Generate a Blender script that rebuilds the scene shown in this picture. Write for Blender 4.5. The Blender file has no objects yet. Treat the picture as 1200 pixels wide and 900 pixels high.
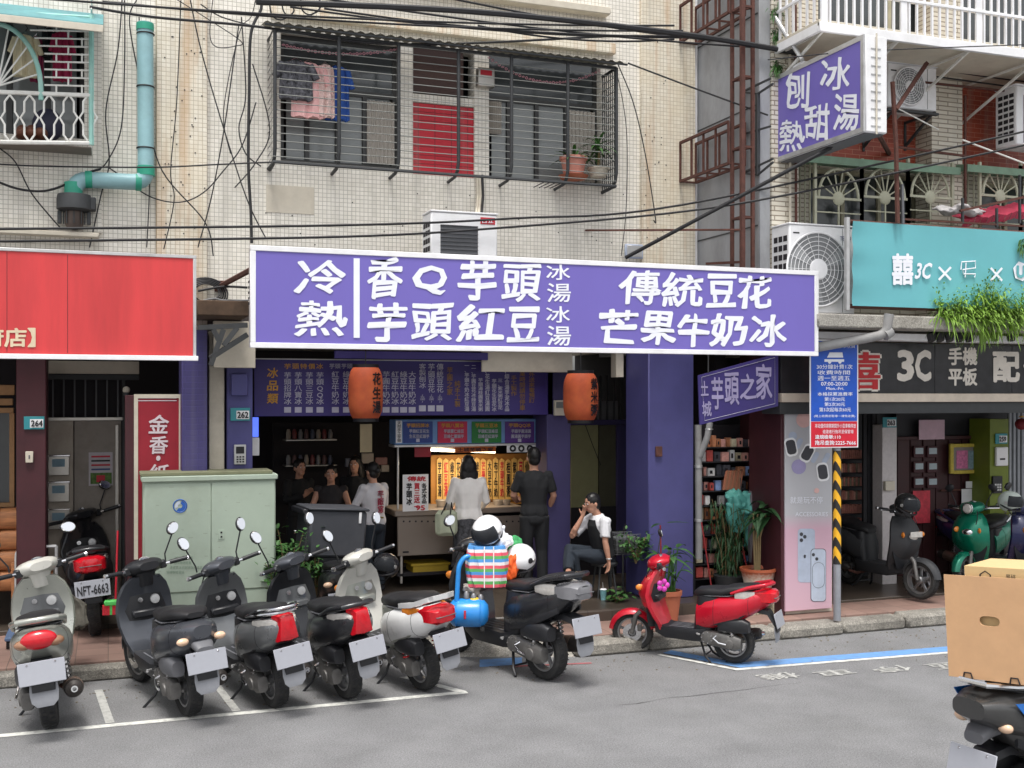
import bpy, bmesh, math, random
from mathutils import Vector, Matrix, noise
random.seed(7)
R = math.radians
C = bpy.context.scene.collection
scene = bpy.context.scene

# ---------------------------------------------------------------- camera
CAM_Z, FPX, YAW, HZ = 2.7, 1300.0, R(20), 465.0
cam_d = bpy.data.cameras.new('camera'); cam = bpy.data.objects.new('camera', cam_d); C.objects.link(cam)
cam.location = (0, 0, CAM_Z); cam.rotation_euler = (R(90), 0, -YAW)
cam_d.sensor_width = 36; cam_d.lens = 36 * FPX / 1200; cam_d.shift_y = (HZ - 450) / 1200
cam_d.clip_start = .05; cam_d.clip_end = 2000
scene.camera = cam
# ---------------------------------------------------------------- sky and sun (overcast day)
SUN_EL, SUN_ROT = R(70), R(200)
w = bpy.data.worlds.new('World'); scene.world = w; w.use_nodes = True
nt = w.node_tree; bg = nt.nodes['Background']
sky = nt.nodes.new('ShaderNodeTexSky'); sky.sky_type = 'NISHITA'; sky.sun_disc = False
sky.sun_elevation = SUN_EL; sky.sun_rotation = SUN_ROT; sky.air_density = 1.2; sky.dust_density = 4.0; sky.ozone_density = .6
hs = nt.nodes.new('ShaderNodeHueSaturation'); hs.inputs['Saturation'].default_value = .18
nt.links.new(sky.outputs[0], hs.inputs['Color']); nt.links.new(hs.outputs[0], bg.inputs['Color'])
bg.inputs['Strength'].default_value = .14
sd = bpy.data.lights.new('sun', 'SUN'); so = bpy.data.objects.new('sun', sd); C.objects.link(so)
sd.energy = 1.7; sd.angle = R(16); sd.color = (1, .965, .91)
dirv = Vector((math.sin(SUN_ROT) * math.cos(SUN_EL), math.cos(SUN_ROT) * math.cos(SUN_EL), math.sin(SUN_EL)))
so.rotation_euler = (dirv).to_track_quat('Z', 'Y').to_euler()
scene.view_settings.view_transform = 'Standard'; scene.view_settings.look = 'None'
scene.view_settings.exposure = .62; scene.view_settings.gamma = 1
scene.cycles.max_bounces = 6; scene.cycles.diffuse_bounces = 4; scene.cycles.glossy_bounces = 3
scene.cycles.transparent_max_bounces = 8; scene.cycles.use_denoising = True

# ---------------------------------------------------------------- pixel (1200x900) to place, for measuring the site
FW = Vector((math.sin(YAW), math.cos(YAW), 0)); RT = Vector((math.cos(YAW), -math.sin(YAW), 0)); UP = Vector((0, 0, 1))
CO = Vector((0, 0, CAM_Z))
def ray(px, py): return FW * FPX + RT * (px - 600) + UP * (HZ - py)
def P(px, py, Y): d = ray(px, py); return CO + d * (Y / d.y)
def PX(px, py, X): d = ray(px, py); return CO + d * (X / d.x)
def G(px, py, z=0.0): d = ray(px, py); return CO + d * ((z - CAM_Z) / d.z)
def XY(px, Y): return P(px, 465, Y).x
def ZY(px, py, Y): return P(px, py, Y).z
def RC(px0, py0, px1, py1, Y):      # rectangle in a plane parallel to the street
    m = (px0 + px1) / 2
    return XY(px0, Y), ZY(m, py1, Y), XY(px1, Y), ZY(m, py0, Y)

# ---------------------------------------------------------------- materials
def S(r, g, b):
    f = lambda c: (c / 255 / 12.92) if c / 255 <= .04045 else ((c / 255 + .055) / 1.055) ** 2.4
    return (f(r), f(g), f(b))
MATS = {}
def M(name, col, rough=.6, metal=0., var=.12, scale=6., bump=0., bscale=60., dirt=0., dcol=(.12, .09, .06), emit=0, coat=0., trans=0, stretch=1., spec=.5, speck=0):
    if name in MATS: return MATS[name]
    m = bpy.data.materials.new(name); m.use_nodes = True; MATS[name] = m
    t = m.node_tree; b = t.nodes['Principled BSDF']; N = t.nodes.new; L = t.links.new
    tc = N('ShaderNodeTexCoord'); mp = N('ShaderNodeMapping'); mp.inputs['Scale'].default_value = (1, 1, 1 / stretch)
    L(tc.outputs['Object'], mp.inputs[0])
    n = N('ShaderNodeTexNoise'); n.inputs['Scale'].default_value = scale; n.inputs['Detail'].default_value = 6; n.inputs['Roughness'].default_value = .65
    L(mp.outputs[0], n.inputs['Vector'])
    r = N('ShaderNodeValToRGB'); e = r.color_ramp.elements
    e[0].position = .3; e[1].position = .7
    e[0].color = (*[c * (1 - var) for c in col], 1); e[1].color = (*[min(1, c * (1 + var)) for c in col], 1)
    L(n.outputs['Fac'], r.inputs[0]); out = r.outputs[0]
    if dirt:
        n2 = N('ShaderNodeTexNoise'); n2.inputs['Scale'].default_value = scale * .45; n2.inputs['Detail'].default_value = 9; n2.inputs['Roughness'].default_value = .7
        L(mp.outputs[0], n2.inputs['Vector'])
        r2 = N('ShaderNodeMapRange'); r2.inputs[1].default_value = .48; r2.inputs[2].default_value = .72; r2.inputs[4].default_value = dirt
        L(n2.outputs['Fac'], r2.inputs[0])
        mx = N('ShaderNodeMixRGB'); mx.inputs[2].default_value = (*dcol, 1); L(r2.outputs[0], mx.inputs[0]); L(out, mx.inputs[1]); out = mx.outputs[0]
    if speck:
        for sc_, am in ((speck, .25), (speck * 2.6, .45)):
            n4 = N('ShaderNodeTexNoise'); n4.inputs['Scale'].default_value = sc_; n4.inputs['Detail'].default_value = 2; L(mp.outputs[0], n4.inputs['Vector'])
            r4 = N('ShaderNodeMapRange'); r4.inputs[1].default_value = .3; r4.inputs[2].default_value = .72; r4.inputs[3].default_value = 1 - am; r4.inputs[4].default_value = 1 + am; L(n4.outputs['Fac'], r4.inputs[0])
            v4 = N('ShaderNodeVectorMath'); v4.operation = 'SCALE'; L(out, v4.inputs[0]); L(r4.outputs[0], v4.inputs['Scale']); out = v4.outputs[0]
    L(out, b.inputs['Base Color'])
    b.inputs['Metallic'].default_value = metal
    rr = N('ShaderNodeMapRange'); rr.inputs[3].default_value = max(.03, rough - .1); rr.inputs[4].default_value = min(1, rough + .14)
    L(n.outputs['Fac'], rr.inputs[0]); L(rr.outputs[0], b.inputs['Roughness'])
    b.inputs['Specular IOR Level'].default_value = spec
    if coat: b.inputs['Coat Weight'].default_value = coat; b.inputs['Coat Roughness'].default_value = .08
    if trans: b.inputs['Transmission Weight'].default_value = trans; b.inputs['IOR'].default_value = 1.15
    if emit: L(out, b.inputs['Emission Color']); b.inputs['Emission Strength'].default_value = emit
    if bump:
        n3 = N('ShaderNodeTexNoise'); n3.inputs['Scale'].default_value = bscale; n3.inputs['Detail'].default_value = 5
        L(mp.outputs[0], n3.inputs['Vector'])
        bp = N('ShaderNodeBump'); bp.inputs['Strength'].default_value = bump; bp.inputs['Distance'].default_value = .01
        L(n3.outputs['Fac'], bp.inputs['Height']); L(bp.outputs[0], b.inputs['Normal'])
    return m
def tilemat(name, c1, c2, grout, bw, bh, mort, off=0., rough=.45, stain=.5, stain_col=(.42, .33, .2), bump=.4, streak=.35, rust=None, rs=.0, gvar=0):
    m = bpy.data.materials.new(name); m.use_nodes = True; MATS[name] = m
    t = m.node_tree; b = t.nodes['Principled BSDF']; N = t.nodes.new; L = t.links.new
    tc = N('ShaderNodeTexCoord'); sp = N('ShaderNodeSeparateXYZ'); L(tc.outputs['Object'], sp.inputs[0])
    ad = N('ShaderNodeMath'); L(sp.outputs[0], ad.inputs[0]); L(sp.outputs[1], ad.inputs[1])
    cb = N('ShaderNodeCombineXYZ'); L(ad.outputs[0], cb.inputs[0]); L(sp.outputs[2], cb.inputs[1])
    if off is None:      # paving: lies flat
        L(sp.outputs[0], cb.inputs[0]); L(sp.outputs[1], cb.inputs[1])
    br = N('ShaderNodeTexBrick'); br.offset = off or 0.; br.squash = 1
    for k, v in (('Scale', 1), ('Mortar Size', mort), ('Mortar Smooth', .3), ('Brick Width', bw), ('Row Height', bh), ('Bias', 0)): br.inputs[k].default_value = v
    br.inputs['Color1'].default_value = (*c1, 1); br.inputs['Color2'].default_value = (*c2, 1); br.inputs['Mortar'].default_value = (*grout, 1)
    L(cb.outputs[0], br.inputs['Vector'])
    # large soft weathering and vertical streaks
    n = N('ShaderNodeTexNoise'); n.inputs['Scale'].default_value = 1.1; n.inputs['Detail'].default_value = 8; n.inputs['Roughness'].default_value = .65; L(tc.outputs['Object'], n.inputs['Vector'])
    mr = N('ShaderNodeMapRange'); mr.inputs[1].default_value = .42; mr.inputs[2].default_value = .72; mr.inputs[4].default_value = stain; L(n.outputs['Fac'], mr.inputs[0])
    mx = N('ShaderNodeMixRGB'); mx.inputs[2].default_value = (*stain_col, 1); L(mr.outputs[0], mx.inputs[0]); L(br.outputs['Color'], mx.inputs[1])
    mp = N('ShaderNodeMapping'); mp.inputs['Scale'].default_value = (7, 7, .35); L(tc.outputs['Object'], mp.inputs[0])
    n2 = N('ShaderNodeTexNoise'); n2.inputs['Scale'].default_value = 1; n2.inputs['Detail'].default_value = 5; L(mp.outputs[0], n2.inputs['Vector'])
    m2 = N('ShaderNodeMapRange'); m2.inputs[1].default_value = .55; m2.inputs[2].default_value = .75; m2.inputs[4].default_value = streak; L(n2.outputs['Fac'], m2.inputs[0])
    x2 = N('ShaderNodeMixRGB'); x2.inputs[2].default_value = (.34, .32, .28, 1); L(m2.outputs[0], x2.inputs[0]); L(mx.outputs[0], x2.inputs[1])
    out = x2.outputs[0]
    if rust:
        mp3 = N('ShaderNodeMapping'); mp3.inputs['Scale'].default_value = (9, 9, .55); mp3.inputs['Location'].default_value = (3.3, 0, 1.7); L(tc.outputs['Object'], mp3.inputs[0])
        n3 = N('ShaderNodeTexNoise'); n3.inputs['Scale'].default_value = .8; n3.inputs['Detail'].default_value = 7; L(mp3.outputs[0], n3.inputs['Vector'])
        m3 = N('ShaderNodeMapRange'); m3.inputs[1].default_value = .5; m3.inputs[2].default_value = .68; m3.inputs[4].default_value = rs; L(n3.outputs['Fac'], m3.inputs[0])
        x3 = N('ShaderNodeMixRGB'); x3.inputs[2].default_value = (*rust, 1); L(m3.outputs[0], x3.inputs[0]); L(out, x3.inputs[1]); out = x3.outputs[0]
    L(out, b.inputs['Base Color']); b.inputs['Roughness'].default_value = rough
    bp = N('ShaderNodeBump'); bp.inputs['Strength'].default_value = bump; bp.inputs['Distance'].default_value = .004; bp.invert = True
    L(br.outputs['Fac'], bp.inputs['Height']); L(bp.outputs[0], b.inputs['Normal'])
    return m

WT = tilemat('white mosaic tile', S(244, 239, 229), S(230, 225, 213), S(178, 172, 160), .047, .047, .0034, stain=.3, stain_col=S(214, 211, 203), streak=.45)
WT2 = tilemat('rust stained mosaic tile', S(234, 228, 214), S(222, 214, 198), S(172, 160, 138), .047, .047, .003, stain=.55, stain_col=S(218, 202, 170), streak=.35, rust=S(186, 138, 82), rs=.45)
BR = tilemat('red brick tile', S(172, 74, 50), S(150, 62, 44), S(190, 130, 105), .21, .06, .004, off=.5, stain=.25, stain_col=S(110, 50, 35), streak=.3)
WT3 = tilemat('cream ribbed tile', S(222, 216, 202), S(206, 199, 184), S(140, 130, 115), .30, .055, .008, off=.5, stain=.3, stain_col=S(180, 165, 140), streak=.3)
PT = tilemat('terracotta paver', S(158, 128, 116), S(140, 112, 102), S(112, 95, 85), .3, .3, .005, off=None, rough=.75, stain=.5, stain_col=S(118, 100, 92), streak=0, bump=.3)
FT = tilemat('arcade floor tile', S(84, 74, 66), S(76, 68, 60), S(50, 45, 40), .3, .3, .005, off=None, rough=.35, stain=.5, stain_col=S(70, 60, 52), streak=0, bump=.3)
PURT = tilemat('painted purple tile', S(66, 60, 108), S(62, 56, 104), S(66, 58, 118), .24, .062, .003, off=.5, stain=.3, stain_col=S(70, 66, 130), streak=.15, rough=.5, bump=.6)
asph = M('asphalt', (.225, .225, .23), .88, var=.16, scale=1.6, bump=.9, bscale=200, dirt=.35, dcol=(.18, .18, .175), speck=70)
conc = M('weathered concrete', S(166, 162, 154), .85, speck=40, var=.18, scale=3, bump=.5, bscale=40, dirt=.7, dcol=S(90, 84, 74))
kerbm = M('kerb stone', S(142, 138, 130), .9, speck=45, var=.25, scale=5, bump=.8, bscale=50, dirt=.85, dcol=S(90, 86, 80))
greyw = M('grey render wall', S(160, 162, 166), .8, var=.14, scale=2.4, bump=.4, bscale=18, dirt=.55, dcol=S(100, 98, 92), stretch=2.2)
white = M('white enamel', S(236, 236, 238), .35, var=.04, dirt=.25, dcol=S(170, 165, 155))
whitep = M('white frame paint', S(232, 231, 226), .5, var=.06, dirt=.35, dcol=S(150, 135, 110), scale=9)
signp = M('purple sign film', S(114, 102, 184), .42, var=.05, scale=.8, dirt=.12, dcol=S(100, 92, 150), stretch=4, bump=.05, bscale=3)
signpd = M('dark purple menu film', S(58, 46, 118), .45, var=.07, scale=2)
lett = M('white letter film', S(236, 238, 246), .5, var=.03)
lettg = M('dull white lettering', S(190, 188, 205), .6, var=.1)
gold = M('gold lettering', S(206, 150, 50), .5, var=.15)
redl = M('red lettering', S(196, 40, 56), .5)
blk = M('black lettering', S(22, 20, 26), .5)
redsign = M('sun faded red sign film', S(204, 60, 62), .5, var=.16, scale=3.5, stretch=8, dirt=.25, dcol=S(160, 48, 60))
redbox = M('red light box film', S(150, 26, 44), .5, var=.1)
alum = M('dull aluminium frame', S(200, 200, 200), .4, .6, dirt=.4, dcol=S(110, 108, 104))
steel = M('stainless steel', S(200, 196, 190), .3, .85, var=.1, scale=4, dirt=.3, dcol=S(120, 112, 100))
steel2 = M('brushed counter steel', S(196, 186, 176), .42, .35, var=.08, scale=3, stretch=.2)
rust = M('rusty steel', S(92, 58, 50), .85, var=.35, scale=14, bump=.5, dirt=.5, dcol=S(70, 44, 38))
darkst = M('dark painted steel', S(66, 68, 70), .6, .2, var=.15, scale=12)
cable = M('black cable rubber', S(34, 34, 37), .6, var=.1)
cableg = M('grey cable', S(120, 120, 122), .6, var=.1)
teal = M('teal banner film', S(104, 178, 186), .5, var=.05, scale=1.6, bump=.15, bscale=4)
tealp = M('pale blue drain pipe', S(146, 186, 192), .45, var=.1, scale=5, dirt=.35, dcol=S(112, 132, 130))
tealg = M('green pipe coupling', S(52, 158, 132), .45, var=.12)
greenbox = M('pale green cabinet paint', S(172, 186, 170), .5, var=.05, scale=3, dirt=.5, dcol=S(146, 154, 136), bump=.04)
purp = M('purple wall paint', S(74, 73, 126), .55, var=.12, scale=2.5, dirt=.4, bump=.08, bscale=12, dcol=S(60, 54, 112))
purd = M('deep purple paint', S(66, 60, 104), .6, var=.1, scale=3, dirt=.3, dcol=S(46, 42, 80))
maroon = M('maroon paint', S(68, 29, 36), .5, var=.2, scale=4, dirt=.3, dcol=S(50, 26, 30))
maroond = M('dark maroon door paint', S(62, 30, 32), .5, var=.2, scale=4)
cream = M('cream paint', S(206, 198, 182), .6, var=.08, dirt=.3, dcol=S(150, 138, 118))
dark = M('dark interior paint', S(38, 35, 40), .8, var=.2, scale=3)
dark2 = M('dark shutter metal', S(42, 42, 46), .5, .3, var=.2, scale=3)
woodm = M('orange wood log', S(176, 118, 76), .6, var=.3, scale=5, stretch=.15, dirt=.35, dcol=S(90, 50, 30))
woodf = M('honey wood frame', S(176, 134, 92), .55, var=.15, scale=9)
glassd = M('dark window glass', S(66, 70, 72), .08, .0, var=.2, scale=.9, spec=.8)
glassl = M('frosted window pane', S(128, 132, 132), .12, var=.12, scale=1.5, spec=.7)
curt = M('pale curtain cloth', S(186, 180, 172), .9, var=.08, scale=2)
blackpl = M('black plastic', S(34, 35, 39), .42, var=.15, scale=9, bump=.05, dirt=.12, dcol=S(80, 78, 74))
greypl = M('grey plastic', S(96, 97, 102), .5, var=.1, scale=9, dirt=.2, dcol=S(120, 116, 108))
rubber = M('tyre rubber', S(42, 42, 43), .85, var=.15, scale=20, bump=.4, dirt=.45, dcol=S(96, 92, 86))
seatm = M('black seat vinyl', S(30, 30, 33), .5, var=.1, bump=.15, bscale=150)
engm = M('cast engine alloy', S(112, 110, 108), .5, .45, var=.25, scale=10, bump=.25, dirt=.55, dcol=S(60, 56, 50))
chrome = M('chrome', S(225, 225, 228), .12, 1., var=.05)
rimm = M('silver wheel rim', S(150, 150, 152), .35, .7, var=.1, dirt=.4, dcol=S(70, 68, 64))
mirr = M('mirror glass', S(245, 246, 250), .03, 1., var=.01)
redlens = M('red lamp lens', S(196, 18, 34), .18, var=.15, scale=30, coat=.6)
amber = M('amber lamp lens', S(232, 138, 50), .2, var=.1, scale=30, coat=.6)
clear = M('clear lamp lens', S(206, 202, 196), .12, .1, var=.12, scale=30, coat=.8)
platem = M('licence plate', S(158, 160, 168), .45, var=.05)
leafm = M('plant leaf', S(62, 104, 48), .55, var=.45, scale=9)
leafd = M('dark plant leaf', S(44, 78, 44), .5, var=.4, scale=9)
leafy = M('fern leaf', S(120, 156, 54), .6, var=.5, scale=4)
terra = M('terracotta pot', S(176, 100, 72), .7, var=.12, dirt=.35, dcol=S(120, 80, 62))
soil = M('soil', S(52, 40, 32), .95, bump=.8)
stemm = M('plant stem', S(130, 112, 78), .8, var=.2)
skin = M('skin', S(196, 146, 122), .55, var=.06)
hairm = M('black hair', S(20, 18, 19), .45, var=.3, scale=40, stretch=6)
def paint(name, c, metal=.25): return M(name, c, .28, metal, var=.08, scale=5, coat=.35, dirt=.38, dcol=tuple(x * .55 + .07 for x in c))

# ---------------------------------------------------------------- object helpers
WM = {}
def tag(o, label=None, cat=None, group=None, kind=None):
    if label: o['label'] = label
    if cat: o['category'] = cat
    if group: o['group'] = group
    if kind: o['kind'] = kind
    return o
def thing(name, label, cat, loc=(0, 0, 0), group=None, mat=None):
    o = bpy.data.objects.new(name, None); C.objects.link(o); o.empty_display_size = .1
    m = mat if mat is not None else Matrix.Translation(Vector(loc))
    o.matrix_world = m; o.matrix_basis = m; WM[o.name] = m.copy()
    return tag(o, label, cat, group)
def super_pts(hw, hh, n=2.4, k=20):
    r = []
    for i in range(k):
        a = 2 * math.pi * i / k; c, s = math.cos(a), math.sin(a)
        r.append((hw * math.copysign(abs(c) ** (2 / n), c), hh * math.copysign(abs(s) ** (2 / n), s)))
    return r
class MB:
    def __init__(s): s.v = []; s.f = []
    def add(s, vs, fs):
        o = len(s.v); s.v += [Vector(p) for p in vs]; s.f += [tuple(i + o for i in f) for f in fs]; return s
    def box(s, x0, y0, z0, x1, y1, z1, b=0, m=None):
        if x0 > x1: x0, x1 = x1, x0
        if y0 > y1: y0, y1 = y1, y0
        if z0 > z1: z0, z1 = z1, z0
        b = min(b, (x1 - x0) * .45, (y1 - y0) * .45, (z1 - z0) * .45)
        if b <= 0:
            vs = [(x, y, z) for x in (x0, x1) for y in (y0, y1) for z in (z0, z1)]
            fs = [(0, 1, 3, 2), (4, 6, 7, 5), (0, 4, 5, 1), (2, 3, 7, 6), (0, 2, 6, 4), (1, 5, 7, 3)]
        else:
            vs = []; idx = {}
            for sx in (0, 1):
                for sy in (0, 1):
                    for sz in (0, 1):
                        X = (x0, x1)[sx]; Y = (y0, y1)[sy]; Z = (z0, z1)[sz]
                        dx = b if sx == 0 else -b; dy = b if sy == 0 else -b; dz = b if sz == 0 else -b
                        for ax, p in enumerate(((X, Y + dy, Z + dz), (X + dx, Y, Z + dz), (X + dx, Y + dy, Z))):
                            idx[(sx, sy, sz, ax)] = len(vs); vs.append(p)
            fs = []
            for ax in range(3):
                o = [a for a in range(3) if a != ax]
                for sgn in (0, 1):
                    q = []
                    for (i, j) in ((0, 0), (1, 0), (1, 1), (0, 1)):
                        k = [0, 0, 0]; k[ax] = sgn; k[o[0]] = i; k[o[1]] = j; q.append(idx[(*k, ax)])
                    fs.append(tuple(q))
            for ax in range(3):
                o = [a for a in range(3) if a != ax]
                for i in (0, 1):
                    for j in (0, 1):
                        k = [0, 0, 0]; k[o[0]] = i; k[o[1]] = j; k2 = list(k); k2[ax] = 1
                        fs.append((idx[(*k, o[0])], idx[(*k, o[1])], idx[(*k2, o[1])], idx[(*k2, o[0])]))
            for sx in (0, 1):
                for sy in (0, 1):
                    for sz in (0, 1): fs.append(tuple(idx[(sx, sy, sz, a)] for a in range(3)))
        if m is not None: vs = [m @ Vector(p) for p in vs]
        return s.add(vs, fs)
    def tube(s, pts, r, n=8, closed=False, cap=True):
        pts = [Vector(p) for p in pts]; N = len(pts)
        rs = r if isinstance(r, (list, tuple)) else [r] * N
        t0 = (pts[1] - pts[0]).normalized(); u = t0.orthogonal().normalized(); vs = []
        for i, p in enumerate(pts):
            if closed: t = pts[(i + 1) % N] - pts[i - 1]
            else: t = pts[min(i + 1, N - 1)] - pts[max(i - 1, 0)]
            t.normalize(); u = (u - t * u.dot(t)); u = u.normalized() if u.length > 1e-6 else t.orthogonal().normalized()
            w_ = t.cross(u)
            for k in range(n):
                a = 2 * math.pi * k / n; vs.append(p + (u * math.cos(a) + w_ * math.sin(a)) * rs[i])
        fs = []
        for i in range(N if closed else N - 1):
            for k in range(n):
                a, b = i * n + k, i * n + (k + 1) % n; c, d = ((i + 1) % N) * n + (k + 1) % n, ((i + 1) % N) * n + k
                fs.append((a, b, c, d))
        if cap and not closed: fs.append(tuple(range(n))[::-1]); fs.append(tuple(range((N - 1) * n, N * n)))
        return s.add(vs, fs)
    def loft(s, secs, cap=True, closed=True):
        n = len(secs[0]); vs = [p for q in secs for p in q]; fs = []
        for i in range(len(secs) - 1):
            for k in range(n if closed else n - 1):
                fs.append((i * n + k, i * n + (k + 1) % n, (i + 1) * n + (k + 1) % n, (i + 1) * n + k))
        if cap: fs.append(tuple(range(n))[::-1]); fs.append(tuple(range((len(secs) - 1) * n, len(secs) * n)))
        return s.add(vs, fs)
    def loftx(s, st, n=2.4, k=20):   # stations (x, zc, hw, hh[, yc])
        secs = []
        for q in st:
            yc = q[4] if len(q) > 4 else 0
            secs.append([(q[0], yc + a, q[1] + b) for a, b in super_pts(q[2], q[3], n, k)])
        return s.loft(secs)
    def loftz(s, st, n=2.4, k=20):   # stations (z, xc, yc, hx, hy)
        return s.loft([[(q[1] + a, q[2] + b, q[0]) for a, b in super_pts(q[3], q[4], n, k)] for q in st])
    def lathe(s, prof, c, ax=(0, 0, 1), n=24, cap=True):
        ax = Vector(ax).normalized(); u = ax.orthogonal().normalized(); w_ = ax.cross(u); c = Vector(c)
        return s.loft([[c + ax * h + (u * math.cos(2 * math.pi * i / n) + w_ * math.sin(2 * math.pi * i / n)) * r for i in range(n)] for r, h in prof], cap)
    def ring(s, c, ax, Rr, r, n=24, m=8, sq=1.):
        ax = Vector(ax).normalized(); u = ax.orthogonal().normalized(); w_ = ax.cross(u); c = Vector(c); vs = []; fs = []
        for i in range(n):
            a = 2 * math.pi * i / n; d = u * math.cos(a) + w_ * math.sin(a)
            for j in range(m):
                b = 2 * math.pi * j / m; vs.append(c + d * (Rr + r * math.cos(b)) + ax * r * sq * math.sin(b))
        for i in range(n):
            for j in range(m): fs.append((i * m + j, i * m + (j + 1) % m, ((i + 1) % n) * m + (j + 1) % m, ((i + 1) % n) * m + j))
        return s.add(vs, fs)
    def ell(s, c, r, n=16, m=10, mt=None):
        vs = []; fs = []; c = Vector(c)
        for j in range(m + 1):
            t = math.pi * j / m
            for i in range(n):
                a = 2 * math.pi * i / n; p = Vector((r[0] * math.sin(t) * math.cos(a), r[1] * math.sin(t) * math.sin(a), r[2] * math.cos(t)))
                vs.append(c + (mt @ p if mt else p))
        for j in range(m):
            for i in range(n): fs.append((j * n + i, (j + 1) * n + i, (j + 1) * n + (i + 1) % n, j * n + (i + 1) % n))
        return s.add(vs, fs)
    def plate(s, pts, th):            # thick polygon, pts world, th vector
        n = len(pts); th = Vector(th); a = [Vector(p) for p in pts]
        return s.add(a + [p + th for p in a], [tuple(range(n))[::-1], tuple(range(n, 2 * n))] + [(i, (i + 1) % n, n + (i + 1) % n, n + i) for i in range(n)])
    def quad(s, a, b, c, d): return s.add([a, b, c, d], [(0, 1, 2, 3)])
    def mesh(s, name, mat, smooth=True, ang=38):
        me = bpy.data.meshes.new(name); me.from_pydata([tuple(v) for v in s.v], [], s.f)
        me.validate()
        bm = bmesh.new(); bm.from_mesh(me)
        if smooth: bmesh.ops.remove_doubles(bm, verts=bm.verts, dist=1e-5)
        bmesh.ops.recalc_face_normals(bm, faces=bm.faces); bm.to_mesh(me); bm.free()
        if smooth:
            me.polygons.foreach_set('use_smooth', [True] * len(me.polygons)); me.set_sharp_from_angle(angle=R(ang))
        if mat: me.materials.append(mat)
        return me
    def build(s, name, mat, parent=None, label=None, local=False, smooth=True, kind=None, ang=38):
        if not s.v: return None
        pm = WM[parent.name] if parent is not None else Matrix.Identity(4)
        if parent is not None and not local:
            inv = pm.inverted(); s.v = [inv @ p for p in s.v]
        me = s.mesh(name, mat, smooth, ang); return link(name, me, parent, label, kind)
def link(name, me, parent=None, label=None, kind=None):
    o = bpy.data.objects.new(name, me); C.objects.link(o)
    if parent is not None: o.parent = parent; WM[o.name] = WM[parent.name]
    else: WM[o.name] = Matrix.Identity(4)
    return tag(o, label, kind=kind)
def B(name, mat, parent, x0, y0, z0, x1, y1, z1, b=.004, **k): return MB().box(x0, y0, z0, x1, y1, z1, b).build(name, mat, parent, **k)
def struct(name, mb, mat, **k): return mb.build(name, mat, None, kind='structure', **k)

# ---------------------------------------------------------------- lettering
GC = {}
def glyphs(s, off, line=1.0, sx=1.0):
    """outline of s in a unit box; bold strokes are made of shifted copies, (x, y, layer)"""
    key = (s, off, line, sx)
    if key in GC: return GC[key]
    cu = bpy.data.curves.new('letter', 'FONT'); cu.body = s; cu.size = 1; cu.offset = min(off, 0); cu.dimensions = '2D'; cu.fill_mode = 'FRONT'
    cu.space_line = line; cu.space_character = sx; cu.align_x = 'CENTER'; cu.resolution_u = 2
    o = bpy.data.objects.new('letter', cu); me = bpy.data.meshes.new_from_object(o)
    vs = [v.co.copy() for v in me.vertices]; fs = [tuple(p.vertices) for p in me.polygons]
    bpy.data.objects.remove(o); bpy.data.curves.remove(cu); bpy.data.meshes.remove(me)
    if not vs: GC[key] = ([], []); return GC[key]
    if off > .004:
        n = len(vs); k = 8 if off > .018 else 4; v0, f0 = vs, fs; vs, fs = [], []
        for i in range(k):
            a = 2 * math.pi * (i + .5) / k; d = Vector((off * math.cos(a), off * math.sin(a), 0)); q = len(vs)
            vs += [Vector((v.x + d.x, v.y + d.y, i * .0003)) for v in v0]; fs += [tuple(j + q for j in f) for f in f0]
    else:
        for v in vs: v.z = 0
    x0 = min(v.x for v in vs); x1 = max(v.x for v in vs); y0 = min(v.y for v in vs); y1 = max(v.y for v in vs)
    vs = [((v.x - (x0 + x1) / 2) / max(x1 - x0, 1e-6), (v.y - (y0 + y1) / 2) / max(y1 - y0, 1e-6), v.z) for v in vs]
    GC[key] = (vs, fs); return GC[key]
def letter(mb, s, f, x0, y0, x1, y1, off=.0, nrm=Vector((0, -1, 0)), eps=.004, vert=False, brush=0, line=.98, shear=0, sx=1.0):
    """glyphs of s fitted into a measured box on the plane f(px,py)"""
    if vert: s = '\n'.join(s)
    vs, fs = glyphs(s, off, line, sx)
    cx, cy = (x0 + x1) / 2, (y0 + y1) / 2
    c = f(cx, cy); ax = f(x1, cy) - f(x0, cy); ay = f(cx, y0) - f(cx, y1)
    out = []
    for (a, b, l_) in vs:
        if brush:
            q = Vector((a * 2.2 + cx * .37, b * 2.2 + cy * .29, 0)); a, b = a + brush * noise.noise(q), b + brush * noise.noise(q + Vector((7.1, 3.3, 0)))
            q *= 4.5; a += brush * .22 * noise.noise(q); b += brush * .22 * noise.noise(q + Vector((2, 5, 0)))
        out.append(c + ax * (a + shear * b) + ay * b + nrm * (eps + l_))
    mb.add(out, fs); return mb
def FY(Y): return lambda px, py: P(px, py, Y)
def FX(X): return lambda px, py: PX(px, py, X)
def text(parent, s, px0, py0, px1, py1, Y, mat, off=.015, name='lettering', **k):
    return letter(MB(), s, FY(Y), px0, py0, px1, py1, off, **k).build(name, mat, parent, smooth=False)
def gtext(mb, s, c, ax, ay, off=.01, nrm=None, vert=False, sx=1.0):
    """lettering with centre c and full extents ax, ay"""
    vs, fs = glyphs('\n'.join(s) if vert else s, off, .98, sx); c = Vector(c); ax = Vector(ax); ay = Vector(ay)
    n = (nrm or ax.cross(ay).normalized()) * .003
    mb.add([c + ax * a + ay * b + n * (1 + l_ * 300) for a, b, l_ in vs], fs); return mb
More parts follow.
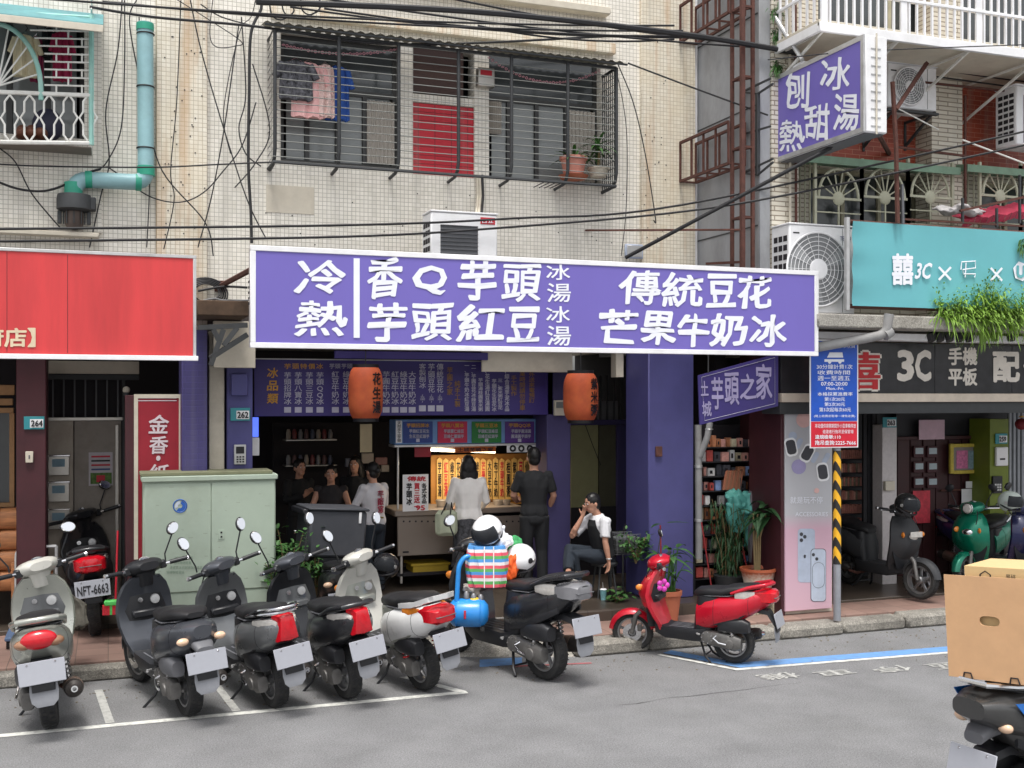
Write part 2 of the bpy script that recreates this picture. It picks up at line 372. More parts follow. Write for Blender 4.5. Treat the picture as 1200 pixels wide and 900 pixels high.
def remesh(mb, voxel, smooth=4, wrinkle=0, wscale=12):
    me = mb.mesh('tmp', None, False); o = bpy.data.objects.new('tmp', me); C.objects.link(o)
    r = o.modifiers.new('r', 'REMESH'); r.mode = 'VOXEL'; r.voxel_size = voxel
    if smooth: q = o.modifiers.new('s', 'SMOOTH'); q.iterations = smooth; q.factor = .5
    dg = bpy.context.evaluated_depsgraph_get(); m2 = bpy.data.meshes.new_from_object(o.evaluated_get(dg))
    bpy.data.objects.remove(o); bpy.data.meshes.remove(me)
    if wrinkle:
        nrm = [v.normal.copy() for v in m2.vertices]
        for v, n in zip(m2.vertices, nrm):
            p = v.co * wscale; v.co += n * wrinkle * noise.noise(Vector((p.x, p.y, p.z * .45)) + n)
    m2.polygons.foreach_set('use_smooth', [True] * len(m2.polygons))
    return m2
def rbuild(mb, name, mat, parent, voxel=.012, smooth=3, wrinkle=0, wscale=12, local=True, **k):
    if not local:
        inv = WM[parent.name].inverted(); mb.v = [inv @ p for p in mb.v]
    me = remesh(mb, voxel, smooth, wrinkle, wscale); me.name = name; me.materials.append(mat); return link(name, me, parent, **k)
# ================================================================= ground
YC, YW, YR = 10.55, 12.4, 10.95      # kerb, main upper wall, right hand building front
struct('road', MB().box(-300, -300, -.3, 300, YC + .9, 0, 0), asph)
struct('ground', MB().box(-300, YC + .9, -.35, 300, 300, -.02, 0), conc)
XK = 4.55
pv = MB().box(-6, 11.42, -.019, 2.9, 13.0, .15, .004); struct('pavement', pv, PT)
struct('pavement', MB().box(XK, YC + .3, -.018, 30, 11.5, .15, .004), PT)
struct('ramp', MB().loft([[(2.9, 11.2, .0), (4.55, 10.6, .0), (4.55, 11.5, .0), (2.9, 11.5, 0)], [(2.9, 11.3, .14), (4.55, 10.95, .14), (4.55, 11.5, .14), (2.9, 11.5, .14)]]), conc)
struct('arcade_floor', MB().box(-6, 12.98, -.017, 2.9, 17, .2, .004).box(2.9, 11.5, -.017, 7.3, 17, .28, .02).box(7.3, 11.5, -.017, 30, 17, .18, .004), FT)
# kerb stones, one by one
x = XK; first = None; kb = thing('kerb', 'row of worn grey kerb stones along the paved footway', 'kerb', (XK, YC, 0)); kb['kind'] = 'structure'; del kb['category']
kb2 = 0
while x < 14:
    L_ = random.uniform(.78, 1.0); a = random.uniform(-.012, .012); b = random.uniform(-.015, .01)
    MB().box(x + .006, YC + a, -.01, x + L_ - .006, YC + .3, .145 + b, .035).build('kerb_stone', kerbm, kb); x += L_
x = -3.2
while x < 2.8:
    MB().box(x + .005, 11.24 + random.uniform(-.008, .008), -.01, x + .9, 11.415, .135, .03).build('kerb_stone', kerbm, kb); x += .905
# painted markings
line = M('road marking paint', S(214, 214, 208), .8, var=.12, scale=22, dirt=.75, dcol=S(120, 120, 120))
bluep = M('blue marking paint', S(104, 150, 204), .8, var=.12, scale=16, dirt=.6, dcol=S(110, 125, 145))
redp = M('faded red line paint', S(170, 90, 95), .85, dirt=.8, dcol=S(110, 104, 104))
mk = MB()
def strip(mb, a, b, wd, z=.004):
    a, b = Vector((*a, z)), Vector((*b, z)); t = (b - a).normalized(); n = Vector((-t.y, t.x, 0)) * wd
    return mb.quad(a, b, b + n, a + n)
strip(mk, (-4, 9.66), (3.08, 9.62), .09)
mk.quad((2.98, 9.712, .004), (3.08, 9.712, .004), (2.72, 10.4, .004), (2.63, 10.4, .004))
mk2 = MB()
for q in range(-2, 3): strip(mk2, (.15 + q * 1.02 - .1, 9.76), (.05 + q * 1.02 - .1, 10.9), .07)
struct('parking_line', mk, line); worn = M('worn road paint', S(178, 178, 174), .85, var=.15, scale=30, dirt=1.0, dcol=S(126, 126, 126)); struct('parking_line', mk2, worn)
m2_ = MB(); A_, B_ = G(862, 786), G(1200, 759)
strip(m2_, (A_.x, A_.y), (B_.x, B_.y), .07); A2 = G(770, 768); strip(m2_, (A2.x, A2.y), (A_.x, A_.y), .06, .0065); struct('parking_line', m2_, line)
m3_ = MB(); strip(m3_, (A_.x + .12, A_.y + .075), (B_.x, B_.y + .075), .2); strip(m3_, (A2.x + .1, A2.y + .06), (A_.x + .1, A_.y + .066), .16, .0055)
struct('blue_marking', m3_, bluep)
m4_ = MB(); a, b = G(562, 782), G(612, 779); m4_.quad((a.x, a.y, .004), (b.x, b.y, .004), (b.x + .1, b.y + .28, .004), (a.x + .1, a.y + .3, .004)); struct('blue_marking', m4_, bluep)
m5_ = MB(); a, b = G(600, 782), G(694, 778); strip(m5_, (a.x, a.y), (b.x, b.y), .05); struct('red_line', m5_, redp)
# lettering painted on the road, upside down for the viewer
m6_ = MB()
for px, s in ((903, '機'), (968, '車'), (1035, '停'), (1098, '區')):
    c = G(px, 789 - (px - 903) * .062); gtext(m6_, s, (c.x, c.y - .14, .003), (-.42, 0, 0), (0, -.22, 0), .01, Vector((0, 0, 1)))
struct('road_lettering', m6_, worn)
# asphalt patch and manhole-like crack seams
crack = M('tar seam', (.05, .05, .052), .8)
mc = MB()
for (x0, y0, n_) in ((4.2, 8.8, 14),):
    x, y = x0, y0
    for i in range(n_):
        x2 = x + random.uniform(.08, .2); y2 = y + random.uniform(-.03, .035); wd = random.uniform(.003, .009)
        mc.quad((x, y, .003), (x2, y2, .003), (x2, y2 + wd, .003), (x, y + wd, .003)); x, y = x2, y2
struct('road_crack', mc, crack)

# ================================================================= main building (white mosaic)
def wallgrid(mb, x0, x1, z0, z1, y0, y1, holes):
    xs = sorted({x0, x1, *[h[0] for h in holes], *[h[2] for h in holes]}); xs = [x for x in xs if x0 <= x <= x1]
    for a, b in zip(xs, xs[1:]):
        m = (a + b) / 2; hs_ = sorted([h for h in holes if h[0] < m < h[2]], key=lambda h: h[1]); z = z0
        for h in hs_:
            if h[1] > z: mb.box(a, y0, z, b, y1, min(h[1], z1))
            z = max(z, h[3])
        if z < z1: mb.box(a, y0, z, b, y1, z1)
    return mb
XE = XY(812, YW)       # right end of the main building
mb_ = thing('apartment_building', 'white mosaic tiled apartment building above the purple shop sign', 'building', (0, YW, 0))
zc = 3.65
hL = RC(-95, 12, 99, 158, YW); hA = RC(329, 44, 468, 193, YW); hM = RC(484, 56, 556, 206, YW); hB = RC(573, 62, 704, 214, YW)
wallgrid(MB(), -7, XE, zc, 9.5, YW, YW + .25, [hL, hA, hM, hB]).build('wall', WT, mb_)
B('pilaster', WT2, mb_, XY(183, YW - .06), YW - .06, zc - .3, XY(243, YW - .06), YW + .02, 9.5)
B('pilaster', WT2, mb_, XY(752, YW - .06), YW - .06, zc - .1, XE + .002, YW + .02, 9.5)
wallgrid(MB(), -7, XY(119, YW - .08), ZY(60, 271, YW), 9.5, YW - .08, YW - .001, [hL]).build('pilaster', WT, mb_)
B('ledge', cream, mb_, -7, YW - .2, ZY(60, 276, YW - .2), XY(116, YW - .2), YW - .081, ZY(60, 270, YW - .2), .01)
B('ledge', cream, mb_, XY(330, YW - .15), YW - .15, ZY(550, 1, YW), XY(716, YW - .15), YW - .001, ZY(550, -8, YW), .01)
B('ledge', WT2, mb_, XY(318, YW - .1), YW - .1, ZY(520, 43, YW), XY(722, YW - .1), YW - .001, ZY(520, 30, YW), .01)
B('corner_strip', white, mb_, XE + .003, YW - .03, zc - .2, XE + .05, YW + .1, 9.5)
B('sill', cream, mb_, hL[0] - .05, YW - .05, hL[1] - .06, hL[2] + .05, YW + .2, hL[1] - .001)
# patch of repaired render
B('wall_patch', cream, mb_, XY(312, YW - .008), YW - .008, ZY(340, 250, YW), XY(368, YW), YW + .01, ZY(340, 218, YW), 0)
def winset(hole, panes, frm, parent, glass=glassd, transom=None, mull=None, y=YW + .12, curtains=()):
    x0, z0, x1, z1 = hole
    f = MB().box(x0, y, z0, x0 + .05, y + .06, z1).box(x1 - .05, y, z0, x1, y + .06, z1).box(x0 + .05, y, z0, x1 - .05, y + .06, z0 + .05).box(x0 + .05, y, z1 - .05, x1 - .05, y + .06, z1)
    if transom: f.box(x0 + .05, y - .005, transom - .03, x1 - .05, y + .055, transom + .03)
    for m in panes[1:-1]: f.box(m - .025, y - .01, z0 + .05, m + .025, y + .05, (transom or z1) - .03)
    wf = f.build('window', frm, parent)
    for a, b in zip(panes, panes[1:]):
        B('pane', glass, wf, a + .03, y + .02, z0 + .05, b - .03, y + .026, (transom or z1) - .03, 0)
    if transom: B('pane', glassd, wf, x0 + .05, y + .02, transom + .03, x1 - .05, y + .026, z1 - .05, 0)
    for (a, b, cz0, cz1) in curtains:
        st = []
        for i in range(28):
            t = i / 27; xx = a + (b - a) * t; st.append([(xx, y - .03 + .018 * math.sin(t * 42), cz) for cz in (cz0, cz1)])
        m = MB(); 
        for s0, s1 in zip(st, st[1:]): m.quad(s0[0], s1[0], s1[1], s0[1])
        m.build('curtain', curt, wf)
    return wf
X_ = lambda px: XY(px, YW); Zw = lambda px, py: ZY(px, py, YW)
alf = M('dark aluminium window frame', S(70, 70, 70), .4, .5)
winset(hA, [hA[0] + .05, X_(362), X_(398), X_(430), hA[2] - .05], alf, mb_, glassl, Zw(400, 105), curtains=[(X_(432), X_(464), hA[1] + .06, Zw(400, 112))])
winset(hB, [hB[0] + .05, X_(600), X_(633), X_(668), hB[2] - .05], alf, mb_, glassl, Zw(640, 118), curtains=[(X_(668), X_(700), hB[1] + .06, Zw(640, 124)), (X_(574), X_(590), Zw(640, 160), Zw(640, 122))])
winset(hL, [hL[0] + .05, X_(-40), X_(10), X_(55), hL[2] - .05], alf, mb_, glassl, None)
B('louvre_panel', M('brown ribbed panel', S(66, 46, 42), .6, stretch=.02, var=.4, scale=30), mb_, hM[0], YW + .05, Zw(520, 110), hM[2] - .12, YW + .1, hM[3])
B('beam', WT, mb_, hM[0], YW + .02, Zw(520, 122), hM[2], YW + .2, Zw(520, 112))
rt = tilemat('red glazed tile', S(196, 28, 48), S(182, 24, 44), S(120, 20, 32), .2, .1, .005, stain=.2, stain_col=S(150, 20, 36), streak=.2)
B('red_tile_panel', rt, mb_, hM[0], YW + .03, hM[1], hM[2], YW + .12, Zw(520, 122) - .002)
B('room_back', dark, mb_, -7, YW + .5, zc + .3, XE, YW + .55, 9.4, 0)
# anchor holes and stains on the facade
ah = MB()
for i in range(90):
    px = random.choice([random.uniform(190, 240), random.uniform(190, 240), random.uniform(755, 800), random.uniform(310, 740)]); py = random.uniform(40, 290)
    if 310 < px < 740: py = random.uniform(222, 290)
    c = P(px, py, YW - (.062 if px < 250 or px > 752 else .002)); ah.lathe([(.008, 0), (.008, .003)], c, (0, -1, 0), 6)
ah.build('anchor_hole', dark, mb_, kind='stuff')
# arcade structure under the wall
ar = mb_
B('arcade_beam', M('dark stained beam', S(74, 66, 64), .9, var=.3, dirt=.4), ar, -7, YW - .05, 3.35, XE, YW + .3, zc - .001)
B('arcade_ceiling', M('arcade ceiling paint', S(150, 146, 140), .8, var=.15, dirt=.4), ar, -7, YW + .3, 3.4, XE, 17.2, 3.6, 0)
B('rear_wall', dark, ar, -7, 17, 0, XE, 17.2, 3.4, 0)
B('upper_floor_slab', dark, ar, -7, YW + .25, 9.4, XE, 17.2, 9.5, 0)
# pillars
px0, px1, yp = 760, 814, 11.85
xp0, xp1 = XY(760, yp), XY(813, yp)
B('pillar', purp, ar, xp0, yp, .28, xp1, yp + .62, 3.35, .012)
B('pillar', purd, ar, XY(641, 12.9), 12.9, .28, XY(669, 12.9), 13.4, 3.35, .012)
q = B('pillar', PURT, ar, XY(213, 12.0), 12.0, .16, XY(243, 12.0), 12.5, 3.4, .006)
q2 = B('pillar', purp, ar, XY(266, 12.15), 12.15, .16, XY(296, 12.15), 12.6, 3.4, .006)
B('pillar', cream, ar, XY(245, 12.2), 12.2, .16, XY(263, 12.2), 12.5, 3.4, .006)
B('pillar', maroon, ar, XY(19, 12.6), 12.6, .2, XY(54, 12.6), 13.1, 3.4, .01)
B('switch_box', rust, ar, XY(769, yp - .03), yp - .03, ZY(772, 535, yp), XY(775, yp), yp - .001, ZY(772, 523, yp))
# ceiling panels that show under the purple sign
B('lintel_panel', cream, ar, XY(565, 12.6), 12.6, ZY(620, 436, 12.6), XY(671, 12.6), 12.64, 3.4)
B('lintel_panel', signpd, ar, XY(392, 12.55), 12.55, ZY(480, 421, 12.55), XY(572, 12.55), 12.58, ZY(480, 412, 12.55))
B('lintel_panel', cream, ar, XY(724, 12.4), 12.45, ZY(728, 442, 12.4), XY(733, 12.4), 12.6, 3.35)
B('lintel_panel', cream, ar, XY(250, 12.05), 12.02, ZY(275, 431, 12.05), XY(299, 12.05), 12.12, 3.5)
# address and small fixtures on pillars
def plate_sign(num, px0, py0, px1, py1, Y, label, bgc=(52, 140, 150)):
    x0, z0, x1, z1 = RC(px0, py0, px1, py1, Y)
    t = thing('address_plate', label, 'address plate', (x0, Y, z0))
    B('plate', M('teal plate enamel', S(*bgc), .4), t, x0, Y - .012, z0, x1, Y, z1, .002)
    f = FY(Y - .012); h = py1 - py0
    wpx = px1 - px0
    B('number_panel', white, t, XY(px0 + wpx * .3, Y), Y - .015, ZY(px0, py1 - h * .12, Y), x1 - .01, Y - .0125, ZY(px0, py0 + h * .22, Y), 0)
    text(t, num, px0 + wpx * .35, py0 + h * .3, px1 - wpx * .08, py1 - h * .2, Y - .018, blk, .03)
    return t
plate_sign('264', 28, 488, 52, 503, 12.59, 'teal house number plate 264 on the maroon pillar')
plate_sign('262', 270, 478, 293, 493, 12.14, 'teal house number plate 262 on the purple pillar by the menu board')
ic = thing('intercom', 'small grey door intercom with keypad on the purple pillar', 'intercom', P(280, 530, 12.14))
x0, z0, x1, z1 = RC(274, 521, 288, 544, 12.14); B('body', alum, ic, x0, 12.11, z0, x1, 12.149, z1)
B('speaker_panel', blk, ic, x0 + .02, 12.105, (z0 + z1) / 2 + .01, x1 - .02, 12.109, z1 - .02, 0)
for i in range(3):
    for j in range(3): B('button', blk, ic, x0 + .025 + i * .03, 12.104, z0 + .02 + j * .026, x0 + .045 + i * .03, 12.109, z0 + .036 + j * .026, .001)
x0, z0, x1, z1 = RC(270, 438, 290, 464, 12.14)
t = thing('meter_box', 'purple painted meter box on the pillar above plate 262', 'meter box', (x0, 12.14, z0)); B('cover', purp, t, x0, 12.1, z0, x1, 12.149, z1, .01); B('hinge', purd, t, x0 - .01, 12.09, z0 + .05, x0 - .001, 12.11, z1 - .05)
x0, z0, x1, z1 = RC(30, 529, 39, 542, 12.59); t = thing('doorbell', 'beige doorbell box under number 264', 'doorbell', (x0, 12.59, z0)); B('case', cream, t, x0, 12.56, z0, x1, 12.599, z1, .004); B('button', greypl, t, x0 + .03, 12.555, z0 + .04, x1 - .03, 12.559, z0 + .08, .002)

# ---------------- big purple sign
Ys = 10.35
def boxsign(name, label, x0, z0, x1, z1, Y, th, film, frame, group=None, fw=.045):
    t = thing(name, label, 'sign', (x0, Y, z0))
    B('sign_face', film, t, x0 + fw, Y - .012, z0 + fw, x1 - fw, Y + .01, z1 - fw, 0)
    B('casing', alum, t, x0 + .01, Y + .011, z0 + .01, x1 - .01, Y + th, z1 - .01, .005)
    f = MB().box(x0, Y - .022, z0, x1, Y + .03, z0 + fw, .004).box(x0, Y - .022, z1 - fw, x1, Y + .03, z1, .004).box(x0, Y - .0218, z0 + fw, x0 + fw, Y + .03, z1 - fw, .004).box(x1 - fw, Y - .0218, z0 + fw, x1, Y + .03, z1 - fw, .004)
    f.build('sign_frame', frame, t); return t
sx0, sx1 = XY(293, Ys), XY(958, Ys)
ms = boxsign('shop_sign', 'long purple light box sign with white brush lettering over the dessert shop', sx0, 3.148, sx1, 4.087, Ys, .18, signp, white, fw=.05)
BIG = [('冷', 347, 305, 405, 345), ('熱', 347, 352, 406, 394), ('香', 429, 302, 472, 349), ('Q', 483, 311, 525, 345), ('芋', 538, 306, 582, 352), ('頭', 588, 309, 634, 353),
       ('芋', 431, 353, 477, 400), ('頭', 482, 355, 531, 400), ('紅', 536, 357, 590, 400), ('豆', 595, 359, 633, 401),
       ('冰', 640, 310, 668, 328), ('湯', 641, 332, 669, 354), ('冰', 640, 359, 668, 378), ('湯', 641, 382, 669, 405),
       ('傳', 727, 317, 774, 357), ('統', 776, 320, 824, 360), ('豆', 828, 321, 863, 360), ('花', 864, 322, 905, 362),
       ('芒', 702, 362, 748, 403), ('果', 751, 364, 792, 404), ('牛', 794, 366, 832, 407), ('奶', 832, 367, 876, 406), ('冰', 880, 368, 922, 406)]
for (s, a, b, c, d) in BIG:
    sm = (c - a) < 31 and s in '冰湯'
    letter(MB(), s, FY(Ys - .014), a, b, c, d, .012 if sm else (.02 if s in '熱頭傳統' else .028), brush=.02 if sm else .07, eps=.002, shear=0 if sm else .06).build('character', lett, ms, smooth=False)
x0, z0, x1, z1 = RC(414, 303, 421, 396, Ys); B('divider_bar', lett, ms, x0, Ys - .02, z0, x1, Ys - .0125, z1, 0)
for i in range(5): B('vent_slot', dark, ms, sx0 - .002, Ys + .06, 3.55 + i * .05, sx0 + .004, Ys + .13, 3.57 + i * .05, 0)
# struts carrying the sign
for (a, b, c, lab) in (((XY(300, 10.9), 10.85, 3.95), (XY(258, YW), YW - .02, 3.9), .03, 'rusty steel strut between the wall and the left end of the purple sign'), ((XY(620, 10.9), 10.85, 4.06), (XY(620, 10.9), YW - .02, 4.06), .02, 'steel stay behind the middle of the purple sign'), ((XY(930, 10.9), 10.85, 3.3), (7.0, 11.8, 3.3), .03, 'steel stay behind the right end of the purple sign')):
    t = thing('sign_strut', lab, 'strut', b); MB().tube([a, b], c, 6).build('bar', rust, t); MB().box(b[0] - .06, b[1] - .01, b[2] - .06, b[0] + .06, b[1] + .019, b[2] + .06, .004).build('foot_plate', rust, t)
# dark steel truss under the beam left of the purple sign
t = thing('sign_bracket', 'dark steel triangular bracket between the red and purple signs', 'bracket', P(250, 420, 11.6))
fb = lambda px, py: P(px, py, 11.5)
for a, b in (((232, 384), (290, 381)), ((246, 420), (290, 392)), ((262, 405), (278, 384)), ((247, 428), (262, 386)), ((250, 386), (258, 402))): MB().tube([fb(*a), fb(*b)], .035, 4).build('bar', darkst, t)
MB().box(fb(231, 366).x, 11.5, fb(260, 370).z, fb(292, 366).x, 12.3, fb(260, 352).z, .01).build('shelf_board', M('rotten brown board', S(84, 66, 52), .9, var=.4), t)
# coil of cable above the bracket
t = thing('cable_coil', 'coil of black cable hanging between the red sign and the rusty strut', 'cable coil', P(242, 343, 12.2))
cc = P(242, 343, 12.25)
for i in range(5):
    rr_ = .12 + .022 * i; MB().tube([cc + Vector((rr_ * math.cos(a) * 1.1, .02 * i + .03 * math.sin(2 * a), rr_ * math.sin(a) * .8)) for a in [k * math.pi / 12 for k in range(25)]], .009, 5).build('loop', cable, t)

# ---------------- red sign on the left
Yr = 10.6
rs_ = boxsign('shop_sign', 'sun faded red light box sign at the left edge', -3.0, 3.035, XY(230, Yr), 4.0, Yr, .2, redsign, alum, fw=.03)
B('bottom_trim', white, rs_, -3.0, Yr - .045, 3.03, XY(232, Yr), Yr - .0225, 3.075, .004)
for px in (8, 79): B('film_seam', maroon, rs_, XY(px, Yr), Yr - .0135, 3.09, XY(px, Yr) + .004, Yr - .0125, 3.96, 0)
letter(MB(), '府店】', FY(Yr - .013), -22, 384, 42, 407, .03).build('lettering', M('beige letter film', S(218, 200, 170), .6), rs_, smooth=False)

# ---------------- drain pipe and extractor fan
t = thing('drain_pipe', 'pale blue plastic drain pipe with green couplings on the white tiled wall', 'pipe', P(170, 120, YW))
yp_ = YW - .17
pc = lambda px, py: P(px, py, yp_)
top, el, lf, dn = pc(170, 27), pc(171, 214), pc(88, 210), pc(86, 228)
def pipe_run(pts, r, seg=5):
    out = [pts[0]]
    for i in range(1, len(pts) - 1):
        a, b, c = pts[i - 1], pts[i], pts[i + 1]; d1 = (a - b).normalized() * r; d2 = (c - b).normalized() * r
        for k in range(seg + 1): u = k / seg; out.append((b + d1) * (1 - u) ** 2 + b * 2 * u * (1 - u) + (b + d2) * u * u)
    return out + [pts[-1]]
MB().tube(pipe_run([top, el, lf, dn], .13), .083, 16).build('pipe', tealp, t)
for a, b in (((170, 28), (170, 36)), ((171, 195), (171, 206)), ((166, 214), (159, 213.5)), ((108, 210.5), (100, 210.3)), ((86, 214), (86, 229))): MB().tube([pc(*a), pc(*b)], .09, 16).build('coupling', tealg, t)
for py in (40, 102, 174): c = pc(170.5, py); MB().ring(c, (0, 0, 1), .086, .008, 20, 6).build('clamp', cable, t)
t = thing('extractor_fan', 'grey extractor fan housing under the blue drain pipe', 'fan', P(87, 250, YW - .2)); c = pc(87, 240)
MB().lathe([(.03, .11), (.16, .1), (.17, .05), (.17, -.05), (.12, -.07)], c, (0, 0, 1), 28).build('fan_housing', darkst, t)
MB().box(c.x + .1, c.y - .06, c.z - .05, c.x + .21, c.y + .08, c.z + .08, .01).build('outlet', darkst, t)
MB().lathe([(.09, -.072), (.09, -.2), (.07, -.24), (.02, -.26)], c, (0, 0, 1), 20).build('motor', M('brown motor casing', S(96, 84, 78), .6, .3, var=.3), t)
for k in range(8):
    a = k * math.pi / 4; MB().box(c.x + .1 * math.cos(a) - .006, c.y + .1 * math.sin(a) - .006, c.z - .2, c.x + .1 * math.cos(a) + .006, c.y + .1 * math.sin(a) + .006, c.z - .075).build('fin', darkst, t)
for s in (-1, 1): MB().box(c.x + s * .14 - .02, c.y - .03, c.z - .2, c.x + s * .14 + .02, c.y + .03, c.z - .07, .006).build('bracket', darkst, t)
MB().box(c.x - .17, c.y, c.z + .02, c.x - .1, YW - .081, c.z + .05).build('arm', darkst, t)

# ---------------- white window cage at top left
t = thing('window_cage', 'white painted fan patterned window cage at the top left', 'window cage', P(50, 90, 11.95)); Yc_ = 11.95
f = FY(Yc_); w3 = lambda a, b, r=.012, m=whitep, n='bar': MB().tube([f(*a), f(*b)], r, 6).build(n, m, t)
x1c = f(107, 90).x; zb, zt = ZY(50, 168, Yc_), ZY(50, 16, Yc_)
tg = M('mint green paint', S(150, 200, 190), .5, var=.1, dirt=.4, dcol=S(200, 200, 190))
for a, b in (((-100, 165), (107, 168)), ((-100, 104), (107, 112)), ((-100, 8), (107, 21))): w3(a, b, .022, whitep if a[1] > 20 else tg, 'rail')
MB().tube([f(107, 18), f(107, 170)], .026, 6).build('post', tg, t)
cen = f(-3, 101); rr_ = abs(f(48, 101).x - cen.x)
ARC = [cen + Vector((rr_ * math.cos(a), 0, rr_ * 1.55 * math.sin(a))) for a in [math.pi * k / 24 for k in range(25)]]
MB().tube([ARC[0] - Vector((0, 0, .1))] + ARC, .024, 8).build('arch_bar', tg, t)
for k in range(1, 12):
    a = math.pi * k / 12; MB().tube([cen, cen + Vector((rr_ * math.cos(a), 0, rr_ * 1.55 * math.sin(a)))], .009, 5).build('spoke', whitep, t)
for i in range(9):
    py = 26 + i * 9.2; st = 52 if i > 3 else 30 + i * 5
    w3((st, py), (107, py + 1.5), .009)
    for px in ((80, ) if i % 2 else (66, 96)): 
        if px > st: w3((px, py), (px, py + 9.3), .009)
for i in range(-3, 5):        # hexagon panel
    for s in (0, 1):
        xx = 11.5 + 23 * i; pts = [(xx - 11 + (22 if s else 0) * 0, 0)]
        a = 1 if s else -1
        L = [(xx, 111), (xx + a * 6, 119), (xx + a * 6, 131), (xx + a * 10.5, 138), (xx + a * 6, 146), (xx + a * 6, 158), (xx + a * 1, 165)]
        MB().tube([f(*p) for p in L], .011, 6).build('scroll_bar', whitep, t)
for i in range(12): px = -100 + i * 18.5; MB().tube([f(px, 168), P(px, 168, YW - .081) - Vector((0, 0, 0))], .01, 5).build('floor_bar', whitep, t)
MB().box(f(-110, 0).x, Yc_, zb - .012, x1c, YW - .081, zb - .002).build('floor_tray', M('translucent cage tray', S(120, 112, 104), .7), t)
for i in range(12): zz = zb + i * .155; MB().tube([(x1c, Yc_, zz), (x1c, YW - .081, zz)], .009, 5).build('side_bar', whitep, t)
aw = thing('awning', 'weathered green canopy strip above the white window cage', 'awning', P(50, 8, 11.7))
a0, a1 = P(-110, 0, 11.6), P(121, 17, 11.6)
MB().loft([[(a0.x, 11.6, a0.z - .08), (a0.x, 11.6, a0.z - .03), (a0.x, YW - .081, a0.z + .3), (a0.x, YW - .081, a0.z + .26)], [(a1.x, 11.6, a0.z - .08), (a1.x, 11.6, a0.z - .03), (a1.x, YW - .081, a0.z + .3), (a1.x, YW - .081, a0.z + .26)]]).build('canopy_sheet', M('weathered teal canvas', S(92, 146, 150), .7, var=.3, scale=4, dirt=.7, dcol=S(60, 90, 96)), aw)
B('canopy_lip', cream, aw, a0.x, 11.585, a0.z - .11, a1.x, 11.599, a0.z - .04)
def garment(name, label, c, w_, h, mat, flare=1.1, th=.03, sleeves=True, group=None):
    t = thing(name, label, 'clothing', c)
    hk = MB().tube([c + Vector((0, 0, .1)), c + Vector((.02, 0, .13)), c + Vector((0, 0, .16))], .004, 5); hk.build('hook', cable, t)
    MB().tube([c + Vector((-w_ * .42, 0, .02)), c + Vector((0, 0, .09)), c + Vector((w_ * .42, 0, .02))], .006, 5).build('hanger', chrome, t)
    secs = []
    for i in range(8):
        u = i / 7; ww = w_ * (.44 + .1 * min(1, u * 4) * (flare)) if u < .15 else w_ * .5 * (1 + (flare - 1) * u); z = .06 - h * u
        sec_ = []
        for k in range(24):
            a = 2 * math.pi * k / 24; sec_.append(c + Vector((ww * math.cos(a), th * math.sin(a) * (1 + .8 * math.sin(k * 2.3 + u)), z + (.03 * abs(math.cos(a)) * -1 if i == 0 else .012 * math.sin(k * 1.7) * (u > .9)))))
        secs.append(sec_)
    m = MB().loft(secs)
    if sleeves:
        for s in (-1, 1): m.tube([c + Vector((s * w_ * .42, 0, .02)), c + Vector((s * w_ * .66, 0, -h * .3))], [w_ * .15, w_ * .12], 10)
    m.build('cloth', mat, t); return t
pink = M('pink cotton', S(238, 186, 184), .9, var=.08)
fl = M('floral cotton', S(226, 196, 190), .9, var=.35, scale=30); bf = M('black and white print cotton', S(90, 90, 96), .9, var=.95, scale=26)
garment('hanging_shirt', 'crimson shirt hanging in the white window cage', P(73, 44, 12.15), .17, .5, M('crimson cloth', S(150, 30, 70), .9))
garment('hanging_shirt', 'cream top hanging behind the fan bars of the white window cage', P(30, 48, 12.15), .22, .42, M('cream cloth', S(212, 200, 170), .9))
garment('hanging_shirt', 'plum scarf hanging beside the cream top', P(43, 50, 12.2), .12, .45, M('plum cloth', S(140, 40, 80), .9), sleeves=False)
garment('hanging_shirt', 'black vest hanging beside the crimson shirt', P(58, 40, 12.2), .14, .3, M('black cloth', S(30, 30, 34), .9), sleeves=False)
t = thing('shoe_pile', 'brown shoes and a dark bag heaped on the floor of the white cage', 'shoes', P(45, 155, 12.1))
for i, px in enumerate((26, 37, 48)):
    c = P(px, 157, 12.15); MB().ell(c, (.07, .13, .06)).ell(c + Vector((0, .04, .05)), (.055, .06, .05)).build('shoe', M('brown leather', S(110, 66, 48), .5), t)
c = P(56, 147, 12.2); MB().ell(c, (.15, .1, .17)).build('bag', M('navy nylon', S(40, 40, 62), .6), t)

# ---------------- long black window cage
Yb = 12.0
t = thing('window_cage', 'long dark steel window cage above the purple sign', 'window cage', P(520, 120, Yb)); wc = t
f = FY(Yb); z0_, z1_ = 5.21, 6.62
xa, xb = f(320, 100).x, f(722, 100).x
for i in range(17):
    z = z0_ + .06 + i * (z1_ - z0_ - .08) / 16; MB().tube([(xa, YW - .002, z), (xa, Yb, z), (xb, Yb, z), (xb, YW - .002, z)], .0055, 5).build('bar', M('grey window bar paint', S(124, 126, 122), .6), t)
for px in (322, 397, 467, 537, 599, 665, 722):
    x = f(px, 100).x; MB().tube([(x, Yb - .012, z1_), (x, Yb - .012, z0_ + .16), (x, Yb + .03, z0_ + .05), (x, Yb + .14, z0_), (x, YW - .002, z0_ - .01)], .02, 6).build('post', darkst, t)
MB().tube([(xa, YW - .01, z0_), (xa, Yb, z0_), (xb, Yb, z0_), (xb, YW - .01, z0_)], .018, 6).build('bottom_rail', darkst, t)
MB().tube([(xa, YW - .01, z1_), (xa, Yb, z1_), (xb, Yb, z1_), (xb, YW - .01, z1_)], .018, 6).build('top_rail', darkst, t)
for i in range(7): y = Yb + .05 + i * .055; MB().tube([(xb, y, z0_), (xb, y, z1_)], .007, 5).build('side_bar', darkst, t)
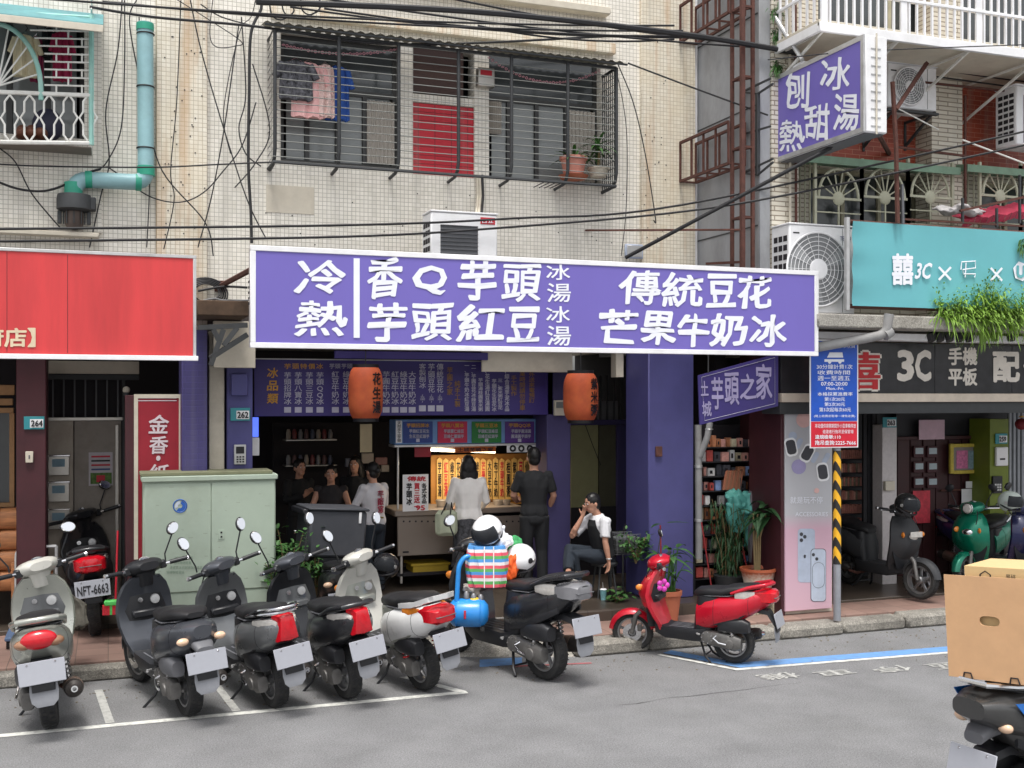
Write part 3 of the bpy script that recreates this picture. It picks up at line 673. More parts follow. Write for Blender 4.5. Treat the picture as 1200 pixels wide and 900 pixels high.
for (pa, pb) in ((640, 722),):
    for i in range(5):
        x = f(pa, 0).x + (f(pb, 0).x - f(pa, 0).x) * i / 13; MB().tube([(x, Yb, z0_), (x, YW, z0_)], .006, 4).build('floor_bar', darkst, t)
# corrugated roof sheet
t = thing('awning', 'narrow corrugated roof sheet over the dark window cage', 'awning', (xa, Yb, z1_ + .05)); m = MB(); N_ = 150
for i in range(N_):
    u0, u1 = xa - .1 + (xb + .2 - xa) * i / N_, xa - .1 + (xb + .2 - xa) * (i + 1) / N_
    h0, h1 = .012 * math.sin(i * 1.6), .012 * math.sin((i + 1) * 1.6)
    m.quad((u0, Yb - .12, z1_ + .04 + h0), (u1, Yb - .12, z1_ + .04 + h1), (u1, YW - .1, z1_ + .12 + h1), (u0, YW - .1, z1_ + .12 + h0))
m.build('sheet', M('weathered roof sheet', S(140, 138, 126), .7, var=.3, dirt=.6, scale=9), t)
MB().tube([(xa - .1, Yb - .1, z1_ + .02), (xb + .1, Yb - .1, z1_ + .02)], .012, 6).build('edge_bar', darkst, t)
pA = P(353, 73, 12.15)
garment('hanging_shirt', 'black and white print blouse hanging in the dark window cage', P(347, 78, 12.15), .34, .42, bf)
garment('hanging_shirt', 'plain pink shirt hanging behind the print blouse', P(361, 80, 12.2), .34, .6, pink)
garment('hanging_shirt', 'pale floral shirt hanging beside the pink shirt', P(381, 82, 12.2), .2, .58, fl, sleeves=False)
garment('hanging_shirt', 'blue shirt hanging at the right end of the laundry', P(395, 84, 12.25), .26, .6, M('blue cotton', S(44, 84, 160), .9))
def chain(label, a, b, sag, col, Y):
    t = thing('chain', label, 'chain', P(*a, Y)); A, Bp = P(*a, Y), P(*b, Y); n = 34; m = MB()
    for i in range(n):
        u = (i + .5) / n; p = A.lerp(Bp, u) + Vector((0, 0, -sag * 4 * u * (1 - u))); m.ring(p, (0, 1, 0) if i % 2 else (0, .3, 1), .014, .005, 8, 4)
    m.build('links', col, t)
pkc = M('pink plastic chain', S(196, 140, 150), .5)
chain('pink plastic chain hung over the laundry in the dark cage', (330, 52), (468, 57), .08, pkc, 12.1)
chain('pink plastic chain hung over the potted plant window', (571, 66), (704, 82), .22, pkc, 12.1)
# exterior socket box between windows
t = thing('junction_box', 'metal junction box on the tiled pier between the windows', 'junction box', P(566, 92, YW)); x0, z0, x1, z1 = RC(557, 82, 577, 104, YW); B('box', steel, t, x0, YW - .1, z0, x1, YW - .001, z1, .01); B('label', redl, t, x0 + .03, YW - .104, z1 - .09, x1 - .04, YW - .1005, z1 - .03, 0)
# plants on the cage floor
def leaf(mb, base, d, L, wd, droop=.3, fold=.0, n=5):
    d = d.normalized(); side = d.cross(Vector((0, 0, 1))); side = side.normalized() if side.length > .01 else Vector((1, 0, 0)); o = len(mb.v); prev = None
    up_ = side.cross(d).normalized()
    for i in range(n + 1):
        u = i / n; p = base + d * L * u - Vector((0, 0, droop * L * u * u)); ww = wd * math.sin(math.pi * min(1, .12 + .88 * u) ** .8) if u < 1 else 0
        cur = (p - side * ww + up_ * fold * ww, p, p + side * ww + up_ * fold * ww)
        if prev: mb.quad(prev[0], cur[0], cur[1], prev[1]); mb.quad(prev[1], cur[1], cur[2], prev[2])
        prev = cur
    return mb
def pot(t, c, r, h, mat, rim=True):
    MB().lathe([(r * .7, 0), (r * .95, h * .85), (r * 1.04, h * .86), (r * 1.06, h), (r * .9, h), (r * .88, h * .85)], c, n=24).build('pot', mat, t)
    MB().lathe([(r * .88, h * .86), (0.01, h * .9)], c, n=16).build('soil', soil, t)
c = P(672, 208, 12.18)
t = thing('potted_plant', 'terracotta pot with a green spiky plant in the dark window cage', 'potted plant', c); pot(t, c, .16, .24, M('pink terracotta', S(206, 140, 124), .7, var=.1)); MB().lathe([(.15, -.02), (.18, .02), (.14, .0)], c, n=20).build('saucer', terra, t)
for i in range(26):
    a = random.uniform(0, 6.28); b = random.uniform(.3, 1.3); leaf(MB(), c + Vector((.03 * math.cos(a), .03 * math.sin(a), .22)), Vector((math.cos(a) * math.cos(b), math.sin(a) * math.cos(b), math.sin(b))), random.uniform(.26, .42), .02, .6).build('leaf', leafm, t, smooth=False)
c = P(701, 208, 12.2)
t = thing('potted_plant', 'tall spiky plant in a white tub at the right end of the cage', 'potted plant', c); pot(t, c, .13, .11, cream)
MB().tube([c + Vector((0, 0, .1)), c + Vector((.01, 0, .3)), c + Vector((0, 0, .4))], .015, 6).build('stem', stemm, t)
for i in range(30):
    a = random.uniform(0, 6.28); b = random.uniform(.0, 1.3); leaf(MB(), c + Vector((0, 0, random.uniform(.25, .42))), Vector((math.cos(a) * math.cos(b), math.sin(a) * math.cos(b), math.sin(b))), random.uniform(.24, .4), .019, .6).build('leaf', leafm, t, smooth=False)

# ---------------- air conditioners
def ac_unit(label, px0, py0, px1, py1, Y, depth, side=True, grille='round', txt=None, group=None, fanc=None, X=None):
    x0, z0, x1, z1 = X or RC(px0, py0, px1, py1, Y); w_, h = x1 - x0, z1 - z0
    t = thing('air_conditioner', label, 'air conditioner', (x0, Y, z0), group)
    B('casing', white, t, x0, Y, z0, x1, Y + depth, z1, .015); B('top_lid', white, t, x0 - .008, Y - .008, z1 + .001, x1 + .008, Y + depth, z1 + .02, .005)
    if grille == 'round':
        r = h * .42; cx, cz = x0 + w_ * .42, z0 + h * .5; c = Vector((cx, Y - .004, cz))
        MB().lathe([(r, 0), (r, .012), (0.01, .012)], c, (0, -1, 0), 36).build('fan_opening', M('fan opening shade', S(128, 130, 132), .6), t)
        for k in range(7): MB().ring(c + Vector((0, -.02, 0)), (0, 1, 0), r * (.28 + .12 * k), .004 if k < 6 else .012, 36, 5).build('guard_ring', white, t)
        for k in range(16):
            a = k * math.pi / 8; d = Vector((math.cos(a), 0, math.sin(a))); MB().tube([c + d * r * .28 + Vector((0, -.02, 0)), c + d * r + Vector((0, -.02, 0))], .003, 4).build('guard_spoke', white, t)
        for k in range(3):
            a = k * 2.09 + .4; d = Vector((math.cos(a), 0, math.sin(a))); e = Vector((-math.sin(a), 0, math.cos(a)))
            MB().plate([c + Vector((0, -.013, 0)) + d * .2 * r, c + Vector((0, -.013, 0)) + d * r * .9 - e * .2 * r, c + Vector((0, -.013, 0)) + d * r * .9 + e * .3 * r], (0, -.003, 0)).build('blade', M('fan blade grey', S(150, 152, 154), .5), t)
        MB().lathe([(r * .28, 0), (r * .26, .015), (.01, .02)], c + Vector((0, -.015, 0)), (0, -1, 0), 24).build('hub', white, t)
        B('side_panel_seam', greypl, t, x0 + w_ * .8, Y - .002, z0 + .02, x0 + w_ * .8 + .006, Y - .0005, z1 - .02, 0); B('handle', blk, t, x0 + .05, Y - .004, z1 - .1, x0 + .13, Y - .001, z1 - .085, 0)
    else:
        gx0, gx1 = x0 + w_ * .14, x0 + w_ * .7
        B('grille_back', M('grille shade', S(92, 94, 98), .6), t, gx0, Y - .003, z0 + h * .04, gx1, Y - .001, z1 - h * .16, 0)
        n = 16
        for i in range(n): zz = z0 + h * .06 + i * h * .77 / (n - 1); B('louvre', greypl, t, gx0, Y - .014, zz, gx1, Y - .0035, zz + .007, 0)
    if side:
        for i in range(3):
            for j in range(8): B('side_slot', dark, t, x0 - .004, Y + depth * (.12 + .26 * i), z0 + h * (.08 + .105 * j), x0 + .002, Y + depth * (.32 + .26 * i), z0 + h * (.145 + .105 * j), 0)
    return t
t = ac_unit('small white air conditioner resting behind the purple sign top', 505, 250, 583, 340, 11.5, .35, grille='flat')
B('sticker', redl, t, *(lambda r: (r[0], 11.496, r[1], r[2], 11.4985, r[3]))(RC(563, 255, 580, 263, 11.5)), 0)
letter(MB(), '日立', FY(11.494), 565, 256.5, 578, 261.5, .02).build('lettering', lett, t, smooth=False)
t2 = thing('support_frame', 'steel shelf carrying the small white air conditioner', 'shelf', P(540, 345, 11.6)); xq0, xq1 = XY(500, 11.5), XY(590, 11.5)
zz = RC(505, 250, 583, 340, 11.5)[1]
for x in (xq0, xq1): MB().tube([(x, 11.45, zz - .03), (x, YW, zz - .03)], .02, 4).build('arm', rust, t2)
MB().tube([(xq0, 11.47, zz - .03), (xq1, 11.47, zz - .03)], .02, 4).build('cross_bar', rust, t2)
# pipes from it up the wall
t2 = thing('refrigerant_pipe', 'wrapped white pipes rising from the small air conditioner to the red panel', 'pipe', P(562, 240, YW))
for dx in (0, 3, 6): MB().tube([P(559 + dx, 205, YW - .03), P(560 + dx, 230, YW - .05), P(558 + dx, 252, 11.95)], .016, 6).build('pipe', cable if dx == 6 else cream, t2)
# ================================================================= neighbouring building on the right
nb = thing('apartment_building', 'red brick and cream tiled apartment building on the right', 'building', (XE + .1, YR, 0))
XB = XE + .06; fR = FY(YR)
YB = 11.45
B('side_wall', greyw, nb, XB, YR + .02, 3.3, XB + .15, YW + 3, 9.5, .01)
for z in (4.66, 6.05, 7.1): B('formwork_seam', darkst, nb, XB - .006, YR + .05, z, XB + .001, YW, z + .016, 0)
B('corner_column', WT3, nb, XB + .151, YR, 3.3, XY(936, YR), YB + .01, 9.5, .004)
x1_ = 14.5
def brickwall(z0, z1): return B('brick_wall', BR, nb, XY(936, YR) + .001, YB, z0, x1_, YB + .25, z1, 0)
zb1, zb2 = ZY(1050, 192, YB), ZY(1050, 60, YB)
brickwall(zb1, zb2)
wallgrid(MB(), XY(936, YR) + .001, x1_, 3.3, zb1 - .002, YB + .02, YB + .25, [(XY(950, YB), 3.9, XY(1120, YB), zb1 - .12), (XY(1150, YB), 3.9, 13.5, zb1 - .12)]).build('wall', WT3, nb)
wallgrid(MB(), XY(936, YR) + .001, x1_, zb2 + .002, 9.5, YB + .02, YB + .25, [(XY(960, YB), zb2 + .2, 13.5, 8.6)]).build('wall', WT3, nb)
B('column', WT3, nb, XY(1092, YR + .2), YR + .2, 3.6, XY(1128, YR + .2), YB - .001, 9.5, .004)
B('room_back', dark, nb, XB + .2, YB + 1.2, 3.5, x1_, YB + 1.3, 9.4, 0)
for (a, b, c_, d) in ((950, 1120, 3.9, zb1 - .12), (1150, 1290, 3.9, zb1 - .12), (960, 1290, zb2 + .2, 8.6)):
    hx0, hx1 = XY(a, YB), XY(b, YB); ws = winset((hx0, c_, hx1, d), [hx0 + .05] + [hx0 + (hx1 - hx0) * k / 4 for k in (1, 2, 3)] + [hx1 - .05], M('beige window frame', S(170, 164, 140), .5), nb, glassd, None, y=YB + .12)
# fan grilles over the teal banner
gp = M('cream green grille paint', S(190, 190, 168), .5, var=.1, dirt=.4, dcol=S(150, 140, 110))
def fan_cage(label, pxs, pyb, pyt, Y, deep=.35, px_end=None):
    t = thing('window_cage', label, 'window cage', (XY(pxs[0], Y), Y, 4)); 
    for a, b in zip(pxs, pxs[1:]):
        xa_, xb_ = XY(a, Y), XY(b, Y); cx = (xa_ + xb_) / 2; r = (xb_ - xa_) / 2 - .05; zm = ZY((a + b) / 2, 233 - ((a + b) / 2 - 970) * .015, Y)
        arc = [Vector((cx + r * math.cos(q), Y, zm + r * 1.25 * math.sin(q))) for q in [math.pi * k / 20 for k in range(21)]]
        MB().tube(arc, .018, 6).build('arch_bar', gp, t)
        for k in range(1, 7): q = math.pi * k / 7; MB().tube([(cx, Y, zm), (cx + r * math.cos(q), Y, zm + r * 1.25 * math.sin(q))], .009, 5).build('spoke', gp, t)
        MB().ell((cx, Y, zm), (.085, .02, .085), 14, 8).build('boss', gp, t)
        for x in (xa_, xb_): MB().tube([(x, Y, 3.9), (x, Y, ZY(a, pyt, Y))], .024, 4).build('post', gp, t)
        MB().tube([(cx, Y, 3.9), (cx, Y, zm)], .012, 4).build('bar', gp, t)
        MB().tube([(xa_, Y, zm), (xb_, Y, zm)], .02, 4).build('rail', gp, t)
        for k in range(1, 5): zz = zm - k * .17; MB().tube([(xa_, Y, zz), (xb_, Y, zz)], .01, 4).build('bar', gp, t)
    x0, x1 = XY(pxs[0], Y), XY(pxs[-1], Y); zt = ZY(pxs[0], pyt, Y)
    for i in range(3): 
        for xs in ((x0 - .0), ): MB().tube([(xs, Y + .1 + i * .1, 3.9), (xs, Y + .1 + i * .1, zt)], .01, 4).build('side_bar', gp, t)
    return t
fan_cage('cream window cage with three fan arches above the teal banner', [955, 1010, 1064, 1116], 260, 186, 11.05)
fan_cage('cream window cage with a fan arch beside the tiled column at the right edge', [1148, 1196, 1244], 260, 190, 11.05)
gt = M('faded green awning strip', S(120, 150, 128), .6, var=.15, dirt=.3)
for a, b, lab in ((930, 1126, 'faded green eave strip over the three fan arches'), (1134, 1300, 'faded green eave strip over the fan arch at the right edge')):
    t = thing('eave_strip', lab, 'awning', (XY(a, 11), 11, 5.3)); z = ZY(a, 180 + (a > 1000) * 13, 10.98)
    MB().loft([[(x, 10.95, z - .09), (x, 10.95, z), (x, 11.4, z + .07), (x, 11.4, z - .01)] for x in (XY(a, 10.95), XY(b, 10.95))]).build('sheet', gt, t)
# top balcony cage
Yk = 10.1; t = thing('balcony_cage', 'white railed balcony cage at the top right corner', 'balcony', (XY(960, Yk), Yk, 6.5)); fk = FY(Yk)
zb_ = fk(960, 20).z; xk0, xk1 = fk(960, 0).x, 12.5
ft_ = MB().box(xk0, Yk, zb_ - .09, xk1, YB, zb_ - .02, .004); ft_.build('floor_slab', cream, t)
for dz, hh in ((-.15, .1), (.30, .035), (.72, .035), (1.2, .05)):
    B('rail', white, t, xk0, Yk - .015, zb_ + dz, xk1, Yk + .03, zb_ + dz + hh); B('rail', white, t, xk0 - .001, Yk + .031, zb_ + dz, xk0 + .04, YB - .2, zb_ + dz + hh)
for i in range(46):
    x = xk0 + .02 + i * .105; wd = .03 if i % 10 else .09; B('slat', white, t, x, Yk - .006, zb_ - .05, x + wd, Yk + .02, zb_ + 1.2)
for i in range(10): y = Yk + .1 + i * .13; B('slat', white, t, xk0 + .004, y, zb_ - .05, xk0 + .03, y + .03, zb_ + 1.2)
for i in range(6): x = xk0 + .1 + i * 1.0; MB().tube([(x, Yk + .1, zb_ - .12), (x, YB, zb_ - .6)], .018, 4).build('brace', whitep, t)
for i in range(6): x = xk0 + .1 + i * 1.0; MB().tube([(x, Yk + .02, zb_ - .12), (x, YB, zb_ - .12)], .016, 4).build('joist', whitep, t)
t = ac_unit('white air conditioner bracketed to the brick wall beside the hanging sign', 1040, 76, 1098, 128, 10.9, .32); c = P(1060, 130, 11)
br = thing('wall_bracket', 'dark bracket under the air conditioner beside the hanging sign', 'bracket', c)
for px in (1046, 1096): a = P(px, 132, 10.9); MB().tube([a, (a.x, YB, a.z)], .02, 4).tube([(a.x, YB, a.z - .3), (a.x, 10.95, a.z)], .02, 4).tube([(a.x, YB, a.z), (a.x, YB, a.z - .35)], .022, 4).build('bracket_arm', darkst, br)
B('cross_bar', darkst, br, P(1040, 132, 10.88).x, 10.87, c.z - .05, P(1100, 132, 10.88).x, 10.93, c.z - .021)
ac_unit('white air conditioner cut by the right edge of the picture', 1191, 103, 1250, 172, 10.7, .35, grille='flat')
t = ac_unit('large white air conditioner between the purple sign and the teal banner', 925, 268, 998, 361, 10.58, .36, X=(XY(925, 10.58), 3.64, XY(1002, 10.58), 4.63))
letter(MB(), 'TECO', FY(10.575), 984, 277, 997, 282, .01).build('lettering', M('blue grey lettering', S(90, 100, 130), .5), t, smooth=False)
# concrete canopy slab
sl = thing('canopy_slab', 'stained concrete canopy slab under the teal banner', 'canopy', (7.4, 10.3, 3.47))
MB().box(XY(959, 10.3), 10.3, 3.47, 14, YB, 3.62, .015).build('slab', conc, sl)
B('soffit_board', white, sl, XY(930, 10.6), 10.62, 3.36, 14, 10.9, 3.44)
B('soffit_panel', cream, sl, XY(900, 10.95), 10.951, 3.38, 14, 17, 3.42, 0)
# teal banner
Yt = 10.36; tb = thing('banner_sign', 'teal banner sign with white double happiness logo over the phone shop', 'sign', (XY(1000, Yt), Yt, 3.7))
tx0, tz0, tz1 = XY(999, Yt), 3.72, P(1000, 259, Yt).z
m = MB(); NX, NZ = 60, 14; xx1 = 13.2; gr = []
for i in range(NX + 1):
    col_ = []
    for j in range(NZ + 1):
        u, v = i / NX, j / NZ; x = tx0 + (xx1 - tx0) * u; z = tz0 + (tz1 - tz0) * v
        edge = math.exp(-u * 40) * .012 * math.sin(v * 17) + .006 * math.sin(x * 3.1 + z) * math.sin(v * 3.14); col_.append((x, Yt + edge, z))
    gr.append(col_)
for i in range(NX):
    for j in range(NZ): m.quad(gr[i][j], gr[i + 1][j], gr[i + 1][j + 1], gr[i][j + 1])
m.build('banner', teal, tb, ang=80)
for z in (tz0, tz1): MB().tube([(tx0 - .03, Yt + .06, z), (xx1, Yt + .06, z)], .025, 6).build('frame_bar', rust, tb)
MB().tube([(tx0 - .05, Yt + .03, tz0 - .05), (tx0 - .05, Yt + .03, tz1 + .04)], .035, 6).build('frame_post', alum, tb)
m = MB(); fT = FY(Yt - .015)
letter(m, '囍', fT, 1045, 297, 1070, 334, .03); letter(m, '3C', fT, 1073, 308, 1091, 327, .03, shear=.2)
letter(m, '×', fT, 1099, 312, 1115, 329, -.01); letter(m, '×', fT, 1160, 313, 1175, 330, -.01)
m.tube([fT(*p) for p in ((1126, 316), (1127, 307), (1143, 306), (1143, 314), (1128, 316), (1129, 321), (1143, 321), (1142, 325))], .008, 5).tube([fT(*p) for p in ((1131, 325), (1132, 308))], .008, 5)
m.build('lettering', lett, tb, smooth=False)
m = MB().lathe([(.12, 0), (.12, .006)], fT(1196, 318), (0, -1, 0), 6); m.build('logo_badge', lett, tb, smooth=False)
letter(MB(), 'U', FY(Yt - .024), 1191, 311, 1201, 326, .05).build('logo_letter', teal, tb, smooth=False)
# junk on top of the banner
jk = thing('cloth_bundle', 'crumpled grey plastic sheet lying on top of the teal banner', 'plastic sheet', P(1130, 245, 10.7)); c = P(1128, 246, 10.7); m = MB()
for i in range(9): m.ell(c + Vector((random.uniform(-.3, .3), random.uniform(-.1, .1), random.uniform(-.05, .02))), (random.uniform(.1, .2), .08, random.uniform(.025, .04)), 10, 8)
rbuild(m, 'sheet', M('dirty white plastic sheet', S(200, 196, 196), .6, var=.2), jk, .02, 2, .035, 9, local=False)
jk = thing('banner_scrap', 'folded red and white old banner lying above the teal banner', 'banner', P(1170, 255, 10.7))
m = MB(); 
for i in range(12):
    a, b = P(1130 + i * 7, 258 - i * 1.0 + 1.5 * math.sin(i * 2), 10.6), P(1137 + i * 7, 257 - (i + 1) * 1.0 + 1.5 * math.sin(i * 2 + 2), 10.6); m.quad(a, b, b + Vector((0, .35, .13)), a + Vector((0, .35, .13))); m.quad(a, b, b - Vector((0, -.05, .08)), a - Vector((0, -.05, .08)))
m.build('sheet', M('torn red banner', S(196, 66, 92), .6, var=.35, scale=5), jk)
jf = thing('scaffold_rail', 'dark steel posts and rail standing behind the teal banner', 'rail', P(1150, 250, 10.5))
for px, a, b in ((1128, 232, 262), (1168, 244, 266), (1195, 205, 262)): MB().tube([P(px, b, 10.5), P(px, a, 10.5)], .018, 4).build('post', darkst, jf)
MB().tube([P(1060, 257, 10.5), P(1215, 266, 10.5)], .015, 4).tube([P(1125, 247, 10.5), P(1200, 231, 10.5)], .02, 4).build('rail', rust, jf)
# tall rusty posts of the upper street side
t = thing('rusty_mast', 'rusty post standing in front of the fan arches with a cross arm', 'post', P(1047, 260, 10.3))
MB().tube([P(1052, 262, 10.3), P(1050, 170, 10.3), P(1046, 96, 10.3)], .028, 6).build('post', rust, t); MB().tube([P(1050, 128, 10.3), P(1086, 74, 10.5)], .03, 4).build('brace', rust, t)
MB().tube([P(1058, 262, 10.3), P(1057, 216, 10.3)], .02, 4).build('stub', greypl, t)
for a, b, Y in (((1050, 172), (1140, 184), 10.9), ((1048, 93), (1260, 115), 10.9), ((1131, 112), (1131, 240), 10.9)):
    MB().tube([P(*a, Y), P(*b, Y)], .018, 4).build('rail', rust, t)
# ferns and moss at the slab
t = thing('fern_clump', 'bright green ferns growing out of the canopy slab below the teal banner', 'fern'); m = MB()
for i in range(800):
    px = min(1235, max(1104, random.gauss(1165, 40))); h = 1 - abs(px - 1165) / 110
    b = P(px, 372 + (px - 1100) * .09, 10.3 + random.uniform(-.03, .12)); b.z += random.uniform(0, .5) * h * random.random()
    a = random.uniform(0, 6.28); e = random.uniform(-.5, 1.3); d = Vector((math.cos(a) * math.cos(e), math.sin(a) * math.cos(e) - .3, math.sin(e)))
    leaf(m, b, d, random.uniform(.12, .32), random.uniform(.007, .014), 1.0, 0, 4)
    for k in range(3): leaf(m, b + d * .07 * (k + 1), d + Vector((random.uniform(-.7, .7), random.uniform(-.4, .2), random.uniform(-.3, .5))), .08, .01, .6, 0, 2)
m.build('fronds', leafy, t, smooth=False); 
m = MB()
for i in range(26):
    b = P(random.uniform(1150, 1165), 385, 10.28); leaf(m, b, Vector((random.uniform(-.3, .5), -.2, -1)), random.uniform(.1, .3), .01, .1, 0, 3)
m.build('fronds', leafy, t, smooth=False)
WM[t.name] = Matrix.Identity(4)
for px, py, lab in ((911, 14, 'topmost weed tuft on the cream corner column'), (911, 42, 'weed tuft on the cream corner column under the topmost one'), (911, 78, 'weed tuft on the column beside the hanging sign'), (1198, 286, 'thin weed hanging over the right end of the teal banner')):
    t = thing('weed_tuft', lab, 'weed', P(px, py, YR)); m = MB()
    for i in range(60): b = P(px + random.gauss(0, 3), py + random.gauss(0, 4), (YR if px < 1000 else 10.33) - .01); a = random.uniform(0, 6.28); leaf(m, b, Vector((math.cos(a), -.5, math.sin(a))), random.uniform(.04, .13), .008, .6, 0, 3)
    m.build('leaves', leafm, t, smooth=False)

# ---------------- hanging purple sign 刨冰熱甜湯
Xh = 7.25; fh = FX(Xh); pN, pF = fh(1013, 40), fh(903, 88); zB = fh(1013, 154).z; zT = pN.z; yN, yF = pN.y, pF.y
t = thing('projecting_sign', 'purple projecting light box sign with white brush lettering hung over the street', 'sign', (Xh, yF, zB)); TH = XY(1040, yN) - Xh
B('casing', white, t, Xh + .012, yN, zB, Xh + TH, yF, zT, .012)
B('sign_face', signp, t, Xh - .004, yN + .05, zB + .05, Xh + .011, yF - .05, zT - .05, 0)
MB().box(Xh - .012, yN + .0, zB, Xh + .0118, yN + .05, zT).box(Xh - .012, yF - .05, zB, Xh + .0118, yF, zT).box(Xh - .0118, yN + .05, zB, Xh + .0118, yF - .05, zB + .05).box(Xh - .0118, yN + .05, zT - .05, Xh + .0118, yF - .05, zT).build('sign_frame', alum, t)
for i in range(10): zz = zB + .06 + i * .088; B('rib', alum, t, Xh + .08, yN - .006, zz, Xh + .2, yN - .0005, zz + .012, 0)
MB().tube([(Xh + .14, yN - .012, zB - .02), (Xh + .14, yN - .012, zT + .02)], .01, 5).build('edge_cable', cream, t)
B('underside', greypl, t, Xh + .03, yN + .04, zB - .01, Xh + TH - .02, yF - .04, zB - .001, 0)
for (s, a, b, c, d) in (('刨', 921, 81, 949, 130), ('冰', 961, 66, 998, 108), ('熱', 914, 137, 943, 181), ('甜', 944, 120, 973, 166), ('湯', 977, 106, 1007, 156)):
    letter(MB(), s, fh, a, b + 3, c, d - 3, .018, nrm=Vector((-1, 0, 0)), eps=.008, brush=.08, shear=.05).build('character', lett, t, smooth=False)
B('lamp_block', white, t, Xh + .05, (yN + yF) / 2 + .3, zT + .001, Xh + .2, (yN + yF) / 2 + .5, zT + .07, .02)
t = thing('sign_strut', 'grey steel stay from the mossy column down to the projecting sign', 'strut', fh(908, 18)); MB().tube([P(908, 20, YR - .01), fh(940, 70)], .025, 8).build('bar', alum, t)
t = thing('sign_strut', 'long black pole running from the purple shop sign up to the projecting sign', 'strut', P(733, 301, 11.0)); MB().tube([P(733, 302, 11.6), fh(965, 172) + Vector((.1, 0, 0))], .022, 8).build('bar', cable, t); MB().ring(fh(965, 168) + Vector((.1, 0, 0)), (1, 0, 0), .035, .014, 14, 6).build('eye', cable, t)
t = thing('sign_strut', 'short brown strut below the projecting sign beside the brick wall', 'strut', P(1035, 160, YB)); MB().tube([P(1030, 158, 10.2), P(1042, 180, YB)], .03, 6).build('bar', rust, t)
t = thing('sign_frame_mount', 'black steel frame holding the far end of the projecting sign', 'bracket', (7.0, 10.9, 4.8))
a = [(Xh - .12, 10.95), (Xh - .38, 10.95)]
fm = lambda px, py: PX(px, py, 6.98)
for px, y0, y1 in ((870, 106, 204), (888, 110, 205)): MB().tube([fm(px, y0), fm(px, y1)], .028, 4).build('post', darkst, t)
for (p, q) in (((869, 108), (903, 92)), ((869, 158), (903, 148)), ((888, 110), (906, 98)), ((870, 203), (906, 186)), ((888, 205), (906, 190)), ((869, 108), (888, 110)), ((870, 203), (888, 205))): MB().tube([fm(*p), fm(*q)], .014, 4).build('bar', darkst, t)

# ---------------- rusty lattice mast
t = thing('lattice_frame', 'rusty steel lattice frame of a missing sign between the two buildings', 'sign frame', (6.85, 10.9, 3.6)); Xm = 6.78
fm = FX(Xm); ym = fm(869, 300).y
def bar(a, b, r=.022, n='bar'): MB().tube([a, b], r, 4).build(n, rust, t)
mast = [(Xm, ym), (Xm + .14, ym - .06), (Xm + .18, ym + .1)]
pts3 = [fm(858, 300), fm(870, 300), PX(882, 300, Xm + .14)]
cols = [(p.x, p.y) for p in pts3]
for i, (x, y) in enumerate(cols): bar((x, y, 3.75), (x, y, 8.3), .026 if i != 1 else .034, 'post')
z = 3.95
while z < 8.2:
    for i in range(3): bar((*cols[i], z), (*cols[(i + 1) % 3], z), .018)
    z += .8
def arm(zt, zb, y1=YW - .07, ya=None):
    y0 = cols[0][1]
    for dx in (0, .22):
        bar((Xm + dx - .05, y0, zt), (Xm + dx - .05, y1, zt)); bar((Xm + dx - .05, y0, zb), (Xm + dx - .05, y1, zb))
        for k in range(5): yy = y0 + (y1 - y0) * k / 4; bar((Xm + dx - .05, yy, zt), (Xm + dx - .05, yy, zb), .016)
    for k in range(5): yy = y0 + (y1 - y0) * k / 4; bar((Xm - .05, yy, zb), (Xm + .17, yy, zb), .014)
zq = lambda py: P(783, py, YW).z
arm(zq(168), zq(213)); arm(zq(8), zq(50)); 
bar((cols[1][0], cols[1][1], P(869, 268, 10.9).z), P(686, 270, YW - .02), .014); bar((cols[1][0], cols[1][1], P(869, 306, 10.9).z), P(828, 309, 11.6), .02)
t = thing('junction_box', 'pale blue junction box at the wall above the purple sign', 'junction box', P(740, 300, YW)); x0, z0, x1, z1 = RC(733, 286, 754, 303, YW - .1); B('box', M('pale blue plastic', S(176, 186, 206), .5), t, x0, YW - .1, z0, x1, YW - .061, z1, .01); B('lid', alum, t, x0 + .02, YW - .108, z0 + .02, x1 - .02, YW - .1005, z1 - .02)

# ================================================================= cables
def wire(label, pts, Y, r=.008, sag=0, mat=cable, group=None, n=22, cat='cable'):
    pp = [P(a, b, (Y if not isinstance(Y, (list, tuple)) else Y[i])) for i, (a, b) in enumerate(pts)]; out = []
    if len(pp) == 2:
        for i in range(n + 1): u = i / n; p = pp[0].lerp(pp[1], u); p.z -= sag * 4 * u * (1 - u); out.append(p)
    else:                          # Catmull-Rom
        q = [pp[0]] + pp + [pp[-1]]
        for i in range(1, len(q) - 2):
            for k in range(8):
                u = k / 8; a, b, c, d = q[i - 1], q[i], q[i + 1], q[i + 2]
                out.append(.5 * ((2 * b) + (c - a) * u + (2 * a - 5 * b + 4 * c - d) * u * u + (3 * b - a - 3 * c + d) * u ** 3))
        out.append(pp[-1])
    o = MB().tube(out, r, 6).build('cable', mat, None); tag(o, label, cat, group); return o
g1 = 'black cables bundled across the top of the facade'
wire('thick black cable bundle crossing the top of the facade towards the mast', [(300, 2), (560, 14), (800, 40), (935, 62)], 10.9, .03, group=g1)
for i, (a, b, c, d) in enumerate(((-20, -8, 790, 30), (120, 2, 800, 36), (380, 10, 800, 42), (360, -5, 936, 58), (500, -8, 936, 56), (340, 8, 800, 44), (560, 30, 790, 46))):
    wire(('uppermost thin', 'second thin', 'third thin', 'fourth thin', 'fifth thin', 'lowest thin', 'short thin')[i] + ' black cable beside the thick bundle at the top of the facade', [(a, b), (c, d)], 11.0 + .05 * i, .011, .08, group=g1)
wire('black cable from the top left window to the long dark cage', [(105, 8), (180, 20), (300, 31), (470, 52), (720, 42)], 12.0, .014)
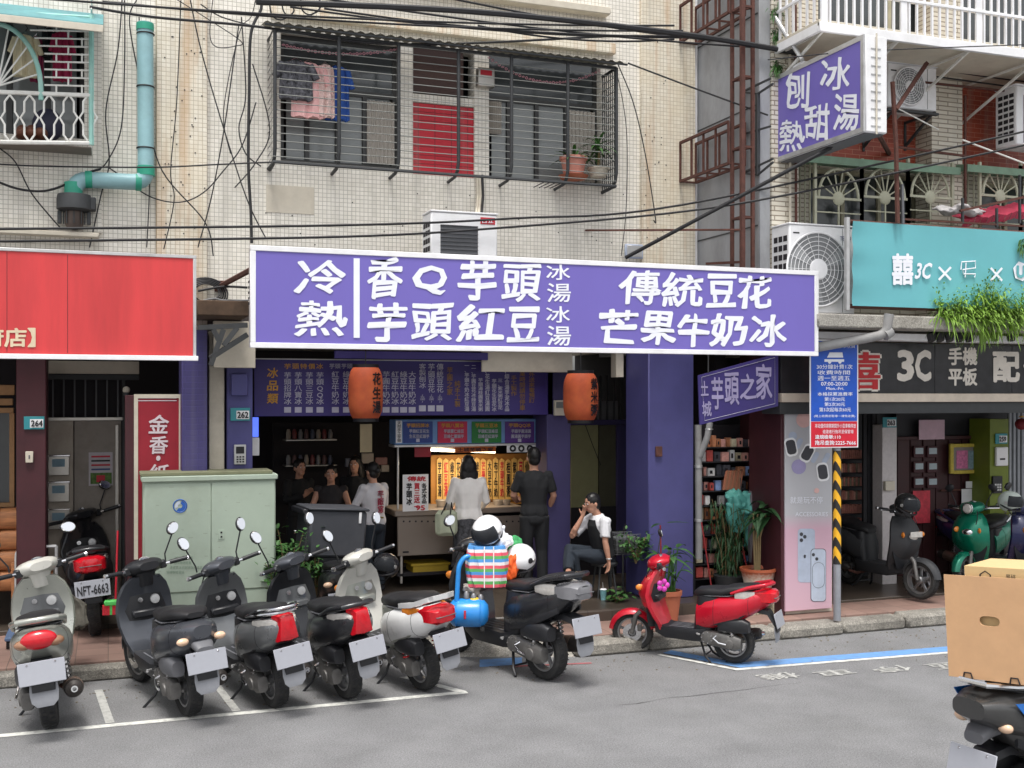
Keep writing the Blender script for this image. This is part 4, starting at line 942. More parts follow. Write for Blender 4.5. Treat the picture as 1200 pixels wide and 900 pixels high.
wire('upper of the two long level cables above the shop signs', [(-20, 268.5), (400, 264), (600, 256), (800, 240), (1210, 152)], [11.4, 11.4, 11.4, 11.2, 10.0], .0125)
wire('lower of the two long level cables above the shop signs', [(-20, 283), (400, 277.5), (600, 266), (800, 248), (955, 222), (1210, 168)], [11.3, 11.3, 11.3, 11.1, 10.5, 9.9], .0125)
for px, py, s in ((330, 12, 14), (352, 10, 22), (364, 6, 12)):
    wire({330: 'left', 352: 'largest', 364: 'right'}[px] + ' loop of spare black cable tied above the laundry cage', [(px - s, py - 8), (px - s * .8, py + 6), (px, py + 11), (px + s, py + 2), (px + s * .8, py - 8)], 11.9, .008, group='cable loops above the laundry')
wire('vertical black cable dropping to the left end of the purple sign', [(303, -10), (306, 10), (294, 40), (292, 110), (291, 190), (294, 250), (295, 285)], 12.2, .016)
wire('thin cable slanting from the laundry cage to the purple sign corner', [(296, 75), (316, 150), (300, 190), (275, 220)], 12.28, .007)
HANG = [[(222, -5), (236, 60), (262, 150), (290, 235), (312, 280)], [(143, 0), (138, 60), (124, 130), (128, 190), (118, 230), (105, 290)], [(146, 0), (146, 70), (142, 150), (125, 190), (112, 200)],
        [(212, 0), (207, 120), (200, 200), (204, 235), (192, 292)], [(250, -5), (246, 40), (254, 55), (276, 54), (282, 48), (240, 20), (200, -5)], [(0, 174), (18, 190), (36, 225), (60, 255), (72, 268)],
        [(125, 195), (140, 205), (175, 230), (210, 237), (238, 226), (262, 200), (284, 170), (300, 120)], [(163, 20), (166, 120), (175, 200), (172, 290)], [(280, 28), (270, 100), (262, 155), (248, 230), (232, 290)],
        [(283, 20), (288, 110), (280, 150), (288, 180), (306, 195)], [(724, 75), (742, 120), (756, 180), (768, 255), (766, 258)], [(722, 80), (734, 150), (734, 240), (728, 300)], [(160, 0), (152, 30), (172, 130), (190, 200), (240, 260), (250, 300)],
        [(235, 5), (260, 20), (300, 31)], [(300, -2), (294, 20), (280, 40), (262, 130), (270, 180)]]
HL = ['thin slack cable crossing the beige column and ending near the purple sign corner', 'thin slack cable swinging left of the blue drain pipe down to the fan', 'thick looped cable just left of the blue drain pipe', 'thin cable hanging straight down the beige stained column', 'thin cable curled in a loop at the top right of the beige column', 'grey looking cable curving from the white cage down to the fan', 'long cable sagging in a wide bow under the drain pipe elbow', 'thin straight cable running down the front of the blue drain pipe', 'thin cable between the beige column and the laundry cage, leftmost of its pair', 'thin cable kinked beside the laundry cage', 'thin cable hanging from the roof sheet corner of the dark cage', 'thin straight cable at the right side of the dark cage', 'long diagonal cable from the top of the drain pipe to the beige column foot', 'short cable bowed across the top of the beige column', 'thin cable doubled beside the vertical black cable']
for h, lb in zip(HANG, HL): wire(lb, h, 12.26, random.choice((.005, .006, .007)), group='thin slack cables on the tiled wall')
wire('pair of dark cables sagging from the left edge to the drain pipe', [(-10, 210), (20, 221), (50, 224), (75, 217), (95, 205), (118, 198)], 12.2, .012)
wire('thin level cable crossing behind the drain pipe', [(-10, 192), (60, 195), (180, 196), (250, 193), (318, 190)], 12.1, .008)
wire('thin cable from the dark cage corner to the rusty lattice', [(736, 74), (810, 102), (900, 135)], [12, 11.5, 10.9], .01)
wire('white cord slanting across the brick wall below the air conditioner', [(1050, 126), (1100, 152)], 10.6, .008, mat=whitep)
wire('white cord slanting down to the right edge of the picture', [(1128, 164), (1210, 195)], 10.4, .01, mat=whitep)
wire('bundle of grey cables along the brick wall below the balcony', [(1098, 80), (1150, 88), (1210, 96)], 11.0, .02)
wire('thin cable under the balcony bundle on the brick wall', [(1098, 90), (1150, 97), (1210, 105)], 11.0, .01)
wire('thin roof cable across the top of the balcony', [(900, 70), (1010, 60), (1210, 52)], 10.0, .006)
wire('black cable wound on the gap between the two signs', [(232, 341), (262, 336), (290, 337)], 12.1, .013)
wire('grey cable in the gap between the two signs', [(232, 354), (250, 350), (262, 352), (292, 352)], 12.05, .01, mat=cableg)
# pipes on the cream corner column
for px, mt, lab in ((932, rust, 'copper coloured pipe running down the cream corner column'), (925, cream, 'white conduit running down the cream corner column')):
    t = thing('conduit', lab, 'pipe', P(px, 200, YR)); MB().tube([P(px, -20, YR - .03), P(px + 1, 268, YR - .03)], .016, 8).build('pipe', mt, t)
    MB().ring(P(px, 150, YR - .03), (0, 0, 1), .018, .006, 12, 5).build('clamp', alum, t)
# ================================================================= left shop (number 264)
Yl = 13.9
def ybox(name, mat, parent, px0, py0, px1, py1, Y, d=.03, b=.004, **k):
    x0, z0, x1, z1 = RC(px0, py0, px1, py1, Y); return B(name, mat, parent, x0, Y, z0, x1, Y + d, z1, b, **k)
t = thing('gate', 'stainless steel front gate with barred transom beside number 264', 'gate', P(98, 680, Yl))
ybox('door_panel', M('dull steel door sheet', S(172, 162, 150), .5, .3, dirt=.5, dcol=S(120, 100, 84), scale=3), t, 56, 493, 86, 720, Yl)
ybox('door_panel', M('speckled steel door sheet', S(142, 134, 126), .5, .3, dirt=.4, scale=6), t, 87, 493, 142, 720, Yl)
ybox('handle_bar', steel, t, 135, 498, 139, 700, Yl - .05, .04)
ybox('frame', steel, t, 53, 489, 145, 493, Yl - .02, .05); ybox('frame', darkst, t, 50, 442, 54, 720, Yl - .02, .05); ybox('frame', darkst, t, 143, 442, 147, 720, Yl - .02, .05)
ybox('transom_back', dark, t, 54, 445, 144, 489, Yl + .1, .02)
for i in range(7): ybox('bar', greypl, t, 61 + i * 12.7, 445, 63 + i * 12.7, 491, Yl, .02)
ybox('lintel', cream, t, 41, 423, 163, 438, Yl - .1, .1); ybox('lintel', darkst, t, 41, 439, 163, 445, Yl - .1, .1)
for i, py in enumerate((537, 568, 600)):
    m_ = thing('mailbox', ('steel mailbox with blue label, uppermost of three on the gate', 'steel mailbox with blue label, middle of three on the gate', 'steel mailbox, lowest of three on the gate')[i], 'mailbox', P(68, py, Yl - .04))
    ybox('box', steel, m_, 57, py - 3, 81, py + 20, Yl - .06, .055); ybox('flap', chrome, m_, 57, py - 4, 82, py - 2, Yl - .08, .018); ybox('label', M('pale blue label', S(130, 160, 176), .6), m_, 61, py + 1, 76, py + 10, Yl - .064, .003, 0)
t = thing('notice', 'white notice with a fruit photo taped on the steel gate', 'notice', P(118, 550, Yl)); ybox('paper', M('notice paper', S(196, 190, 196), .8), t, 104, 530, 132, 569, Yl - .006, .004, 0)
for i, c_ in enumerate((redl, blk, redl, M('blue print', S(70, 80, 130), .6))): ybox('print', c_, t, 107, 534 + i * 5, 129, 536 + i * 5, Yl - .009, .002, 0)
ybox('print', M('green print', S(90, 120, 60), .7, var=.5, scale=20), t, 106, 554, 131, 567, Yl - .009, .002, 0); ybox('print', redl, t, 113, 557, 123, 565, Yl - .011, .0015, 0)
ybox('wall_panel', maroond, mb_, 20, 430, 50, 700, 13.5, .1); ybox('wall_panel', dark, mb_, -60, 425, 22, 500, 14.5, .1)
t = thing('shop_window', 'honey wood framed display window at the left edge', 'window', P(0, 600, 13.6))
for q in ((-40, 451, 17, 463), (-40, 467, 15, 475), (-40, 478, 16, 484)): ybox('frame', woodf, t, *q, 13.6, .08)
ybox('frame', woodf, t, 11, 484, 17, 594, 13.6, .08); ybox('pane', glassd, t, -40, 484, 11, 594, 13.66, .01, 0)
ybox('frame', woodf, t, -40, 590, 17, 595, 13.59, .08)
t = thing('log_stack', 'stack of split orange wood logs under the display window', 'log stack', P(0, 690, 13.3))
for i in range(4):
    for j in range(3):
        c = P(-45 + j * 22, 608 + i * 24, 13.3); MB().loftx([(c.x, c.z, .14, .115, 13.3), (c.x + .2, c.z, .15, .12, 13.3)], 3, 14).build('log', woodm, t)
t = thing('trolley', 'grey tube handled flat trolley beside the black scooter', 'trolley', P(20, 690, 12.6)); pc2 = lambda a, b, Y=12.7: P(a, b, Y)
MB().tube(pipe_run([pc2(19, 712), pc2(19, 642), pc2(66, 640)], .1), .018, 8).build('handle_tube', alum, t); MB().tube([pc2(66, 640), pc2(66, 712)], .018, 8).build('handle_tube', alum, t)
MB().box(pc2(10, 0).x, 12.2, .24, pc2(62, 0).x, 12.75, .28, .01).build('deck', M('blue deck board', S(84, 104, 134), .6), t)
for x in (pc2(14, 0).x, pc2(56, 0).x): MB().lathe([(.05, -.02), (.05, .02)], (x, 12.3, .2), (1, 0, 0), 14).build('caster', rubber, t)
t = thing('crate', 'orange wooden crate standing behind the trolley', 'crate', P(35, 690, 13.2))
for i in range(3): ybox('slat', woodm, t, 13, 661 + i * 13, 62, 671 + i * 13, 13.1, .03)
ybox('slat', woodm, t, 13, 659, 17, 702, 13.08, .02); ybox('slat', woodm, t, 58, 659, 62, 702, 13.08, .02)
# broom and red light box
t = thing('broom', 'red handled broom with red and green bristles standing by the cabinet', 'broom', P(134, 735, 12.3)); MB().tube([P(138, 622, 12.4), P(135, 714, 12.2)], .011, 8).build('handle', M('red lacquer', S(176, 24, 44), .4), t)
MB().box(P(122, 716, 12.1).x, 12.05, P(0, 717, 12.1).z, P(139, 716, 12.1).x, 12.15, P(0, 711, 12.1).z, .01).build('head', M('green plastic', S(86, 190, 92), .5), t)
for i in range(7): px = 120 + i * 2.9; MB().loft([[(P(px + a, 0, 12.1).x, 12.1 + b, P(0, py, 12.1).z) for a, b in ((0, -.04), (2.7, -.04), (2.7, .04), (0, .04))] for py in (717, 728)]).build('bristle_tuft', MATS['green plastic'] if i in (3, 6) else M('red bristles', S(196, 40, 54), .8), t)
t = thing('light_box', 'dark red vertical light box sign with white lettering behind the pale green cabinet', 'sign', P(185, 552, 12.3)); Yg = 12.25
x0, z0, x1, z1 = RC(157, 462, 213, 562, Yg); z1 = P(185, 462, Yg).z
B('casing', maroon, t, P(146, 0, 12.9).x, Yg + .02, .2, x1 - .01, 12.85, z1 - .01, .005); B('sign_face', redbox, t, x0 + .04, Yg, 1.0, x1 - .03, Yg + .019, z1 - .04, 0)
MB().box(x0, Yg - .01, 1.0, x0 + .04, Yg + .03, z1).box(x1 - .03, Yg - .01, 1.0, x1, Yg + .03, z1).box(x0 + .04, Yg - .01, z1 - .04, x1 - .03, Yg + .03, z1).build('sign_frame', cream, t)
wl = M('grey white letters', S(214, 200, 206), .6)
for s, a, b, c, d in (('金', 174, 486, 198, 508), ('香', 175, 511, 197, 532), ('‧', 183, 534, 188, 540), ('紙', 175, 544, 198, 566)): letter(MB(), s, FY(Yg - .002), a, b, c, d, .02, shear=.08).build('character', wl, t, smooth=False)
ybox('line', wl, t, 161, 466, 207, 467, Yg - .003, .002, 0); ybox('line', wl, t, 161, 469, 207, 470, Yg - .003, .002, 0)
t = thing('wall_lamp', 'small cream bulb lamp above the maroon door post', 'lamp', P(148, 458, 13)); MB().ell(P(148, 457, 13), (.04, .04, .04)).build('bulb', cream, t); MB().lathe([(.03, 0), (.03, .04)], P(148, 464, 13), n=12).build('socket', darkst, t)

# ---------------- pale green cabinet
Yg = 11.75; x0, x1 = XY(168, Yg), XY(323, Yg); zt = P(245, 557, Yg).z
t = thing('utility_cabinet', 'pale green two door telecom cabinet in front of the purple pillars', 'cabinet', (x0, Yg, .15))
B('body', greenbox, t, x0, Yg + .012, .15, x1, Yg + .42, zt - .05, .006); zd = P(245, 692, Yg).z; xm = XY(247.5, Yg)
B('plinth', greenbox, t, x0 + .01, Yg, .16, x1 - .01, Yg + .011, zd - .02, 0)
for a, b in ((x0 + .012, xm - .004), (xm + .004, x1 - .012)): B('door', greenbox, t, a, Yg - .008, zd, b, Yg + .0115, zt - .075, .005)
B('lid', greenbox, t, x0 - .02, Yg - .03, zt - .055, x1 + .02, Yg + .46, zt + .0, .008); B('lid_board', M('mossy lid board', S(120, 122, 96), .9, dirt=.5), t, x0 - .03, Yg + .0, zt + .001, x1 - .03, Yg + .44, zt + .035, .006)
c = P(211, 593, Yg - .0095); rr = .065; m = MB(); m.ring(c, (0, 1, 0), rr, .006, 30, 4)
blu = M('blue emblem print', S(40, 92, 176), .5); arcp = lambda a0, a1, r0, r1: MB().add([c + Vector((r * math.cos(a), -.001, r * math.sin(a))) for r in (r0, r1) for a in [a0 + (a1 - a0) * k / 16 for k in range(17)]], [(k, k + 1, 18 + k, 17 + k) for k in range(16)])
m2 = arcp(-2.2, 1.3, .022, .056); m2.build('emblem', blu, t, smooth=False); m.build('emblem_ring', blu, t)
arcp(1.6, 3.6, .02, .05).build('emblem', M('pale emblem print', S(200, 206, 220), .5), t, smooth=False)
fg = FY(Yg - .012); pr = M('grey green print', S(120, 140, 124), .6)
for i, (s, a, b) in enumerate((('交通部', 205, 226), ('嚴禁張貼塗畫', 204, 224), ('違者依法究辦請保持清潔', 199, 237), ('管線聯絡電話', 195, 216))): letter(MB(), s, fg, a, 652 + i * 5.6, b, 655.6 + i * 5.6, 0).build('lettering', pr, t, smooth=False)
ybox('lock_plate', greenbox, t, 256, 621, 263, 632, Yg - .014, .006, .001); ybox('keyhole', blk, t, 258.5, 623, 260.5, 625, Yg - .017, .003, 0); ybox('keyhole', blk, t, 258.5, 628, 260.5, 630, Yg - .017, .003, 0)
m = MB()
for i in range(30): px = random.uniform(172, 318); py = random.uniform(565, 680); l = random.uniform(1, 6); a, b = P(px, py, Yg - .0085), P(px + l, py + random.uniform(-.6, .6), Yg - .0085); m.quad(a, b, b + Vector((0, 0, .004)), a + Vector((0, 0, .004)))
m.build('scratches', M('scratched paint', S(140, 146, 130), .7), t, kind='stuff')

# ================================================================= dessert shop
Ym = 12.9
t = thing('menu_board', 'long dark purple menu board with white columns of dish names under the shop sign', 'menu board', P(470, 488, Ym))
x0, x1 = XY(298, Ym), XY(648, Ym); zt_, zb_2 = P(298, 421, Ym).z, P(298, 488, Ym).z
B('board', signpd, t, x0, Ym, zb_2, x1, Ym + .04, zt_, .003); B('edge_strip', alum, t, x0, Ym - .005, zt_ + .0005, x1, Ym + .04, zt_ + .012, 0)
fm_ = FY(Ym - .001)
for i, s in enumerate('冰品類'): letter(MB(), s, fm_, 313, 431 + i * 15, 326, 443 + i * 15, .02, shear=.08).build('character', gold, t, smooth=False)
for i, s in enumerate('芋頭特價冰'): letter(MB(), s, fm_, 333 + i * 9.4, 426, 341 + i * 9.4, 432.5, .012).build('character', gold, t, smooth=False)
for px, s in ((337, '芋頭招牌冰'), (349.5, '芋頭八寶冰'), (362.5, '芋頭三豆冰'), (375, '芋頭QQ冰'), (393, '紅豆牛奶冰'), (406, '綠豆牛奶冰'), (441, '布丁牛奶冰'), (452.5, '芋圓牛奶冰'), (463, '紅豆牛奶冰'), (473, '綠豆牛奶冰'), (483, '大豆牛奶冰')):
    letter(MB(), s, fm_, px - 4.4, 435 if px > 380 else 436, px + 4.4, 474, .01, vert=True).build('lettering', lettg, t, smooth=False); ybox('price_label', lettg, t, px - 4, 477, px + 4, 483.5, Ym - .003, .002, 0)
for px in (389, 403): letter(MB(), '芋頭', fm_, px - 3, 426, px + 10, 432, .01).build('lettering', lettg, t, smooth=False)
for px, s in ((495, '客製刨冰'), (505.5, '芋頭豆花'), (515.5, '傳統豆花')): letter(MB(), s, fm_, px - 4, 426, px + 4, 460 if px > 500 else 455, .01, vert=True).build('lettering', lettg, t, smooth=False); letter(MB(), '(五選)', fm_, px - 3, 462, px + 3, 472, 0, vert=True).build('lettering', lettg, t, smooth=False); ybox('price_label', lettg, t, px - 4, 475, px + 4, 482, Ym - .003, .002, 0)
for px, s, a, b in ((527, '芋圓之家', 430, 463), (536, '純手工製', 446, 477), (602, '手工製作', 440, 464), (612, '營業時間請勿停車', 428, 481), (623, '外送來電預訂', 436, 472)): letter(MB(), s, fm_, px - 3.4, a, px + 3.4, b, .01, vert=True).build('lettering', M('dull gold lettering', S(150, 112, 50), .6), t, smooth=False)
for px, s, a, b in ((547, '一、芋頭牛奶冰紅豆湯', 428, 482), (555, '二、芋圓豆花冰綠豆湯', 428, 482), (563, '芋頭湯桂圓紫米粥', 443, 482), (571, '一、花生湯紅豆湯圓', 428, 482), (579, '芋頭花生豆花冰', 444, 482), (586, '三、紫米粥紅豆花', 444, 480), (594, '一、綜合湯芋泥冰品', 428, 482)): letter(MB(), s, fm_, px - 2.8, a, px + 2.8, b, .02, vert=True).build('lettering', lettg, t, smooth=False)
# lanterns
def lantern(label, px, pyt, pyb, s, Y, wpx):
    c = P(px, (pyt + pyb) / 2, Y); h = P(px, pyt, Y).z - P(px, pyb, Y).z; r = (XY(px + wpx, Y) - XY(px - wpx, Y)) / 2
    t = thing('paper_lantern', label, 'lantern', c); prof = []; n = 26
    for i in range(n * 2 + 1):
        u = i / (n * 2); q = abs(2 * u - 1); rr = r * (1 - .28 * q ** 4) * (1 if i % 2 else .985); prof.append((rr, -h / 2 + h * u))
    MB().lathe(prof, c, n=32).build('shade', M('orange lantern paper', S(176, 78, 44), .75, var=.22, scale=5, emit=.02, dirt=.3, dcol=S(170, 110, 50)), t, ang=60)
    for sg in (-1, 1): MB().lathe([(r * .74, -.03), (r * .76, .03)], c + Vector((0, 0, sg * h / 2)), n=28).build('rim', blk, t)
    MB().tube([c + Vector((0, 0, h / 2)), c + Vector((0, 0, h / 2 + .25))], .006, 5).build('cord', cable, t)
    for i, ch in enumerate(s):
        zc_ = c.z + h * (.27 - i * .27); xa_ = math.radians(-62); vs, fs = glyphs(ch, .03); m = MB(); out = []
        for a, b, l_ in vs: th = xa_ + a * .62; out.append(c + Vector((math.cos(th) * (r * 1.012), math.sin(th) * (r * 1.012), zc_ - c.z + b * h * .24)))
        m.add(out, fs).build('character', blk, t, smooth=False)
    return t
lantern('orange paper lantern reading peanut soup in front of the menu board', 428.5, 430, 491, '花生湯', 12.4, 20)
lantern('orange paper lantern reading purple rice porridge beside the purple pillar', 680.5, 437, 493, '紫米粥', 12.3, 19)
t = thing('tag_strip', 'beige paper strip hanging below the peanut soup lantern', 'paper strip', P(428, 500, 12.9)); ybox('paper', M('beige paper', S(150, 136, 108), .8), t, 422, 497, 436, 530, 12.9, .005, 0)

# counter with steel fascia, glass and signs
Yq = 13.55
t = thing('serving_counter', 'stainless steel serving counter with punched ventilation holes', 'counter', P(550, 660, Yq)); zc1, zc0 = P(540, 600, Yq).z, P(540, 650, Yq).z
cl = M('warm counter steel', S(140, 128, 118), .45, .2, var=.06, scale=2)
for a, b in ((466, 545), (547, 612)): ybox('panel', cl, t, a, 605 if a > 500 else 603, b, 650, Yq, .04, .006)
ybox('worktop', cl, t, 463, 596, 614, 603, Yq - .03, .8, .01)
for i in range(20):
    px = 473 + i * 7.1
    if 536 < px < 552: continue
    MB().lathe([(.012, 0), (.012, .002)], P(px, 611, Yq - .0005), (0, -1, 0), 10).build('vent_hole', blk, t)
for px in (469, 543, 608): ybox('leg', steel, t, px, 650, px + 3, 684, Yq + .05, .04)
ybox('shelf', dark, t, 466, 668, 612, 672, Yq + .05, .5); ybox('name_badge', blk, t, 472, 646, 479, 648, Yq - .003, .002, 0)
for px in (465.5, 632): ybox('post', alum, t, px, 521, px + 2, 597, Yq, .03)
t = thing('storage_crate', 'yellow plastic crate on the floor under the serving counter', 'crate', P(510, 676, Yq + .1)); yc_ = M('yellow plastic', S(176, 148, 40), .5)
ybox('body', yc_, t, 484, 662, 526, 674, Yq + .06, .35, .01); ybox('rim', yc_, t, 482, 660, 528, 663, Yq + .05, .38, .005)
t = thing('hygiene_hood', 'glazed light box canopy with four coloured menu panels above the serving counter', 'light box', P(560, 520, 13.3)); Yh_ = 13.3
hb = M('pale blue hood panel', S(110, 148, 200), .5, var=.15)
ybox('hood', hb, t, 463, 491, 634, 520, Yh_, .3, .01); ybox('trim', alum, t, 462, 520.3, 635, 523, Yh_ - .01, .3)
ybox('side_panel', white, t, 464, 493, 471, 519, Yh_ - .012, .01, 0); letter(MB(), '天然手工芋頭', FY(Yh_ - .014), 465.5, 494, 470, 518, .01, vert=True).build('lettering', blk, t, smooth=False)
for (a, b, c_, s, s2) in ((472.5, 507, S(40, 66, 140), '芋頭招牌冰', '芋頭紅豆花生'), (513, 547.5, S(196, 34, 76), '芋頭八寶冰', '芋頭薏仁綠豆'), (553, 587.5, S(30, 122, 52), '芋頭三豆冰', '芋頭紅豆綠豆'), (592, 626, S(84, 44, 130), '芋頭QQ冰', '芋頭芋圓湯圓')):
    pm_ = ybox('menu_panel', M('menu panel %s' % s2[2:], c_, .5), t, a, 494, b, 519, Yh_ - .012, .01, 0)
    f_ = FY(Yh_ - .014); letter(MB(), s, f_, a + 4, 496, b - 4, 501, .02).build('lettering', gold, t, smooth=False)
    for k in range(2): letter(MB(), (s2, s2[::-1])[k], f_, a + 7, 503 + k * 6, b - 4, 507.5 + k * 6, .02).build('lettering', lettg, t, smooth=False)
    ybox('price_label', lettg, t, (a + b) / 2 - 2, 514, (a + b) / 2 + 2, 518, Yh_ - .016, .003, 0)
for i in range(3): MB().ring(P(601 + i * 10, 525.5, Yh_ - .012), (0, 1, 0), .032, .012, 18, 6).build('round_emblem', blk, t)
ybox('emblem_strip', white, t, 594, 520.8 + .4, 628, 530, Yh_ - .006, .005, 0)
lt = thing('tube_lamp', 'glowing tube lamp under the menu panels behind the serving counter', 'lamp', P(515, 527, 13.6)); emi = M('lit lamp tube', (1, .78, .5), .5, var=0, emit=9)
a_, b_ = P(492, 527, 13.6), P(580, 529.5, 13.9); MB().tube([a_, b_], .016, 8).build('tube', emi, lt); ybox('housing', alum, lt, 490, 523, 582, 525.4, 13.7, .06)
ld = bpy.data.lights.new('lamp_glow', 'AREA'); ld.shape = 'RECTANGLE'; ld.size = 1.0; ld.size_y = .08; ld.energy = 8; ld.color = (1, .84, .62); lo = bpy.data.objects.new('lamp_glow', ld); C.objects.link(lo); lo.location = (a_ + b_) / 2 - Vector((0, 0, .04)); lo.parent = lt; lo.location = (a_ + b_) / 2 - Vector((0, 0, .04)) - Vector(lt.matrix_basis.translation)
# boards of dish names behind the counter
t = thing('dish_name_wall', 'wall of orange wooden tags with dish names behind the serving counter', 'tag wall', P(570, 600, 14.3)); Yt2 = 14.2
tm = M('amber wooden tag', S(222, 180, 104), .6, var=.18, scale=12)
NM = ['芋頭湯', '紅豆湯', '綠豆湯', '花生湯', '鳳梨冰', '紅豆牛奶', '綠豆牛奶', '芒果牛奶', '大豆牛奶', '布丁牛奶', '芋頭牛奶', '桂圓粥', '紫米粥', '豆花', '仙草冰', '愛玉冰', '湯圓']
for i in range(18):
    px = 512 + i * 7.3 if i else 512; x0, z0, x1, z1 = RC(px, 536 + (i % 3), px + 6.3, 585, Yt2)
    m = MB(); pts = [(x0, Yt2, z0), (x1, Yt2, z0), (x1, Yt2, z1 - .03), ((x0 + x1) / 2, Yt2, z1), (x0, Yt2, z1 - .03)]; m.plate(pts, (0, .012, 0)).build('tag', tm, t, smooth=False)
    letter(MB(), NM[i % 17], FY(Yt2 - .002), px + 1, 541, px + 5.4, 582, .02, vert=True).build('lettering', redl if i % 3 == 1 else blk, t, smooth=False)
ybox('back_board', M('amber back board', S(170, 118, 56), .7), t, 505, 532, 645, 592, Yt2 + .03, .03)
for i, px in enumerate((525, 535, 600, 592)): 
    c = P(px, 596, 14.0); tag(MB().lathe([(.05, 0), (.07, .1), (.075, .12), (.06, .13)], P(px - 8, 597, 13.8), n=14).build('bowl', steel, None), ('steel bowl at the left end of the worktop', 'steel bowl right of the woman in the white top', 'steel bowl beside the man in black', 'steel bowl between the two customers')[i], 'bowl', 'steel bowls on the worktop')
t = thing('flavour_poster', 'white poster with red and black brush lettering on the left end of the counter', 'poster', P(487, 598, Yq)); ybox('board', white, t, 472, 556, 502, 599, Yq - .05, .01, 0)
fp = FY(Yq - .052)
for s, a, b, c_, d, mt in (('傳統', 477, 558, 499, 564, redl), ('芋頭冰', 476, 566, 483, 592, blk), ('買三送一', 485, 566, 492, 594, redl), ('各式冰品', 494, 566, 500, 590, blk), ('95', 487, 592, 498, 598, redl)): letter(MB(), s, fp, a, b, c_, d, .03, vert=(d - b) > 10).build('lettering', mt, t, smooth=False)
t = thing('small_placard', 'small maroon placard hanging under the hood by the lamp', 'placard', P(496, 535, 13.5)); ybox('board', redbox, t, 486, 523.5, 505, 535.5, 13.45, .01, 0)
t = thing('name_banner', 'orange lettered strip behind the lamp under the hood', 'banner', P(555, 530, 13.8)); ybox('board', M('orange strip', S(190, 100, 40), .6), t, 533, 523.8, 581, 530, 13.5, .01, 0); letter(MB(), '土城芋頭之家', FY(13.495), 536, 524.5, 578, 529.5, .03).build('lettering', maroon, t, smooth=False)
# wall behind with clutter
t = thing('rear_shelf', 'dark kitchen shelf unit deep inside the dessert shop', 'shelf', P(400, 600, 15.5))
for py in (515, 545, 580): ybox('shelf_board', steel, t, 335, py, 395, py + 1.5, 15.5, .3)
ybox('back_panel', dark, t, 320, 495, 462, 640, 15.9, .05)
cols_ = [S(120, 120, 124), S(90, 60, 60), S(70, 76, 96), S(150, 140, 130), S(110, 40, 44)]
for i in range(16):
    px = 338 + (i % 8) * 7; py = 545 if i < 8 else 515; h = random.uniform(5, 12); c = P(px, py, 15.6)
    o = MB().lathe([(.03, 0), (.035, .09), (.02, .11 + h * .003), (.02, .14)], c, n=10).build('bottle', M('bottle glaze %d' % (i % 5), cols_[i % 5], .3), None); tag(o, 'small bottle standing on the ' + ('middle' if i < 8 else 'top') + ' board of the dark kitchen shelf', 'bottle', 'bottles on the kitchen shelf')
for i, (px, py, w2_, h2_, cc_) in enumerate(((405, 537, 14, 10, 2), (424, 531, 14, 12, 3), (440, 536, 14, 9, 4), (447, 545, 9, 8, 3), (412, 550, 10, 8, 0))):
    o = ybox('wall_notice', M('bottle glaze %d' % cc_, cols_[cc_], .6), None, px, py, px + w2_, py + h2_, 15.2, .04); tag(o, ('grey blue notice left of the lantern strip', 'beige notice below the peanut soup lantern', 'dark red notice behind the woman in the apron', 'small beige notice beside the hood post', 'grey notice above the woman in stripes')[i], 'notice')
t = thing('blue_screen', 'bright blue promotional screen inside the shop next to pillar 262', 'screen', P(300, 500, 12.8)); ybox('screen', M('lit blue screen', S(90, 120, 250), .4, emit=.6), t, 295, 489, 303, 512, 12.8, .03, 0); ybox('stand', white, t, 295, 513, 304, 534, 12.8, .05)

# passage door beside the purple pillar
t = thing('passage_door', 'khaki green metal door in the passage beside the lantern', 'door', P(690, 640, 13.8)); Yd = 13.8
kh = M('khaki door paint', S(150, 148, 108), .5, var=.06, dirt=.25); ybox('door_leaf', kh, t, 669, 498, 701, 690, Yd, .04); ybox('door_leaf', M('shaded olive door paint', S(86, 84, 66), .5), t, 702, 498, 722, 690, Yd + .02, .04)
ybox('transom', purd, t, 660, 492, 735, 498, Yd - .02, .08); ybox('frame', purd, t, 723, 498, 745, 690, Yd - .02, .08); ybox('kick_panel', dark, t, 669, 594, 722, 690, Yd - .01, .01)
for i in range(5): ybox('bar', darkst, t, 695 + i * 8, 440, 697 + i * 8, 492, Yd, .02)
ybox('upper_panel', M('pale transom glass', S(110, 110, 112), .4), t, 700, 470, 724, 492, Yd + .05, .01, 0)
MB().tube([P(686, 498, Yd - .01), P(694, 520, Yd - .01), P(704, 545, Yd - .01)], .005, 5).build('cord', cable, t)
t = thing('meter_box', 'beige meter box on the wall left of the purple rice lantern', 'meter box', P(656, 480, 12.8)); ybox('case', cream, t, 650, 469, 662, 487, 12.85, .045); ybox('dial', glassl, t, 652, 471, 660, 478, 12.842, .006, 0)

